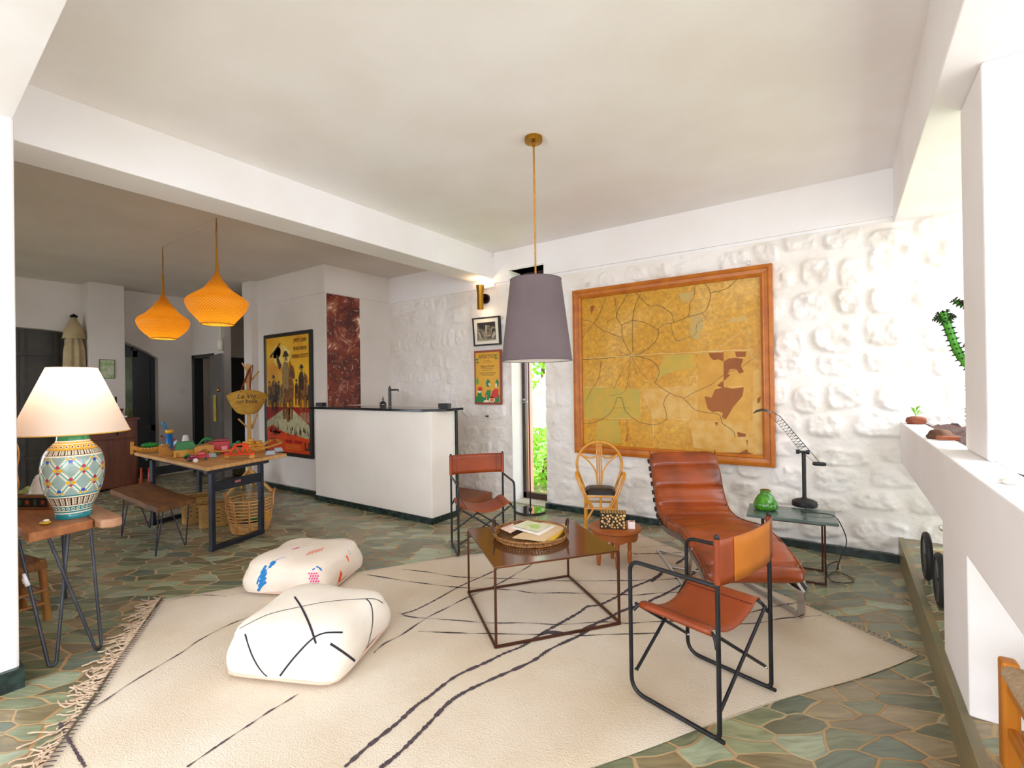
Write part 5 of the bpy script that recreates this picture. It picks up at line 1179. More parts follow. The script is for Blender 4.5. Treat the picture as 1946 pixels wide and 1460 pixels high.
c_ = wpx(*hz([(328, 715)])[0]); add_text(mb, 'APERITIVO', 0.075, (c_.x, YW+0.0046, c_.z), (1, 0, 0.0), (0, 0, 1), squeeze=0.74)
c_ = wpx(*hz([(330, 848)])[0]); add_text(mb, 'Salone di Studi', 0.045, (c_.x, YW+0.0046, c_.z), (1, 0, 0.0), (0, 0, 1), 0.3, squeeze=0.8)
mb.build('poster_sheet', [py_, pgreen, pred, pwhite, plime, porange, pdark], pa_)
# small hook
pk = A(926, 791, 1, 4.75); mb = MB(); mb.obox((pk.x, 4.745, pk.z), (0.03, 0.03, 0.016)); tag(mb.build('wall_hook', mat_b), 'tiny black hook in the stone wall below the yellow poster', 'hook')
# ================================================================ film poster on the dining wall
YP = 3.655
pw = thing('film_poster', 'tall black framed orange and red western film poster on the white wall by the bar', 'poster', (-6.42, YP, 0.47))
X0p, X1p, Z0p, Z1p = A(502, 740, 1, YP).x, A(591.8, 740, 1, YP).x, 0.487, 2.205
mb = MB(); mitred(mb, X0p, X1p, Z0p, Z1p, [(0, 3.688), (0, YP), (0.045, YP-0.004), (0.05, YP+0.008), (0.05, 3.68)], 3.69); mb.build('frame', black_gloss, pw)
# same picture area for the print; art coordinates u (0..1 left-right), v (0..1 top-down)
def U(u, v, k=0): return Vector((X0p+0.05+(X1p-X0p-0.10)*u, YP+0.012-0.0008*k, Z1p-0.05-(Z1p-Z0p-0.10)*v))
org = pm('poster_orange_sky', '#d9900f', '#e8b62a', scale=2.2, rough=0.3, lo=0.35, hi=0.62); rd = pm('poster_deep_red', '#a31509', '#8c1208', scale=6, rough=0.3); br1 = pm('poster_rider_brown', '#5a3316', '#8a5a2a', scale=26, rough=0.35, lo=0.45, hi=0.55); br2 = pm('poster_dark_brown', '#2b1a10', '#45301c', scale=22, rough=0.35)
cr_ = pm('poster_pale_ground', '#9c9a72', '#c0b690', scale=14, rough=0.35); tan_ = pm('poster_tan', '#a8834e', '#74612f', scale=24, rough=0.35); orr = pm('poster_orange_red', '#d2440f', '#c23a0c', scale=5, rough=0.3); glow = pm('poster_pale_glow', '#ecd680', '#e2b845', scale=5, rough=0.35); ltx = pm('poster_line_text', '#6a3a10', rough=0.4); lt2 = pm('poster_yellow_line', '#d98a24', rough=0.4)
mb = MB(); mb.poly([U(0, 0), U(1, 0), U(1, 1), U(0, 1)], (0, 0.01, 0))
def pp(L_, mi, k): mb.mi = mi; mb.poly([U(min(max(a, 0), 1), min(max(b, 0), 1), k) for a, b in L_])
def blob(cx, cy, rx_, ry_, mi, k, n=12, j=0.0, sd=1):
    r_ = random.Random(sd); pp([(cx+rx_*math.cos(2*PI*i/n)*(1+r_.uniform(-j, j)), cy+ry_*math.sin(2*PI*i/n)*(1+r_.uniform(-j, j))) for i in range(n)], mi, k)
blob(0.38, 0.17, 0.2, 0.1, 7, 1, 14, .15, 3); blob(0.25, 0.13, 0.12, 0.06, 7, 1, 12, .2, 8)
pp([(0, .61), (1, .61), (1, .86), (0, .80)], 1, 1); pp([(0, .74), (0.4, .63), (0.62, .63), (1, .77), (1, .87), (0, .85)], 4, 2)
pp([(0, .80), (.15, .77), (.3, .81), (.5, .84), (.7, .85), (1, .88), (1, 1), (0, 1)], 6, 3)
# generic riders: front-view horse, legs, rider with hat
def rider(cx, cy, s, k, hc, rc, rear=0):
    e = lambda L_, m_, kk: pp([(cx+a*s*1.25, cy+b_*s*.62) for a, b_ in L_], m_, kk)
    for x0 in (-.055, -.02, .03, .065): e([(x0-.012, .10), (x0+.016, .10), (x0+.010+.01*math.sin(x0*90), .34), (x0-.008, .34)], hc, k)
    e([(-.08, -.02), (-.04, -.10), (.05, -.11), (.09, -.03), (.085, .10), (.04, .16), (-.04, .16), (-.08, .10)], hc, k+.3)
    e([(.0, -.02), (.02, -.17), (.045, -.24), (.085, -.22), (.11, -.12), (.095, -.08), (.075, -.12), (.08, .02)], hc, k+.6)
    e([(.03, -.23), (.042, -.28), (.052, -.235)], hc, k+.7); e([(.055, -.17), (.07, -.17), (.085, -.10), (.075, -.09)], 3, k+.9)
    e([(-.06, .0), (-.075, -.18), (-.04, -.27), (.01, -.27), (.03, -.16), (.02, .02)], rc, k+1.0)
    e([(-.06, -.02), (-.035, -.02), (-.05, .16), (-.075, .17)], rc, k+1.1)
    e([(-.035, -.28), (-.02, -.335), (.005, -.335), (.012, -.28)], 5, k+1.2); e([(-.06, -.318), (.03, -.326), (.02, -.35), (-.005, -.385), (-.035, -.38), (-.045, -.345)], 3, k+1.4)
for a_ in ((.08, .50, .5, 3, 3, 2), (.31, .50, .5, 3.2, 5, 3), (.94, .50, .5, 3, 3, 5), (.72, .49, .5, 3.1, 2, 3), (.19, .50, .72, 4, 3, 2), (.84, .46, .88, 4.2, 2, 3)): rider(*a_)
rider(.50, .44, 1.32, 6, 2, 5)
pp([(.33, .29), (.27, .22), (.25, .155), (.29, .15), (.32, .20), (.38, .25)], 3, 7.7); pp([(.09, .178), (.13, .172), (.36, .055), (.352, .048), (.11, .155)], 3, 7.9)
pp([(.47, .62), (.56, .62), (.54, .74), (.49, .74)], 2, 6)
rnd = random.Random(9)
for k in range(46): 
    cx = rnd.uniform(.03, .98); cy = .80+rnd.uniform(-.035, .03)+cx*.035; s = rnd.uniform(.012, .03); pp([(cx-s*.4, cy+s), (cx, cy-s), (cx+s*.4, cy+s)], 3 if k % 3 else 2, 6)
for k in range(14): pp([(rnd.uniform(.05, .4), .83)]+[(rnd.uniform(.05, .4), rnd.uniform(.78, .86)) for _ in range(2)], 1, 5)
for k in range(7): pp([(.78+.03*k, .655), (.79+.03*k, .65), (.80+.03*k, .74), (.785+.03*k, .73)], 4, 4)
mb.mi = 3
for s, v, sz in (('JAMES CAAN', .045, .075), ('MICHAEL SARRAZIN', .115, .07), ('BRENDA SCOTT', .18, .075)):
    c_ = U(.80, v, 8); add_text(mb, s, sz, c_, (1, 0, 0), (0, 0, 1), squeeze=0.72 if len(s) < 13 else 0.50)
mb.mi = 3
for v, a, b in ((.905, .45, .60), (.905, .64, .82), (.90, .08, .22)): pp([(a, v-.013), (b, v-.013), (b, v+.013), (a, v+.013)], 1, 7)
pp([(.88, .90), (.905, .90), (.905, .95), (.955, .95), (.955, .90), (.98, .90), (.98, .97), (.88, .97)], 3, 7)
for v in (.935, .95, .965): pp([(.45, v), (.80, v), (.80, v+.004), (.45, v+.004)], 9, 7)
mb.build('poster_sheet', [org, rd, br1, br2, cr_, tan_, orr, glow, ltx, lt2], pw)

# ================================================================ dining table
wt = pm('worn_oak_boards', '#c9995f', '#b07e48', scale=4, rough=0.5, stretch=(0.6, 6, 1), bump=0.1, bscale=30)
gun = pm('dark_blue_grey_steel', '#2c2f3a', '#1f2129', scale=7, rough=0.42, metal=0.5)
DT = 0.752
tq = [A(255, 860, 2, DT), A(392, 889, 2, DT), A(545, 862, 2, DT)]
a_, b_, c_ = tq; d_ = a_+(c_-b_)
dtb = thing('trestle_table', 'long oak topped table on dark steel frame legs, covered with toys', 'table', ((a_+c_)/2).xy.to_3d())
mb = MB(); mb.hexa([p-Vector((0, 0, 0.034)) for p in (a_, b_, c_, d_)]+[Vector(p) for p in (a_, b_, c_, d_)]); mb.build('tabletop', wt, dtb, bevel=0.006)
ux = (a_-b_).normalized(); uy = (c_-b_).normalized(); L_t = (a_-b_).length; W_t = (c_-b_).length
def TP(a, b, z): return Vector((b_.x, b_.y, 0))+Vector((ux.x, ux.y, 0))*a+Vector((uy.x, uy.y, 0))*b+Vector((0, 0, z))
lg0 = FL(402, 1052); o0 = (lg0-TP(0, 0, 0)); a0_ = o0.dot(ux); b0_ = o0.dot(uy)
b1_ = (FL(530, 1020)-TP(0, 0, 0)).dot(uy)
for aa in (max(0.05, a0_+0.02), 1.50):
    for bb in (b0_+0.03, b1_):
        mb = MB(); mb.bar(TP(aa, bb, 0.0), TP(aa, bb, DT-0.06), 0.045, 0.035, up=uy); mb.build('leg', gun, dtb, bevel=0.003)
    mb = MB(); mb.bar(TP(aa, b0_+0.01, 0.021), TP(aa, b1_+0.02, 0.021), 0.05, 0.04); mb.build('foot_rail', gun, dtb, bevel=0.003)
    mb = MB(); mb.bar(TP(aa, b0_+0.03, 0.56), TP(aa, b1_, 0.56), 0.03, 0.085); mb.build('cross_rail', gun, dtb, bevel=0.003)
    mb = MB(); mb.bar(TP(aa, b0_-0.03, DT-0.05), TP(aa, b1_+0.08, DT-0.05), 0.05, 0.03); mb.build('top_rail', gun, dtb, bevel=0.003)
    mb = MB(); mb.bar(TP(aa+0.02, b0_+0.03, 0.50), TP(aa+0.12, b0_+0.06, DT-0.06), 0.02, 0.03); mb.build('angle_brace', gun, dtb)
for bb in (b0_+0.03, b1_): 
    mb = MB(); mb.bar(TP(0.02, bb, DT-0.05), TP(L_t-0.05, bb, DT-0.05), 0.03, 0.028); mb.build('long_rail', gun, dtb)
mb = MB(); mb.bar(TP(a0_+0.0, (b0_+b1_)/2-0.03, 0.575), TP(a0_+0.0, (b0_+b1_)/2+0.03, 0.575), 0.004, 0.02); mb.build('badge', pm('faded_red_badge', '#a05a55', rough=0.6), dtb)

# ---- bench on hairpin legs
bw = pm('brown_aged_plank', '#7b4d26', '#5e3818', scale=4, rough=0.6, stretch=(0.7, 5, 1), bump=0.2, bscale=24)
BZ = 0.455
bq = [A(210, 930, 2, BZ), A(298, 966, 2, BZ), A(387, 943, 2, BZ)]
a_, b_, c_ = bq; c_ = b_+(c_-b_)*.82; d_ = a_+(c_-b_); L_b = (a_-b_).length; W_b = (c_-b_).length
bn = thing('plank_bench', 'low bench of one worn brown plank on thin dark hairpin legs beside the table', 'bench', ((a_+c_)/2).xy.to_3d())
mb = MB(); NU, NV = 16, 5; bx_ = (a_-b_).normalized(); by_ = (c_-b_).normalized()
rnd = random.Random(2); jt = [rnd.uniform(-.01, .01) for _ in range(40)]
outl = []
for i in range(13): outl.append(b_+(a_-b_)*i/12+by_*(-0.004+jt[i]*0.6))
for i in range(13): outl.append(d_+(c_-d_)*i/12+by_*(jt[13+i]))
mb.poly([p-Vector((0, 0, 0.045)) for p in outl], (0, 0, 0.045)); mb.build('seat', bw, bn, bevel=0.006)
hp_m = pm('grey_iron_rod', '#4c4d55', '#3a3b42', scale=9, rough=0.45, metal=0.6)
def BP(a, b, z): return Vector((b_.x, b_.y, 0))+Vector((bx_.x, bx_.y, 0))*a+Vector((by_.x, by_.y, 0))*b+Vector((0, 0, z))
for aa in (0.16, L_b-0.20):
    for bb, s in ((0.04, 1), (W_b-0.04, -1)):
        mb = MB(); mb.tube(fillet([BP(aa-0.09, bb, BZ-0.045), BP(aa+0.0, bb, 0.006), BP(aa+0.10, bb+s*0.12, BZ-0.045)], 0.02, 4), 0.006, 7); mb.build('hairpin_leg', hp_m, bn, smooth=50)

# ---- foreground lamp table
LZ = 0.710
lt = thing('lamp_table', 'rustic side table of two thick worn planks on hairpin legs, under the painted lamp', 'table', (-3.9, 0.77, 0))
pw1 = pm('orange_brown_plank', '#a86a3a', '#8a5028', scale=5, rough=0.5, stretch=(0.8, 5, 2), bump=0.3, bscale=26)
pw2 = pm('bleached_plank', '#b58a6c', '#9a6c4c', scale=5, rough=0.55, stretch=(0.8, 5, 2), bump=0.3, bscale=26)
mb = MB(); mb.poly([(-3.385, 0.575, LZ-0.052), (-3.445, 0.845, LZ-0.052), (-4.5, 0.855, LZ-0.052), (-4.5, 0.575, LZ-0.052)], (0, 0, 0.05)); mb.build('plank', pw1, lt, bevel=0.008, bseg=3)
mb = MB(); mb.poly([(-3.455, 0.851, LZ-0.052), (-3.385, 0.86, LZ-0.052), (-3.355, 0.91, LZ-0.052), (-3.375, 0.955, LZ-0.052), (-3.45, 0.965, LZ-0.052), (-4.5, 0.97, LZ-0.052), (-4.5, 0.862, LZ-0.052)], (0, 0, 0.05)); mb.build('plank', pw2, lt, bevel=0.012, bseg=3)
def hair(mb, p0, pb0, pb1, p1): mb.tube([Vector(p0)]+fillet([Vector(p0).lerp(Vector(pb0), .9), Vector(pb0), Vector(pb1), Vector(p1).lerp(Vector(pb1), .9)], 0.03, 5)+[Vector(p1)], 0.0075, 8)
zt2 = LZ-0.052
f0, f1 = FL(91, 1262), FL(107, 1258); g0, g1 = FL(183, 1240), FL(193, 1231)
f0.z = f1.z = g0.z = g1.z = 0.008
f0 = FL(93, 1270); f1 = FL(107, 1265); f0.z = f1.z = 0.008
for L_ in ((A(34, 1025, 2, zt2), f0, f1, A(130, 1013, 2, zt2)), (A(92, 1022, 2, zt2), g0, g1, A(172, 1003, 2, zt2))):
    mb = MB(); hair(mb, *L_); mb.build('hairpin_leg', hp_m, lt, smooth=50)
for yy in (0.62, 0.92):
    mb = MB(); hair(mb, (-4.30, yy, zt2), (-4.42, yy, 0.008), (-4.40, yy+0.01, 0.008), (-4.48, yy, zt2)); mb.build('hairpin_leg', hp_m, lt, smooth=50)

# ---- painted ceramic lamp
Lc = Vector((-3.632, 0.803, LZ-0.001)); 
tl = thing('ceramic_table_lamp', 'table lamp with a big painted teal and yellow ceramic jar and glowing cream shade', 'lamp', Lc)
PR = [(0.104, 0), (0.107, 0.012), (0.104, 0.03), (0.108, 0.05), (0.118, 0.075), (0.140, 0.115), (0.158, 0.15), (0.171, 0.20), (0.178, 0.25), (0.179, 0.295), (0.172, 0.335), (0.158, 0.37), (0.137, 0.395), (0.116, 0.415), (0.100, 0.428), (0.094, 0.44), (0.092, 0.455), (0.088, 0.475)]
PR = [(a*0.775, b) for a, b in PR]
PS = [(p.x, p.y) for p in spline([Vector((a, b, 0)) for a, b in PR], 4)]
def rad(z):
    for i in range(len(PS)-1):
        if PS[i][1] <= z <= PS[i+1][1]: t = (z-PS[i][1])/max(1e-6, PS[i+1][1]-PS[i][1]); return PS[i][0]*(1-t)+PS[i+1][0]*t
    return PS[-1][0]
K = {'teal': '#1c7f86', 'aqua': '#5fa6a0', 'cream': '#efe6cc', 'yell': '#dca520', 'brown': '#4a1f18', 'grn': '#2f8a5a', 'blue': '#1c49b0', 'redd': '#b5203c', 'field': '#8fa6a0'}
KM = {k: pm('glaze_'+k, v, rough=0.16, coat=0.5) for k, v in K.items()}; KL = list(KM.keys())
bands = [(0, .030, 'teal'), (.030, .036, 'cream'), (.036, .044, 'teal'), (.044, .049, 'cream'), (.049, .072, 'teal'), (.072, .079, 'cream'), (.079, .125, 'brown'), (.125, .133, 'cream'), (.133, .140, 'teal'), (.140, .352, 'field'), (.352, .360, 'cream'), (.360, .388, 'brown'), (.388, .393, 'yell'), (.393, .418, 'yell'), (.418, .423, 'cream'), (.423, .430, 'yell'), (.430, .438, 'cream'), (.438, .475, 'grn')]
mb = MB()
for z0, z1, k in bands:
    mb.mi = KL.index(k); n = max(1, int((z1-z0)/0.008)); mb.lathe([(rad(z0+(z1-z0)*i/n), z0+(z1-z0)*i/n) for i in range(n+1)], Lc, 56)
mb.mi = 0; mb.lathe([(0, 0.0), (0.0806, 0)], Lc, 56); mb.lathe([(0.068, 0.475), (0, 0.478)], Lc, 56)
def S(q, z, k=1): r_ = rad(z)+0.0009*k; return Lc+Vector((r_*math.cos(q), r_*math.sin(q), z))
def gl(pts, w_, col, k=1):
    mb.mi = KL.index(col); P = [S(q, z, k) for q, z in pts]; prev = None
    for i, p in enumerate(P):
        nrm = Vector((p.x-Lc.x, p.y-Lc.y, 0)).normalized(); t = (P[min(i+1, len(P)-1)]-P[max(i-1, 0)]).normalized(); sd = t.cross(nrm).normalized()
        a, b = mb.bm.verts.new(p-sd*w_/2), mb.bm.verts.new(p+sd*w_/2)
        if prev: mb.face([prev[0], prev[1], b, a])
        prev = (a, b)
def dot(q, z, r_, col, k=3, n=9):
    mb.mi = KL.index(col); rr = rad(z); mb.poly([S(q+r_*math.cos(2*PI*i/n)/rr, z+r_*math.sin(2*PI*i/n), k) for i in range(n)])
zf0, zf1 = 0.142, 0.350; ND = 8; dq = 2*PI/ND; zmid = (zf0+zf1)/2
for d in range(ND):
    for s in (-1, 1):
        def ln(t, o=0): return (d*dq+s*t*dq*1.5+0.1+o, zf0+(zf1-zf0)*t)
        for o, w_, c_, k in ((0.055, 0.006, 'cream', 1), (-0.055, 0.006, 'cream', 1), (0, 0.0075, 'aqua', 2)): gl([ln(t/14, o) for t in range(15)], w_, c_, k)
        for t in range(26):
            a = ln((t+.5)/26); 
            for o in (-0.1, 0.1): gl([(a[0]+o*0.75, a[1]), (a[0]+o*1.35, a[1])], 0.004, 'cream' if t % 1 == 0 else 'brown', 1.5)
# lattice cells: centres where lines of opposite slope leave a diamond
for row in range(0, 4):
    z = zf0+(zf1-zf0)*(row/3.0)
    for d in range(ND):
        q = d*dq+0.1+(0.5*dq if row % 2 == 0 else 0)+dq*0.5
        zz = min(max(z, zf0+0.022), zf1-0.022)
        if row in (0, 3): dot(q, zz, 0.010, 'blue'); dot(q-0.09, zz+(-.012 if row == 0 else .012), .007, 'yell'); dot(q+0.09, zz+(-.012 if row == 0 else .012), .007, 'yell')
        else:
            dot(q-0.085, zz, .0105, 'yell'); dot(q+0.085, zz, .0105, 'yell'); dot(q, zz+.018, .0095, 'redd'); dot(q, zz-.016, .0075, 'redd')
for z0, z1, n in ((.082, .122, 26), (.363, .386, 28)):
    for d in range(n):
        q = 2*PI*d/n; gl([(q, z0), (q, z1)], .006, 'cream', 1)
        for k in range(6): zz = z0+(z1-z0)*(k+.5)/6; gl([(q+.05, zz), (q+.15, zz)], .003, 'cream', 1)
for d in range(26): 
    q = 2*PI*d/26; dot(q, .060, .008, 'cream', 1); dot(q, .060, .0045, 'teal', 2); dot(q, .405, .008, 'cream', 1); dot(q, .405, .0045, 'brown', 2)
mb.build('jar', [KM[k] for k in KL], tl, smooth=50)
shade_c = pm('cream_paper_shade', '#f4e8de', rough=0.8); transl(shade_c, '#ffe4cc', 0.45)
mb = MB(); mb.lathe([(0.258, 0.480), (0.112, 0.850)], Lc, 64); mb.build('lamp_shade', shade_c, tl, smooth=60)
mb = MB(); mb.tube([Lc+Vector((0.258*math.cos(2*PI*k/64), 0.258*math.sin(2*PI*k/64), 0.480)) for k in range(64)], 0.003, 6, closed=True); mb.build('shade_rim', pm('yellow_trim', '#d8a640', rough=0.7), tl)
mb = MB(); mb.tube([Lc+Vector((0, 0, 0.47)), Lc+Vector((0, 0, 0.60))], 0.016, 12); mb.build('socket', brass, tl); mb = MB(); mb.ball(Lc+Vector((0, 0, 0.65)), 0.04, 2); mb.build('bulb', pm('warm_lit_bulb', '#fff2d8', rough=0.3, emit=3.5, ecol='#ffe2b0'), tl)
add_light('table_lamp_light', 'POINT', Lc+Vector((0, 0, 0.72)), None, 1.9, (1.0, 0.92, 0.84), 0.04)
mb = MB(); mb.tube(spline([A(20, 838, 0, -3.75), A(30, 842, 0, -3.75), A(36, 862, 0, -3.75), A(32, 895, 0, -3.78), A(36, 925, 0, -3.8), A(30, 945, 2, LZ+0.004), A(29, 985, 2, LZ+0.004), A(22, 1000, 2, LZ+0.004)], 6), 0.0035, 6); tag(mb.build('cord', pm('orange_fabric_cord', '#c98a4a', rough=0.7)), 'orange fabric flex looping between the painted lamp and the white wall end', 'cord')
p = A(86, 996, 2, LZ); mb = MB(); mb.ball(p+Vector((0, 0, 0.008)), 0.03, 2, (1.3, 0.8, 0.3)); mb.mi = 1; mb.ball(p+Vector((0.0, 0.004, 0.018)), 0.013, 2, (1.3, 1, 0.5)); tag(mb.build('soap_dish', [pm('mustard_ceramic', '#c79d1e', rough=0.4), paper]), 'small flat mustard yellow dish with a white pebble before the painted lamp', 'dish')
# tiled box with cloth and tissue
bo = [A(18, 968, 2, LZ), A(95, 968, 2, LZ)]; bo0 = Vector((bo[1].x, bo[1].y, LZ)); bu = Vector((bo[0].x-bo[1].x, bo[0].y-bo[1].y, 0)).normalized(); bv_ = Vector((-bu.y, bu.x, 0)); 
if bv_.x > 0: bv_ = -bv_
Wb = 0.30; Hb = PXM(26, bo0)
tb = thing('tiled_box', 'wooden box with dark star painted tiles along its side, behind the painted lamp', 'box', bo0)
def TBp(a, b, z): return bo0+bu*a+bv_*b+Vector((0, 0, z))
mb = MB(); mb.hexa([TBp(0, 0, 0), TBp(Wb, 0, 0), TBp(Wb, .16, 0), TBp(0, .16, 0), TBp(0, 0, Hb), TBp(Wb, 0, Hb), TBp(Wb, .16, Hb), TBp(0, .16, Hb)]); mb.build('body', pm('box_wood', '#96602f', '#7c4b22', scale=8, rough=0.5), tb, bevel=0.002)
mb = MB(); mb.poly([TBp(.015, -.001, .012), TBp(Wb-.01, -.001, .012), TBp(Wb-.01, -.001, Hb-.014), TBp(.015, -.001, Hb-.014)])
for k in range(5):
    ca = .045+.05*k; mb.mi = 1 if k % 2 == 0 else 2
    if k % 2 == 0: mb.poly([TBp(ca+(.02 if i % 2 == 0 else .010)*math.cos(i*PI/5+.3), -.002, Hb/2+(.02 if i % 2 == 0 else .010)*math.sin(i*PI/5+.3)) for i in range(10)])
    else: mb.poly([TBp(ca+.009*math.cos(i*PI/5), -.002, Hb/2+.022*math.sin(i*PI/5)) for i in range(10)])
mb.build('tile_band', [pm('black_tile', '#17120f', rough=0.3), pm('rust_star', '#a8481e', rough=0.4), pm('green_leaf_tile', '#3f5a44', rough=0.4)], tb)
mb = MB(); rnd = random.Random(3)
cl = TBp(.125, .05, Hb); mb.grid(lambda u, v: cl+bu*(u-.5)*.12+bv_*(v-.5)*.08+Vector((0, 0, .004+.10*max(0, 1-((u-.5)**2+(v-.5)**2)*4.5)*(0.7+.5*abs(math.sin(9*u+5*v))))), 16, 12); tag(mb.build('crumpled_tissue', paper, smooth=60), 'crumpled white tissue sticking up from the tiled box behind the lamp', 'tissue')
mb = MB(); cl2 = TBp(.235, .08, Hb); mb.grid(lambda u, v: cl2+bu*(u-.5)*.11+bv_*(v-.5)*.12+Vector((0, 0, .006+.035*max(0, 1-((u-.5)**2+(v-.5)**2)*4)*(0.7+.4*math.sin(11*u)*math.cos(7*v)))), 14, 10); tag(mb.build('folded_cloth', pm('yellow_green_print', '#b5b060', '#6f8a5a', scale=30, rough=0.9), smooth=60), 'yellow and green patterned cloth folded on the left of the tiled box', 'cloth')

# rush stool under the lamp table
rs_w = pm('golden_pole_wood', '#a8702c', '#875218', scale=8, rough=0.5, stretch=(1, 1, 0.3))
ra = FL(90, 1178); ra = Vector((ra.x, ra.y, 0)); rux = Vector((-0.98, -0.17, 0)).normalized(); ruy = Vector((0.17, -0.98, 0)).normalized()
SHt = zat_ = None
def zat(gx, gy, py):
    lo, hi = -1.0, 5.0
    for _ in range(50):
        m_ = (lo+hi)/2; d = Vector((gx, gy, m_))-CAMP; w_ = d.dot(_f); y_ = 730-F_PX*d.dot(_u2)/w_
        if y_ > py: lo = m_
        else: hi = m_
    return (lo+hi)/2
SHt = zat(ra.x, ra.y, 1062)
rst = thing('rush_stool', 'low rustic pole wood stool with a woven rush seat, half hidden under the lamp table', 'stool', ra+rux*.15+ruy*.15)
def RS(a, b, z): return ra+rux*a+ruy*b+Vector((0, 0, z))
for a in (0, .32):
    for b in (0, .30):
        mb = MB(); mb.tube([RS(a, b, 0), RS(a*0.94+0.01, b*.94+.01, SHt*.5), RS(a*.9+.02, b*.9+.02, SHt)], [.021, .019, .021], 9); mb.build('leg', rs_w, rst, smooth=50)
for z in (.09, .17):
    for s in (0, 1):
        mb = MB(); mb.tube([RS(0, .3*s, z), RS(.32, .3*s, z)], .012, 7); mb.build('stretcher', rs_w, rst, smooth=50)
        mb = MB(); mb.tube([RS(.32*s, 0, z+.02), RS(.32*s, .3, z+.02)], .012, 7); mb.build('stretcher', rs_w, rst, smooth=50)
mb = MB(); mb.hexa([RS(-.01, -.01, SHt-.06), RS(.33, -.01, SHt-.06), RS(.33, .31, SHt-.06), RS(-.01, .31, SHt-.06), RS(0, 0, SHt-.005), RS(.32, 0, SHt-.005), RS(.32, .3, SHt-.005), RS(0, .3, SHt-.005)]); mb.build('seat', pm('brown_rush', '#6b3f1a', '#925f2a', scale=50, rough=0.8, stretch=(0.3, 3, 1), bump=0.5, bscale=60), rst, bevel=0.012)
mb = MB(); mb.tube([A(43, 1100, 0, -3.42), A(46, 1110, 0, -3.42)], .004, 6); mb.tube([A(45, 1091, 0, -3.40), A(53, 1113, 0, -3.40)], [.006, .011], 8)
tag(mb.build('cord_switch', pm('white_switch', '#e8e6ea', rough=0.3)), 'white in-line cord switch hanging against a hairpin leg of the lamp table', 'switch')
# ================================================================ cabinet, pot, parasol, small picture
cab_w = pm('red_brown_cabinet_wood', '#6e3416', '#56270e', scale=4, rough=0.35, stretch=(1, 4, 0.6))
cb = thing('wooden_cabinet', 'dark red brown wooden cabinet with a drawer over a door, against the far pillar', 'cabinet', (-8.8, 2.2, 0))
MB().box(-8.99, 1.82, 0.03, -8.615, 2.63, 1.0).build('body', cab_w, cb, bevel=0.004)
MB().box(-9.0, 1.80, 1.0, -8.585, 2.65, 1.028).build('top', cab_w, cb, bevel=0.005)
d_w = MB().box(-8.616, 1.85, 0.735, -8.598, 2.605, 0.985).build('drawer', cab_w, cb, bevel=0.004)
d_r = MB().box(-8.616, 1.85, 0.05, -8.598, 2.605, 0.715).build('door', cab_w, cb, bevel=0.004)
kp = A(223, 824, 0, -8.59); mb = MB(); mb.ball(kp, 0.016, 2); mb.tube([kp, kp+Vector((0.0, 0, -0.035))], 0.006, 6); mb.build('pull', pm('iron_pull', '#15110e', rough=0.3, metal=0.7), d_w)
kp = A(254, 846, 0, -8.59); mb = MB(); mb.ball(kp, 0.018, 2); mb.build('knob', MC['iron_pull'], d_r)
tc2 = pm('terracotta', '#7c3d1e', '#6b3015', scale=10, rough=0.7)
pp_ = A(243, 790, 2, 1.03); pp_ = Vector((-8.78, 2.42, 1.029))
pot = thing('plant_pot', 'small terracotta pot with a dark upright stem on top of the wooden cabinet', 'plant pot', pp_)
mb = MB(); mb.lathe([(0, 0), (0.055, 0), (0.08, 0.11), (0.088, 0.115), (0.088, 0.135), (0.075, 0.135), (0.07, 0.12), (0, 0.12)], pp_, 24); mb.build('pot', tc2, pot, smooth=40)
mb = MB(); mb.tube([pp_+Vector((0, 0, .12)), pp_+Vector((.004, .003, .24)), pp_+Vector((0, 0, .31))], [.012, .010, .014], 8); mb.build('stem', pm('dark_stem', '#1c1712', rough=0.8), pot)
mb = MB(); rnd = random.Random(6); c0 = Vector((-8.76, 2.56, 1.032))
for k in range(38):
    a = rnd.uniform(0, 6.28); l_ = rnd.uniform(.05, .13); q = c0+Vector((rnd.uniform(-.03, .03), rnd.uniform(-.03, .03), 0)); e = q+Vector((math.cos(a)*l_*.6, math.sin(a)*l_*.4, rnd.uniform(.03, .16))); m_ = (q+e)/2+Vector((0, 0, .02))
    s_ = Vector((-math.sin(a), math.cos(a), .2))*.007; mb.face([mb.bm.verts.new(p) for p in (q, m_+s_, e, m_-s_)])
tag(mb.build('dried_bouquet', pm('dry_olive_leaves', '#5e6234', '#7b7a48', scale=20, rough=0.8)), 'tuft of dry olive green leaves lying beside the pot on the cabinet', 'dried plants')
mb = MB(); mb.ball((-8.66, 2.50, 1.046), .018, 2, (2.2, 1.3, .9)); tag(mb.build('paper_wad', paper), 'small white crumpled paper on the front of the cabinet top', 'paper')
# closed parasol
par = thing('closed_parasol', 'closed cream parasol with a dark finial leaning beside the far pillar', 'parasol', (-9.18, 2.06, 0))
can = pm('cream_parasol_cloth', '#bda982', '#a8946e', scale=5, rough=0.85)
mb = MB(); NQ = 60
def parp(u, v):
    q = 2*PI*u; z = 0.55+1.97*v; base_r = 0.135*(1-v)**0.5*(1 if v < .85 else 1)+0.012; base_r = 0.015+0.115*min(1, ((1-v)/0.25))**0.8*(0.85+0.15*math.sin(3*v+1))
    r_ = base_r*(1+0.16*math.sin(8*q)*(0.4 if v > .9 else 1)); return (-9.18+r_*math.cos(q), 2.055+r_*math.sin(q), z)
mb.grid(parp, NQ, 30, closeu=True); mb.build('canopy', can, par, smooth=60)
mb = MB(); mb.lathe([(0.128, 2.20), (0.135, 2.19), (0.105, 2.33), (0.03, 2.50), (0.0, 2.52)], (-9.18, 2.055, 0), 16); mb.build('vent_cap', can, par, smooth=50)
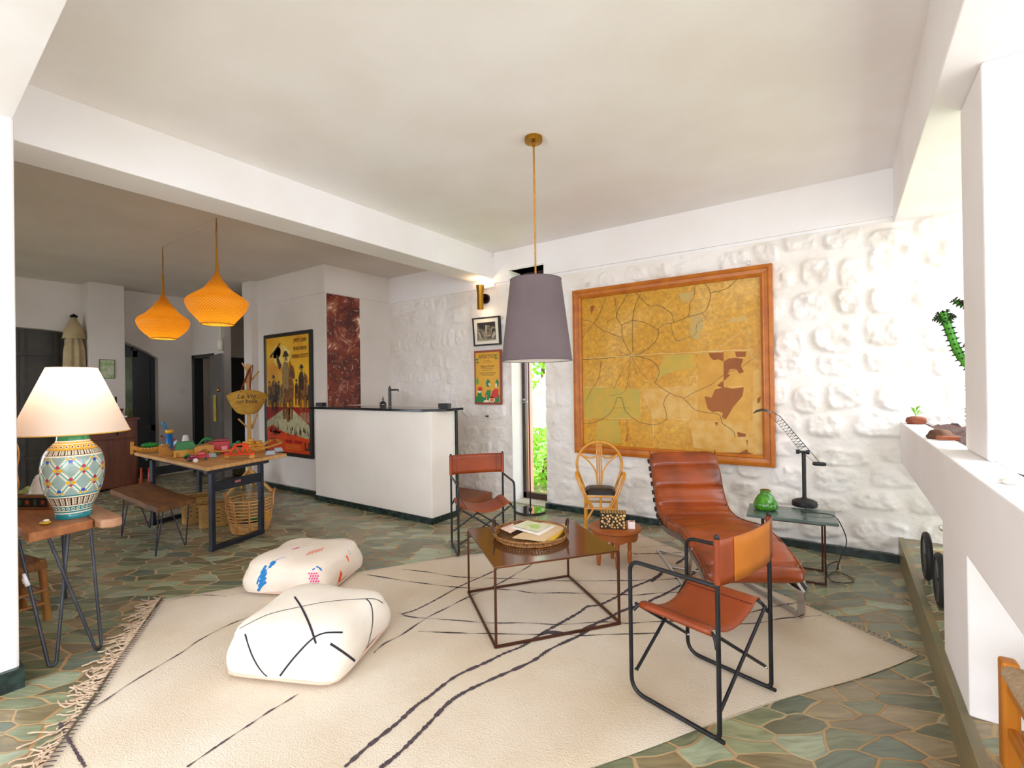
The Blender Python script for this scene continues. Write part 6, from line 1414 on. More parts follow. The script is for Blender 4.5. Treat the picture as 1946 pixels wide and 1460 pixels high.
mb = MB(); mb.tube([(-9.18, 2.055, 0.03), (-9.18, 2.055, 2.5)], 0.02, 10); mb.build('pole', cab_w, par)
mb = MB(); mb.lathe([(0, 2.50), (0.045, 2.505), (0.045, 2.53), (0.015, 2.55), (0, 2.56)], (-9.18, 2.055, 0), 12); mb.build('finial', MC['iron_pull'], par)
mb = MB(); mb.lathe([(0, 0), (0.14, 0), (0.14, 0.04), (0.04, 0.06), (0.03, 0.2), (0, 0.2)], (-9.18, 2.04, 0), 20); mb.build('stand', MC['iron_pull'], par)
sm_ = thing('botanical_print', 'small thin-framed print of pale green plants on the front of the far pillar', 'picture', (-9.01, 2.385, 1.61))
mb = MB(); x_ = -9.019
for y0, y1, z0, z1 in ((2.293, 2.300, 1.612, 1.897), (2.469, 2.476, 1.612, 1.897), (2.293, 2.476, 1.612, 1.619), (2.293, 2.476, 1.890, 1.897)): mb.box(x_, y0, z0, x_+.012, y1, z1)
mb.build('frame', pm('bronze_frame', '#5c4a25', rough=0.4), sm_)
MB().box(x_, 2.300, 1.619, x_+.006, 2.469, 1.890).build('print', pm('green_print', '#c9ceb0', '#8fae6e', scale=16, rough=0.6, lo=.4, hi=.62), sm_)

# ================================================================ coat rack and straw bag
pine = pm('pale_yellow_pine', '#cfa058', '#bd8c44', scale=6, rough=0.5, stretch=(3, 3, 0.6))
cr = Vector((-6.86, 3.34, 0)); r_ = ray(474, 850); cr = Vector((r_.x*3.34/r_.y, 3.34, 0)); fx = facing(cr); fy = Vector((-fx.y, fx.x, 0))
rk_ = thing('coat_rack', 'pale pine coat rack with angled peg branches standing before the poster wall', 'coat rack', cr)
def KP(a, z, b=0): return cr+fx*a+fy*b+Vector((0, 0, z))
def kpx(px, py, b=0): p = VPl(px, py, (cr+fy*b)[:2], fx); return p
topz = kpx(474, 692).z
mb = MB(); mb.bar(KP(0, 0.13), KP(0, topz), 0.055, 0.055, up=fy); mb.build('post', pine, rk_, bevel=0.006)
for a, b in ((-.27, -.18), (.27, -.18), (.05, .30), (-.1, .28)):
    mb = MB(); mb.bar(KP(a, 0.012, b), KP(a*.05, 0.30, b*.05), 0.035, 0.035); mb.build('foot', pine, rk_, bevel=0.005)
for p0, p1 in (((474, 712), (460, 690)), ((478, 722), (492, 706)), ((474, 816), (453, 796)), ((478, 812), (489, 787)), ((478, 815), (485, 800)), ((474, 740), (466, 722))):
    mb = MB(); mb.tube([kpx(*p0), kpx(*p1)+fy*-0.03], 0.011, 8); mb.build('peg', pine, rk_)
straw = pm('woven_straw', '#c89a3c', '#b08028', scale=9, rough=0.8, stretch=(1, 1, 6), bump=0.6, bscale=30)
bc = (cr-fy*0.14); bT = VPl(470, 742, bc[:2], fx); bB = VPl(470, 787, bc[:2], fx); zT, zB = bT.z, bB.z; hw_t = PXM(34, bT); hw_b = PXM(18, bB)
cx_ = (VPl(470, 760, bc[:2], fx)-bc).dot(fx)
bag = thing('straw_bag', 'straw market bag with dark script lettering and brown handles, hung on the coat rack', 'bag', bc)
def BG(q, t, k=1.0):
    hw_ = (hw_b*.6+(hw_t-hw_b*.6)*t**0.55)*k; dp_ = (0.055+0.05*t)*k; s = math.sin(q); c_ = math.cos(q)
    return bc+fx*(cx_+hw_*c_)+fy*(dp_*s)+Vector((0, 0, zB+(zT-zB)*t*(1-0.22*abs(c_)**2)+0.0))
mb = MB(); mb.grid(lambda u, v: BG(2*PI*u, v), 44, 12, closeu=True)
vs = [mb.bm.verts.new(BG(2*PI*k/44, 0)) for k in range(44)]; mb.face(vs)
mb.build('body', straw, bag, smooth=60, solid=0.006, weld=True)
mb = MB(); mb.tube([BG(2*PI*k/40, 1.0)+Vector((0, 0, .003)) for k in range(40)], 0.007, 6, closed=True); mb.build('rim', straw, bag)
hm = pm('brown_leather_strap', '#7e3410', rough=0.5); tp_ = kpx(475, 700, -0.03); tp2 = kpx(480, 694, -0.03)
for s, tq_ in ((-1, tp_), (1, tp2)):
    mb = MB(); y_ = s; a0 = VPl(457, 741, bc[:2], fx); a1 = VPl(475, 740, bc[:2], fx); o_ = fy*(-0.10 if s < 0 else 0.08)
    pts = [a0+o_+Vector((0, 0, -.02)), a0.lerp(tq_, .5)+o_*.6, tq_+Vector((0, 0, .005)), a1.lerp(tq_, .5)+o_*.6+fx*.02, a1+o_+Vector((0, 0, -.02))]; pts = [a0+o_+Vector((0, 0, -.03)), a0.lerp(tq_, .5)+o_*.6, tq_+fy*-.02, a1.lerp(tq_, .5)+o_*.6, a1+o_+Vector((0, 0, -.03))]
    mb.tube(spline(pts, 5), 0.007, 7); mb.build('handle', hm, bag)
mb = MB()
def onbag(p):
    a = (p-bc).dot(fx)-cx_; t = min(max((p.z-zB)/(zT-zB), 0), 1); hw_ = hw_b*.6+(hw_t-hw_b*.6)*t**.55; dp_ = .055+.05*t
    return bc+fx*(cx_+a)-fy*(dp_*math.sqrt(max(0.02, 1-min(.98, (a/hw_)**2)))+0.006+((p-bc).dot(-fy)))+Vector((0, 0, p.z))
for s, py, sz, dx in (('La Vie', 753.5, 0.09, 0), ('est belle', 763, 0.078, 0)):
    o_ = VPl(468, py, bc[:2], fx); o_ = Vector((o_.x, o_.y, o_.z))+fx*dx; add_text(mb, s, sz, o_, fx, (0, 0, 1), 0.3, squeeze=1.0, warp=onbag)
mb.build('lettering', pm('navy_thread', '#1d2733', rough=0.8), bag)

# ================================================================ baskets under the table
ratn = pm('orange_rattan', '#c28444', '#a9652a', scale=12, rough=0.45)
bk0 = FL(476, 1008); kb = thing('rattan_basket', 'open round rattan basket of thin horizontal canes holding a few toys under the table', 'basket', (bk0.x, bk0.y, 0))
rb0 = PXM(30, bk0); zt0 = zat(bk0.x, bk0.y, 945); rt0 = PXM(39, bk0+Vector((0, 0, zt0)))
def rr_(z): t = z/zt0; return rb0+(rt0-rb0)*t**0.75
def ring(z, r_=None, a0=0, a1=2*PI, n=40, dz=0.0):
    r_ = r_ or rr_(z); full = abs(a1-a0-2*PI) < 1e-6
    return [Vector((bk0.x+r_*math.cos(a0+(a1-a0)*k/n), bk0.y+r_*math.sin(a0+(a1-a0)*k/n), z)) for k in range(n if full else n+1)]
mb = MB()
zs = [0.008+0.0125*k for k in range(9)]+[0.135+(zt0-0.14)*k/6 for k in range(7)]
for z in zs: mb.tube(ring(z), 0.0045 if z < .13 else .0055, 5, closed=True)
mb.build('cane_rings', pm('pale_rattan', '#d3a465', '#bf8a48', scale=14, rough=0.45), kb)
for k in range(9):
    a = 2*PI*k/9+.2; mb = MB(); mb.tube([Vector((bk0.x+(rr_(z)+.004)*math.cos(a), bk0.y+(rr_(z)+.004)*math.sin(a), z)) for z in [0.004+(zt0)*j/8 for j in range(9)]], 0.0085, 6); mb.build('upright', ratn, kb)
mb = MB(); mb.lathe([(0, .006), (rb0, .006), (rb0, .012), (0, .012)], (bk0.x, bk0.y, 0), 32); mb.build('bottom', ratn, kb)
fk = facing(bk0)
for s in (-1, 1):
    a = math.atan2(fk.y*s, fk.x*s); mb = MB(); mb.tube(spline([Vector((bk0.x+(rt0+o)*math.cos(a+d), bk0.y+(rt0+o)*math.sin(a+d), z)) for d, z, o in ((-.35, zt0-.1, .01), (-.28, zt0+.02, .012), (0, zt0+.065, .02), (.28, zt0+.02, .012), (.35, zt0-.1, .01))], 5), .008, 6); mb.build('handle', ratn, kb)
plastic = lambda n, c: pm('plastic_'+n, c, rough=0.3)
P_red, P_grn, P_yel, P_blu, P_org, P_wht, P_blk, P_gry = plastic('red', '#b5121c'), plastic('green', '#117a2c'), plastic('yellow', '#e0a614'), plastic('blue', '#1465ad'), plastic('orange_red', '#e8431c'), plastic('white', '#e8e4dc'), plastic('black', '#161414'), plastic('grey', '#8f949c')
mb = MB(); q = VPl(505, 979, bk0[:2], fk)-Vector((-fk.y, fk.x, 0))*0.03; mb.obox(q, (0.07, 0.025, 0.11), rz=math.atan2(fk.y, fk.x)); tag(mb.build('toy_tag', P_yel, bevel=.006), 'bright yellow plastic toy stuck in the side of the rattan basket', 'toy')
mb = MB(); mb.obox((bk0.x-.03, bk0.y, .06), (.12, .07, .07), rz=.4); tag(mb.build('toy_block', P_blk), 'black toy lying in the bottom of the rattan basket', 'toy')
mb = MB(); mb.ball((bk0.x-.05, bk0.y+.06, .075), .045, 2); tag(mb.build('toy_ball', P_grn), 'green toy ball inside the rattan basket', 'toy')
def woven_basket(px0, px1, py, pyt, sgn, label, dd):
    c = FL((px0+px1)/2, py); f_ = facing(c); g_ = Vector((-f_.y, f_.x, 0)); c = c+g_*dd/2; hw_ = PXM((px1-px0)/2, c); h_ = zat((c-g_*dd/2).x, (c-g_*dd/2).y, pyt)
    t = thing('woven_basket', label, 'basket', (c.x, c.y, 0)); 
    def Bp(q, v, k=1): 
        cx = math.copysign(abs(math.cos(q))**.4, math.cos(q)); sy = math.copysign(abs(math.sin(q))**.4, math.sin(q)); e = 1+.08*v
        return Vector((c.x, c.y, .001+h_*v))+f_*(hw_*cx*e*k)+g_*(dd/2*sy*e*k)
    mb = MB(); mb.grid(lambda u, v: Bp(2*PI*u, v), 60, 14, closeu=True); vs = [mb.bm.verts.new(Bp(2*PI*k/60, 0)) for k in range(60)]; mb.face(vs)
    for k in range(1, 60, 1):   # woven openings as dark dashes along the rows
        pass
    mb.mi = 1
    for r_ in range(3, 11):
        for k in range(60):
            if (k+r_) % 2: continue
            q0 = 2*PI*k/60; q1 = 2*PI*(k+.6)/60; v0 = r_/12; P = [Bp(q0, v0, 1.012), Bp(q1, v0, 1.012), Bp(q1, v0+.035, 1.012), Bp(q0, v0+.035, 1.012)]; mb.face([mb.bm.verts.new(p) for p in P])
    mb.build('body', [pm('light_palm_weave', '#b98d4f', '#a2763a', scale=30, rough=0.8, stretch=(1, 1, 4), bump=.4, bscale=50), pm('weave_gap', '#4a3218', rough=0.9)], t, weld=True)
    mb = MB(); mb.tube([Bp(2*PI*k/48, 1) for k in range(48)], .010, 6, closed=True); mb.build('rim', MC['light_palm_weave'], t)
woven_basket(351, 396, 996, 948, 1, 'tall woven palm basket under the table, left of the open rattan basket', .26)
woven_basket(384, 434, 1003, 960, 1, 'lower woven palm basket in front of the taller one under the table', .14)

# ================================================================ toys on the table
TT2 = DT+0.001
def tp(px, py): return A(px, py, 2, TT2)
tv = facing(tp(400, 870)); tw = Vector((-tv.y, tv.x, 0)); tr0 = math.atan2(tv.y, tv.x)
def toy(name, label, cat, px, py): 
    p = tp(px, py); t = thing(name, label, cat, p); return t, p
def tb_(p, a, b, z, da, db, dz, mb=None, rz=0, taper=1.0): mb = mb or MB(); mb.obox(p+tv*a+tw*b+Vector((0, 0, z+dz/2)), (da, db, dz), rz=tr0+rz, taper=taper); return mb
wtoy = pm('honey_toy_wood', '#cf8e2e', '#bb7a20', scale=10, rough=0.45)
# boat shaped rail piece with green crocodile-like car
t, p = toy('toy_boat', 'wooden toy boat with a green cover at the far left corner of the toy table', 'toy', 285, 861)
mb = MB(); mb.sweep([p+tv*x+Vector((0, 0, z)) for x, z in ((-.15, .075), (-.10, .045), (0, .03), (.10, .045), (.17, .07))], [(.025, .04), (.025, -.04), (-.02, -.03), (-.02, .03)][::-1], up=(0, 0, 1), scales=[.7, 1, 1, 1, .7]); mb.build('hull', wtoy, t, bevel=.004)
tb_(p, -.15, 0, .0, .03, .04, .13).build('prow', wtoy, t, bevel=.004); tb_(p, .13, 0, .0, .022, .05, .07).build('block', wtoy, t, bevel=.004)
mb = MB(); mb.ball(p+tv*(-.0)+Vector((0, 0, .085)), .04, 2, (2.1, .9, .75), Matrix.Rotation(tr0, 3, 'Z')); mb.build('cover', P_grn, t)
mb = MB(); [mb.ball(p+tv*(-.07+.028*k)-tw*.035+Vector((0, 0, .055)), .007, 1) for k in range(5)]; o = mb.build('studs', P_wht, t); o['kind'] = 'stuff'
t, p = toy('toy_ramp', 'wooden toy ramp curving down between the boat and the farm house', 'toy', 318, 866)
mb = MB(); mb.poly([p+tv*x+Vector((0, 0, z))-tw*.03 for x, z in ((-.07, .0), (.13, .0), (.09, .012), (.04, .05), (0, .085), (-.07, .09))], tw*.06); mb.build('body', wtoy, t)
t, p = toy('toy_lighthouse', 'tall blue toy tower with a yellow crown and blue sail on the table', 'toy', 322, 853)
mb = MB(); mb.lathe([(0, 0), (.045, 0), (.036, .05), (.032, .17), (.036, .175), (0, .175)], p, 16); mb.build('tower', P_blu, t, smooth=40)
mb = MB(); mb.lathe([(0, .175), (.034, .175), (.042, .215), (0, .215)], p, 12); mb.build('crown', P_yel, t)
mb = MB(); mb.ball(p-tv*.045+Vector((0, 0, .27)), .03, 2, (.7, .4, 1.7), Matrix.Rotation(tr0, 3, 'Z')@Matrix.Rotation(-.4, 3, 'Y')); mb.tube([p+Vector((0, 0, .2)), p-tv*.04+Vector((0, 0, .26))], .006, 6); mb.build('sail', plastic('petrol', '#1a6f95'), t)
for a, z, m_ in ((-.055, .13, P_red), (.05, .10, P_red), (-.07, .15, P_blk)):
    mb = MB(); mb.ball(p+tv*a+Vector((0, 0, z)), .012, 2); mb.build('knob', m_, t)
mb = MB(); p = tp(335, 856); mb.ball(p+Vector((0, 0, .06)), .05, 2, (.8, .5, 1.1)); tag(mb.build('toy_sail_boat', pm('pale_blue_plastic', '#a9c3d8', rough=0.35)), 'pale blue and white plastic toy next to the blue tower', 'toy')
mb = MB(); p = tp(303, 853)
for k in range(9): mb.ball(p+tv*(-.06+.014*k)+tw*(.02*math.sin(k*2))+Vector((0, 0, .03+.01*math.cos(k))), .014, 1)
o = tag(mb.build('toy_animals', pm('mint_plastic', '#86b878', '#d8e2c4', scale=30, rough=0.4)), 'heap of tiny green and white toy animals behind the ramp', 'toy', kind='stuff')
t, p = toy('toy_house', 'toy farm house with a green hip roof and yellow walls', 'toy', 350, 868)
tb_(p, 0, 0, 0, .17, .10, .075).build('walls', P_yel, t, bevel=.004); tb_(p, -.05, -.052, .005, .03, .01, .045).build('door', wtoy, t)
mb = MB(); pr_ = [(-.11, .075), (.11, .075), (.075, .15), (-.06, .15)]; mb.poly([p+tv*x+Vector((0, 0, z))-tw*.065 for x, z in pr_], tw*.13); mb.build('roof', P_grn, t)
mb = MB(); mb.poly([p+tv*x+Vector((0, 0, z))-tw*.067 for x, z in ((-.11, .076), (-.06, .148), (-.075, .076))], tw*.134); mb.build('gable', pm('plastic_maroon', '#5e1512', rough=.4), t)
def car(px, py, L_, col, label, h=.05, rz=0.0):
    t, p = toy('toy_car', label, 'toy car', px, py); mb = tb_(p, 0, 0, .012, L_, L_*.45, h*.5, rz=rz); tb_(p, 0, 0, .012+h*.5, L_*.55, L_*.4, h*.45, mb, rz=rz, taper=.8); mb.build('body', col, t, bevel=.005)
    M_ = Matrix.Rotation(tr0+rz, 3, 'Z')
    for a in (-.3, .3):
        for b in (-1, 1):
            c = p+M_@Vector((a*L_, b*L_*.23, .014)); n_ = M_@Vector((0, 1, 0)); mb = MB(); mb.tube([c-n_*.006, c+n_*.006], .014, 10); mb.build('wheel', P_blk, t)
car(383, 874, .12, P_red, 'dark red toy car in front of the farm house, the larger one', .07); car(366, 877, .08, plastic('magenta', '#8f1238'), 'small dark pink toy car left of the larger red car', .05, .4)
car(357, 872, .06, P_grn, 'small green toy car beside the farm house corner', .04, .2); car(335, 866, .05, P_blk, 'tiny black toy car between ramp and farm house', .03, .3)
mb = MB(); p = tp(372, 880); mb.ball(p+Vector((0, 0, .022)), .021, 2); tag(mb.build('toy_ball', P_wht), 'little white ball before the red toy cars at the table edge', 'ball')
mb = MB(); p = tp(353, 852); mb.lathe([(0, 0), (.05, 0), (.045, .05), (.03, .12), (.026, .15), (0, .155)], p, 16); tag(mb.build('toy_tower', pm('translucent_white', '#c9cac8', rough=.4), smooth=40), 'pale grey plastic cone standing behind the toy farm house', 'toy')
t, p = toy('toy_cave', 'wooden toy tunnel arch in the middle of the table', 'toy', 389, 870)
arc = [(math.cos(q)*.055, math.sin(q)*.085) for q in [PI*k/10 for k in range(11)]]; out = [(.075, 0), (.08, .11), (.04, .12), (-.05, .115), (-.085, .10), (-.08, 0)]
mb = MB(); mb.poly([p+tv*x+Vector((0, 0, z)) for x, z in out+[(x, z) for x, z in arc[::-1]]], tw*.07); mb.build('arch', wtoy, t)
t, p = toy('toy_hill', 'green plastic toy hill tunnel behind the wooden arch', 'toy', 396, 857)
mb = MB(); mb.grid(lambda u, v: p+tv*(-.11+.20*u)+tw*(-.05+.1*v)+Vector((0, 0, .15*math.sin(PI*min(1, u*1.02))**.6*(.85+.15*math.sin(PI*v)))), 18, 6); mb.build('hill', pm('hill_green', '#14803f', rough=.4), t, solid=.006, smooth=50)
t, p = toy('toy_fire_station', 'dark red toy building behind the bridge', 'toy', 420, 862)
tb_(p, 0, 0, 0, .16, .08, .13).build('walls', P_red, t, bevel=.006); tb_(p, .03, -.042, .03, .05, .006, .05).build('sign', plastic('pink', '#e88a96'), t); tb_(p, 0, 0, .13, .12, .06, .025).build('roof', plastic('dark_red', '#7b0c14'), t, bevel=.004)
t, p = toy('toy_gate', 'wooden toy gate with red cap left of the dark red building', 'toy', 404, 862)
for a in (-.022, .022): tb_(p, a, 0, 0, .018, .03, .10).build('post', pm('olive_block', '#93a05e', rough=.5), t)
tb_(p, 0, 0, .10, .07, .035, .025).build('cap', plastic('cap_red', '#b43a2c'), t)
for px, col, lab in ((395, P_yel, 'yellow toy peg left of the green one on the table'), (406, P_yel, 'yellow toy peg touching the green block'), (417, P_yel, 'yellow toy peg nearest the dark red toy building')):
    mb = MB(); p = tp(px, 856+6); mb.lathe([(0, 0), (.010, 0), (.008, .05), (0, .055)], p-tw*.02, 10); tag(mb.build('toy_peg', col), lab, 'toy', 'yellow toy pegs')
mb = tb_(tp(412, 864), 0, -.01, 0, .045, .03, .045); tag(mb.build('toy_block', P_grn, bevel=.004), 'small bright green block between two yellow pegs', 'toy block')
t, p = toy('toy_crocodile', 'green toy crocodile leaning behind the red toy bridge', 'toy', 441, 858)
mb = MB(); mb.ball(p+Vector((0, 0, .06)), .03, 2, (2.4, .8, .8), Matrix.Rotation(tr0, 3, 'Z')@Matrix.Rotation(-.4, 3, 'Y')); mb.ball(p+tv*.06+Vector((0, 0, .09)), .024, 2, (1.3, 1, 1)); mb.build('body', pm('sea_green', '#2a7d5a', rough=.4), t)
# red bridge on track
t, p = toy('toy_bridge', 'orange red plastic toy railway bridge with triangular girders', 'toy bridge', 458, 872)
mb = MB(); L2 = PXM(40, p)*1.0
for s in (-.035, .035):
    q = lambda x, z: p+tv*x+tw*s+Vector((0, 0, z+.045))
    for a, b in (((-L2/2, 0), (L2/2, 0)), ((-L2/2, 0), (-L2*.25, .09)), ((-L2*.25, .09), (L2*.22, .095)), ((L2*.22, .095), (L2/2, 0)), ((-L2*.25, .09), (-L2*.05, 0)), ((-L2*.05, 0), (L2*.22, .095)), ((L2*.22, .095), (L2*.26, 0))): mb.tube([q(*a), q(*b)], .007, 6)
for x in (-L2*.25, L2*.22): mb.tube([p+tv*x-tw*.035+Vector((0, 0, .14)), p+tv*x+tw*.035+Vector((0, 0, .14))], .007, 6)
mb.build('girders', P_org, t); mb = MB(); mb.obox(p+Vector((0, 0, .045)), (L2, .06, .012), rz=tr0); mb.build('deck', wtoy, t)
trk = pm('yellow_track_wood', '#d99b35', '#c98a28', scale=8, rough=.45)
t, p = toy('toy_track', 'long raised wooden toy railway track running across the table past the bridge', 'toy track', 430, 866)
TRZ = DT+.052
ptsL = [A(x, y, 2, TRZ) for x, y in ((394, 856), (412, 858), (428, 857), (437, 856))]; ptsR = [A(x, y, 2, TRZ) for x, y in ((478, 854), (495, 853), (512, 849), (526, 844), (533, 841), (527, 836), (515, 837), (505, 842))]
mb = MB(); mb.sweep(spline(ptsL, 4), [(.006, .026), (.006, -.026), (-.006, -.026), (-.006, .026)][::-1], up=(0, 0, 1)); mb.build('track_piece', trk, t)
mb = MB(); mb.sweep(spline(ptsR, 4), [(.006, .022), (.006, -.022), (-.006, -.022), (-.006, .022)][::-1], up=(0, 0, 1)); mb.build('track_piece', trk, t)
for px, py, lab in ((402, 870, 'grey plastic track support under the railway end nearest the red toy cars'), (514, 865, 'grey plastic track support standing between the red bridge and the table corner'), (529, 859, 'grey plastic track support at the table corner nearest the film poster')):
    mb = MB(); p = tp(px, py); mb.obox(p+tw*.02+Vector((0, 0, .022)), (.10, .05, .044), rz=tr0, taper=.65); tag(mb.build('track_support', P_gry, bevel=.005), lab, 'toy track support')
for px, lab in ((431, 'wooden bridge pillar with red top at the left end of the red bridge'), (478, 'wooden bridge pillar with red top at the right end of the red bridge')):
    t, p = toy('bridge_pillar', lab, 'toy', px, 871); tb_(p, 0, 0, 0, .05, .04, .032).build('block', wtoy, t, bevel=.005); tb_(p, 0, 0, .032, .045, .038, .018).build('cap', P_org, t, bevel=.005)
mb = MB(); p0 = tp(480, 860); rnd = random.Random(12)
blk = [(0, .0, 0), (.06, .01, .2), (-.06, .02, .5), (.02, .03, .1), (-.03, -.03, .7), (.08, .04, -.3)]
for i, (a, b, rz) in enumerate(blk):
    for j in range((5, 4, 4, 4, 3, 3)[i]):
        mb = MB(); mb.obox(p0+tv*(a+rnd.uniform(-.01, .01))+tw*(b+.05)+Vector((0, 0, .014+.0285*j)), (.085, .045, .026), rz=tr0+rz+.35*j); tag(mb.build('toy_block', trk, bevel=.003), 'pale yellow wooden block in the pile behind the red toy bridge', 'toy block', 'pile of yellow wooden blocks')
car(497, 852, .09, P_blk, 'black toy car on the track at the right of the block pile', .05)
# bottles/rods standing behind under the table at left
for px, py, col, lab in ((269, 920, pm('red_pole', '#a33a1c', rough=.5), 'red and yellow toy pole leaning by the far left table leg'), (284, 920, plastic('vermilion', '#b23218'), 'orange red plastic bottle on the floor behind the far left table leg')):
    p = FL(px, 928); mb = MB(); mb.tube([p, p+Vector((0, 0, .30))], [.025, .014], 10); tag(mb.build('toy_pole' if px == 269 else 'plastic_bottle', col), lab, 'toy' if px == 269 else 'bottle')

# ================================================================ right side: stool, cart, cactus, stones
ow = pm('orange_beech', '#c07512', '#ab630c', scale=4, rough=.45, stretch=(3, 3, .5))
s0 = A(1897, 1452, 2, .19); top1 = zat(s0.x, s0.y, 1249)
r_ = ray(1950, 1336); s1 = CAMP+r_*((top1-EYE)/r_.z); 
sd1 = Vector((s1.x-s0.x, s1.y-s0.y, 0)); 
swd = thing('woven_stool', 'orange wood stool with a woven cream cord seat beside the white planter pier', 'stool', (s0.x+.2, s0.y-.15, .19))
yd = Vector((0.03, -1, 0)).normalized(); ln_ = max(.26, sd1.length); xd = Vector((1, .03, 0)).normalized()
o_ = Vector((s0.x+.028, s0.y+.0, .19))
def SW(a, b, z): return o_+xd*a+yd*b+Vector((0, 0, z))
hs = top1-.19
for a in (0, .34):
    for b in (0, ln_):
        mb = MB(); mb.bar(SW(a, b, 0), SW(a, b, hs), .044, .05, up=yd); mb.build('leg', ow, swd, bevel=.010, bseg=3)
for z in (.10, .24):
    for b in (0, ln_):
        mb = MB(); mb.bar(SW(0, b, z), SW(.34, b, z), .02, .035); mb.build('stretcher', ow, swd, bevel=.005)
    for a in (0, .34):
        mb = MB(); mb.bar(SW(a, 0, z+.02), SW(a, ln_, z+.02), .02, .035); mb.build('stretcher', ow, swd, bevel=.005)
cordm = pm('cream_woven_cord', '#c5ab8b', '#a98e6e', scale=60, rough=.85, stretch=(1, 4, 1), bump=.6, bscale=90)
mb = MB(); zc_ = hs-.035
mb.sweep([SW(.0, .02, zc_), SW(.0, ln_-.02, zc_)], [(.026*math.cos(q), .024*math.sin(q)) for q in [2*PI*k/14 for k in range(14)]]); mb.sweep([SW(.34, .02, zc_), SW(.34, ln_-.02, zc_)], [(.026*math.cos(q), .024*math.sin(q)) for q in [2*PI*k/14 for k in range(14)]])
mb.grid(lambda u, v: SW(.34*u, .015+(ln_-.03)*v, zc_+.024-.012*math.sin(PI*u)), 10, 8)
mb.build('seat', cordm, swd, smooth=50)
mb = MB()
for r2 in range(2):
    for k in range(9): mb.obox(SW(.035+.022*r2, .03+(ln_-.06)*k/8, zc_+.024), (.010, .012, .003))
mb.build('seat_marks', pm('dark_cord', '#3b2c24', rough=.9), swd)

tyre = pm('black_tyre', '#1e1e20', rough=.6); gal = pm('grey_machine_metal', '#74777a', '#55585c', scale=12, rough=.4, metal=.7)
ctb = thing('wheeled_cart', 'grey metal garden cart with black tyred wheels on the raised floor behind the planter pier', 'cart', (.62, 3.65, .19))
for yy, xx_ in ((3.87, .405), (3.44, .412)):
    rw = .143; cz = .19+rw+.001
    w_ = MB(); w_.sweep([Vector((xx_, yy+(rw-.018)*math.cos(q), cz+(rw-.018)*math.sin(q))) for q in [2*PI*k/36 for k in range(36)]], [(.018*math.cos(q), .020*math.sin(q)) for q in [2*PI*k/10 for k in range(10)]], closed=True); wo = w_.build('wheel', tyre, ctb, smooth=60)
    mb = MB(); mb.lathe([(0, -.006), (rw-.03, -.010), (rw-.03, .010), (0, .006)], (0, 0, 0), 24); mb.bm.transform(Matrix.Translation((xx_, yy, cz))@Matrix.Rotation(R(90), 4, 'Y')); mb.build('hub', gal, wo)
    mb = MB(); mb.tube([(xx_-.01, yy, cz), (.86, yy, cz)], .012, 8); mb.build('axle', tyre, ctb)
    mb = MB(); mb.tube([(.84, yy, cz), (.872, yy, cz)], rw, 24); mb.build('wheel', tyre, ctb)
mb = MB(); mb.box(.55, 3.36, .36, .82, 3.95, .50); mb.box(.50, 3.50, .30, .55, 3.60, .42); mb.box(.49, 3.72, .33, .56, 3.86, .46); mb.ball((.68, 3.62, .52), .10, 2, (1, 1.3, .8)); mb.build('engine_body', gal, ctb, bevel=.01)
q = A(1795, 1005, 1, 4.1); mb = MB(); mb.tube([Vector((q.x+.035, 4.1, q.z))+Vector((.06*math.cos(a), .05*math.sin(a), .012*math.sin(a))) for a in [2*PI*k/24 for k in range(24)]], .006, 6, closed=True); mb.tube([Vector((q.x+.04, 4.1, q.z)), Vector((.68, 3.9, .5))], .008, 6); mb.build('rim_handle', chrome, ctb)

cac_g = pm('cactus_green', '#55a82a', '#3c8a1c', scale=10, rough=.5); cac_d = pm('cactus_thorn', '#1c2a12', rough=.7)
cbx = bar_ and A(1846, 862, 2, 1.08); CY = 3.30
r_ = ray(1853, 700); cb0 = Vector((r_.x*CY/r_.y, CY, 1.07))
cac = thing('candelabra_cactus', 'green spiny candelabra cactus growing in the planter beside the white column', 'cactus', cb0)
def cpx(x, y): return A(x, y, 1, CY)
def limb(pts, r_, name='branch'):
    P = spline(pts, 5); mb = MB(); n = len(P); prof3 = [((1.0 if k % 2 == 0 else .55)*math.cos(2*PI*k/8), (1.0 if k % 2 == 0 else .55)*math.sin(2*PI*k/8)) for k in range(8)]
    sc = [r_*(1+.16*math.sin(i*2.4))*(1 if i < n-2 else .6) for i in range(n)]
    mb.sweep(P, prof3, scales=sc); mb.mi = 1
    for i in range(0, n, 2):
        for k in (0, 2, 4, 6):
            q = P[i]; t = (P[min(i+1, n-1)]-P[max(i-1, 0)]).normalized(); a = t.cross(Vector((0, 1, 0.1))).normalized(); b = t.cross(a); d = (a*math.cos(k*PI/4)+b*math.sin(k*PI/4)); mb.tube([q+d*r_*.8, q+d*(r_+.012)], [.006, .0015], 4)
    return mb.build(name, [cac_g, cac_d], cac)
limb([Vector((cb0.x+.01, CY, 1.075)), cpx(1853, 820), cpx(1852, 700), cpx(1850, 600), cpx(1849, 560)], .022, 'stem')
limb([cpx(1851, 702), cpx(1838, 694), cpx(1822, 672), cpx(1812, 650), cpx(1803, 625), cpx(1795, 602), cpx(1791, 592)], .018)
limb([cpx(1797, 612), cpx(1787, 608), cpx(1776, 604)], .008); limb([cpx(1797, 612), cpx(1805, 605), cpx(1812, 599)], .007)
limb([cpx(1849, 590), cpx(1838, 582), cpx(1823, 577), cpx(1811, 569)], .009); limb([cpx(1826, 578), cpx(1824, 572)], .006); limb([cpx(1849, 658), cpx(1842, 656), cpx(1834, 654)], .006)
for k, yy in enumerate((588, 640, 690, 740, 790)): limb([cpx(1850, yy+14), cpx(1845, yy+4), cpx(1845, yy-12)], .011)
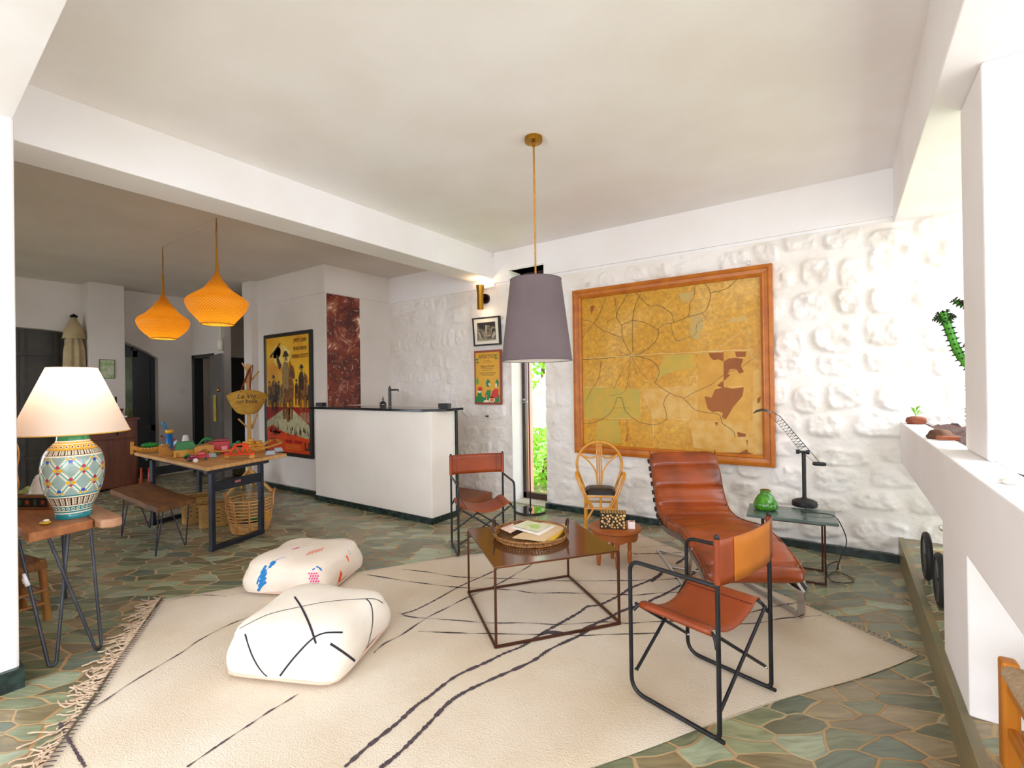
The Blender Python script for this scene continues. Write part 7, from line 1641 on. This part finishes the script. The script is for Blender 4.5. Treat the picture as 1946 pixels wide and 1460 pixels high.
rust_s = pm('red_brown_rock', '#8a4a30', '#6e3722', scale=12, rough=.9, bump=.5)
def rock(px, py, wpx, hpx, label, col, seed, z=1.098, name='stone', el=1.0, cat='stone'):
    p = A(px, py, 2, z); s = PXM(wpx/2, p); h = PXM(hpx/2, p); mb = MB(); mb.ball((0, 0, 0), 1, 3); rs = random.Random(seed); ph = [rs.uniform(0, 6) for _ in range(4)]
    for v in mb.bm.verts: 
        c = v.co.copy(); k = 1+.13*math.sin(3*c.x+ph[0])*math.cos(4*c.y+ph[1])+.07*math.sin(7*c.z+ph[2]); v.co = Vector((c.x*s*k, c.y*s*el*k, max(-h*.55, c.z*h*k)))
    mb.bm.transform(Matrix.Translation((p.x, p.y+s*el*.5, z+h*.56))); return tag(mb.build(name, col, smooth=60), label, cat)
rp_ = A(1741, 806, 2, 1.098); sd = thing('potted_seedling', 'small seedling with pale green leaves growing from a broken terracotta lump on the planter rim', 'plant', rp_)
mb = MB(); mb.lathe([(0, 0.001), (.05, 0.001), (.062, .02), (.055, .045), (.03, .055), (0, .055)], (rp_.x, rp_.y, 1.098), 14); mb.build('pot', rust_s, sd, smooth=50)
lf_m = pm('seedling_green', '#8fc43a', '#6aa82a', scale=20, rough=.6)
for k in range(7):
    a = k*1.0; base_ = rp_+Vector((0, 0, .05+.008*k)); tip = base_+Vector((.055*math.cos(a), .045*math.sin(a), .045)); s_ = Vector((-math.sin(a), math.cos(a), 0))*.009; mb = MB(); mb.poly([base_, (base_+tip)/2+s_+Vector((0, 0, .012)), tip, (base_+tip)/2-s_+Vector((0, 0, .012))]); mb.build('leaf', lf_m, sd, solid=.001)
mb = MB(); mb.tube([rp_+Vector((0, 0, .04)), rp_+Vector((-.01, 0, .11))], .003, 6); mb.build('stem', lf_m, sd)
rock(1788, 838, 36, 28, 'round brown rock on the planter soil, the largest stone', pm('dull_brown_rock', '#6d4a38', '#584030', scale=14, rough=.95, bump=.5), 3, 1.09)
rock(1815, 838, 22, 14, 'dark flat rock right behind the reddish elongated stone', pm('mauve_rock', '#5e4444', rough=.95), 5, 1.09)
rock(1778, 832, 20, 10, 'reddish lump at the left end of the elongated stone', rust_s, 7, 1.098)
pz = A(1778, 836, 2, 1.10); pz2 = A(1824, 838, 2, 1.10); mb = MB(); mb.bar(pz+Vector((0, 0, .011)), pz2+Vector((0, 0, .011)), .035, .02); tag(mb.build('brick_shard', rust_s, bevel=.006), 'long flat red brown terracotta shard lying across the planter rim', 'shard')
rock(1926, 921, 36, 16, 'smooth white pebble on the near part of the planter rim', pm('white_pebble', '#e3dacb', '#d4c9b6', scale=8, rough=.6), 9, 1.099, el=.8)

# ================================================================ garden beyond the slit window
def bush(name, c, rx, ry, rz, n, cols, label, seed, ls=.05, trunk=False, kind=None, cat='shrub'):
    t = thing(name, label, cat, (c[0], c[1], c[2]-rz)); rnd = random.Random(seed); mb = MB()
    for i in range(n):
        a = rnd.uniform(0, 2*PI); z = rnd.uniform(-1, 1); r_ = math.sqrt(1-z*z)*rnd.uniform(.72, 1.05)*(1+.15*math.sin(5*a+3*z)); z *= rnd.uniform(.8, 1.05)
        p = Vector((c[0]+rx*r_*math.cos(a), c[1]+ry*r_*math.sin(a), c[2]+rz*z)); d = Vector((rnd.gauss(0, 1), rnd.gauss(0, 1), rnd.gauss(0, .6))).normalized(); s = d.cross(Vector((rnd.gauss(0, 1), rnd.gauss(0, 1), rnd.gauss(0, 1)))).normalized(); l_ = ls*rnd.uniform(.7, 1.4)
        mb.mi = rnd.randrange(len(cols)); mb.face([mb.bm.verts.new(q) for q in (p, p+d*l_*.5+s*l_*.28, p+d*l_, p+d*l_*.5-s*l_*.28)])
    o = mb.build('foliage', cols, t); o['kind'] = 'stuff'
    mb = MB(); mb.tube([(c[0], c[1], -.08), (c[0]+.05, c[1], c[2])], [.06, .03], 8); mb.build('trunk', pm('bark', '#5c4632', rough=.9), t)
leafm = [pm('leaf_a', '#4f9a1e', '#77c032', scale=9, rough=.6), pm('leaf_b', '#2f7a22', '#4d9c2c', scale=9, rough=.6), pm('leaf_c', '#a9cf4a', '#8abb35', scale=9, rough=.6)]
for m_ in leafm: transl(m_, '#a6d84a', .4)
# garden lies along the sight line through the slit: from (-3.1,5.0) outward
def gpt(px, dist): r_ = ray(px, 735); return Vector((r_.x, r_.y, 0)).normalized()*dist
g1 = gpt(1030, 9.5); bush('hedge_tree', (g1.x, g1.y, 3.0), 2.2, 1.4, 1.8, 5200, leafm, 'dense bright green tree crown seen high through the slit window', 4, .12, cat='tree')
g2 = gpt(1030, 7.0); bush('garden_shrub', (g2.x, g2.y, .35), .9, .6, .42, 2600, [leafm[2], leafm[0]], 'sunlit yellow green shrub seen low through the slit window', 8, .07)
g3 = gpt(1036, 6.6)+Vector((.25, .25, 0)); mb = MB(); rnd = random.Random(5); t = thing('spiky_plant', 'clump of long pale green strap leaves just outside the slit window', 'plant', (g3.x, g3.y, -.08))
for k in range(46):
    a = rnd.uniform(0, 6.28); l_ = rnd.uniform(.3, .6); d = Vector((math.cos(a), math.sin(a), 0)); mb.ribbon([g3+Vector((0, 0, -.08)), g3+d*l_*.3+Vector((0, 0, l_*.55)), g3+d*l_*.75+Vector((0, 0, l_*.6))], .025, (d.y, -d.x, .3), [.012, .026, .004])
o = mb.build('leaves', [leafm[2]], t); o['kind'] = 'stuff'
# wire fence and white gate post
gf = gpt(1030, 8.0); fxd = Vector((.9, .43, 0)).normalized(); fen = thing('wire_fence', 'pale wire mesh garden fence seen through the slit window', 'fence', gf)
wpm = pm('white_fence_paint', '#e4ebea', rough=.5)
mb = MB()
for k in range(-14, 15): mb.tube([gf+fxd*k*.07+Vector((0, 0, -.05)), gf+fxd*k*.07+Vector((0, 0, 1.32))], .008, 4)
for z in (.1, .4, .7, 1.0, 1.3): mb.tube([gf-fxd*1.0+Vector((0, 0, z)), gf+fxd*1.0+Vector((0, 0, z))], .008, 4)
mb.build('mesh', wpm, fen)
gpp = gpt(1036, 8.3); mb = MB(); mb.box(gpp.x-.18, gpp.y-.18, -.08, gpp.x+.18, gpp.y+.18, 1.30); mb.mi = 0; mb.lathe([(.28, 1.30), (0, 1.62)], (gpp.x, gpp.y, 0), 4); tag(mb.build('gate_post', pm('white_post', '#efeee9', rough=.7)), 'white masonry gate post with a pointed cap seen through the slit window', 'post')
g5 = A(1842, 430, 1, 7.5); bush('garden_tree', (g5.x+1.4, 7.8, 3.6), 1.6, 1.0, 1.5, 3200, leafm, 'leafy green tree glimpsed beside the white column, beyond the stone wall', 14, .10, cat='tree')
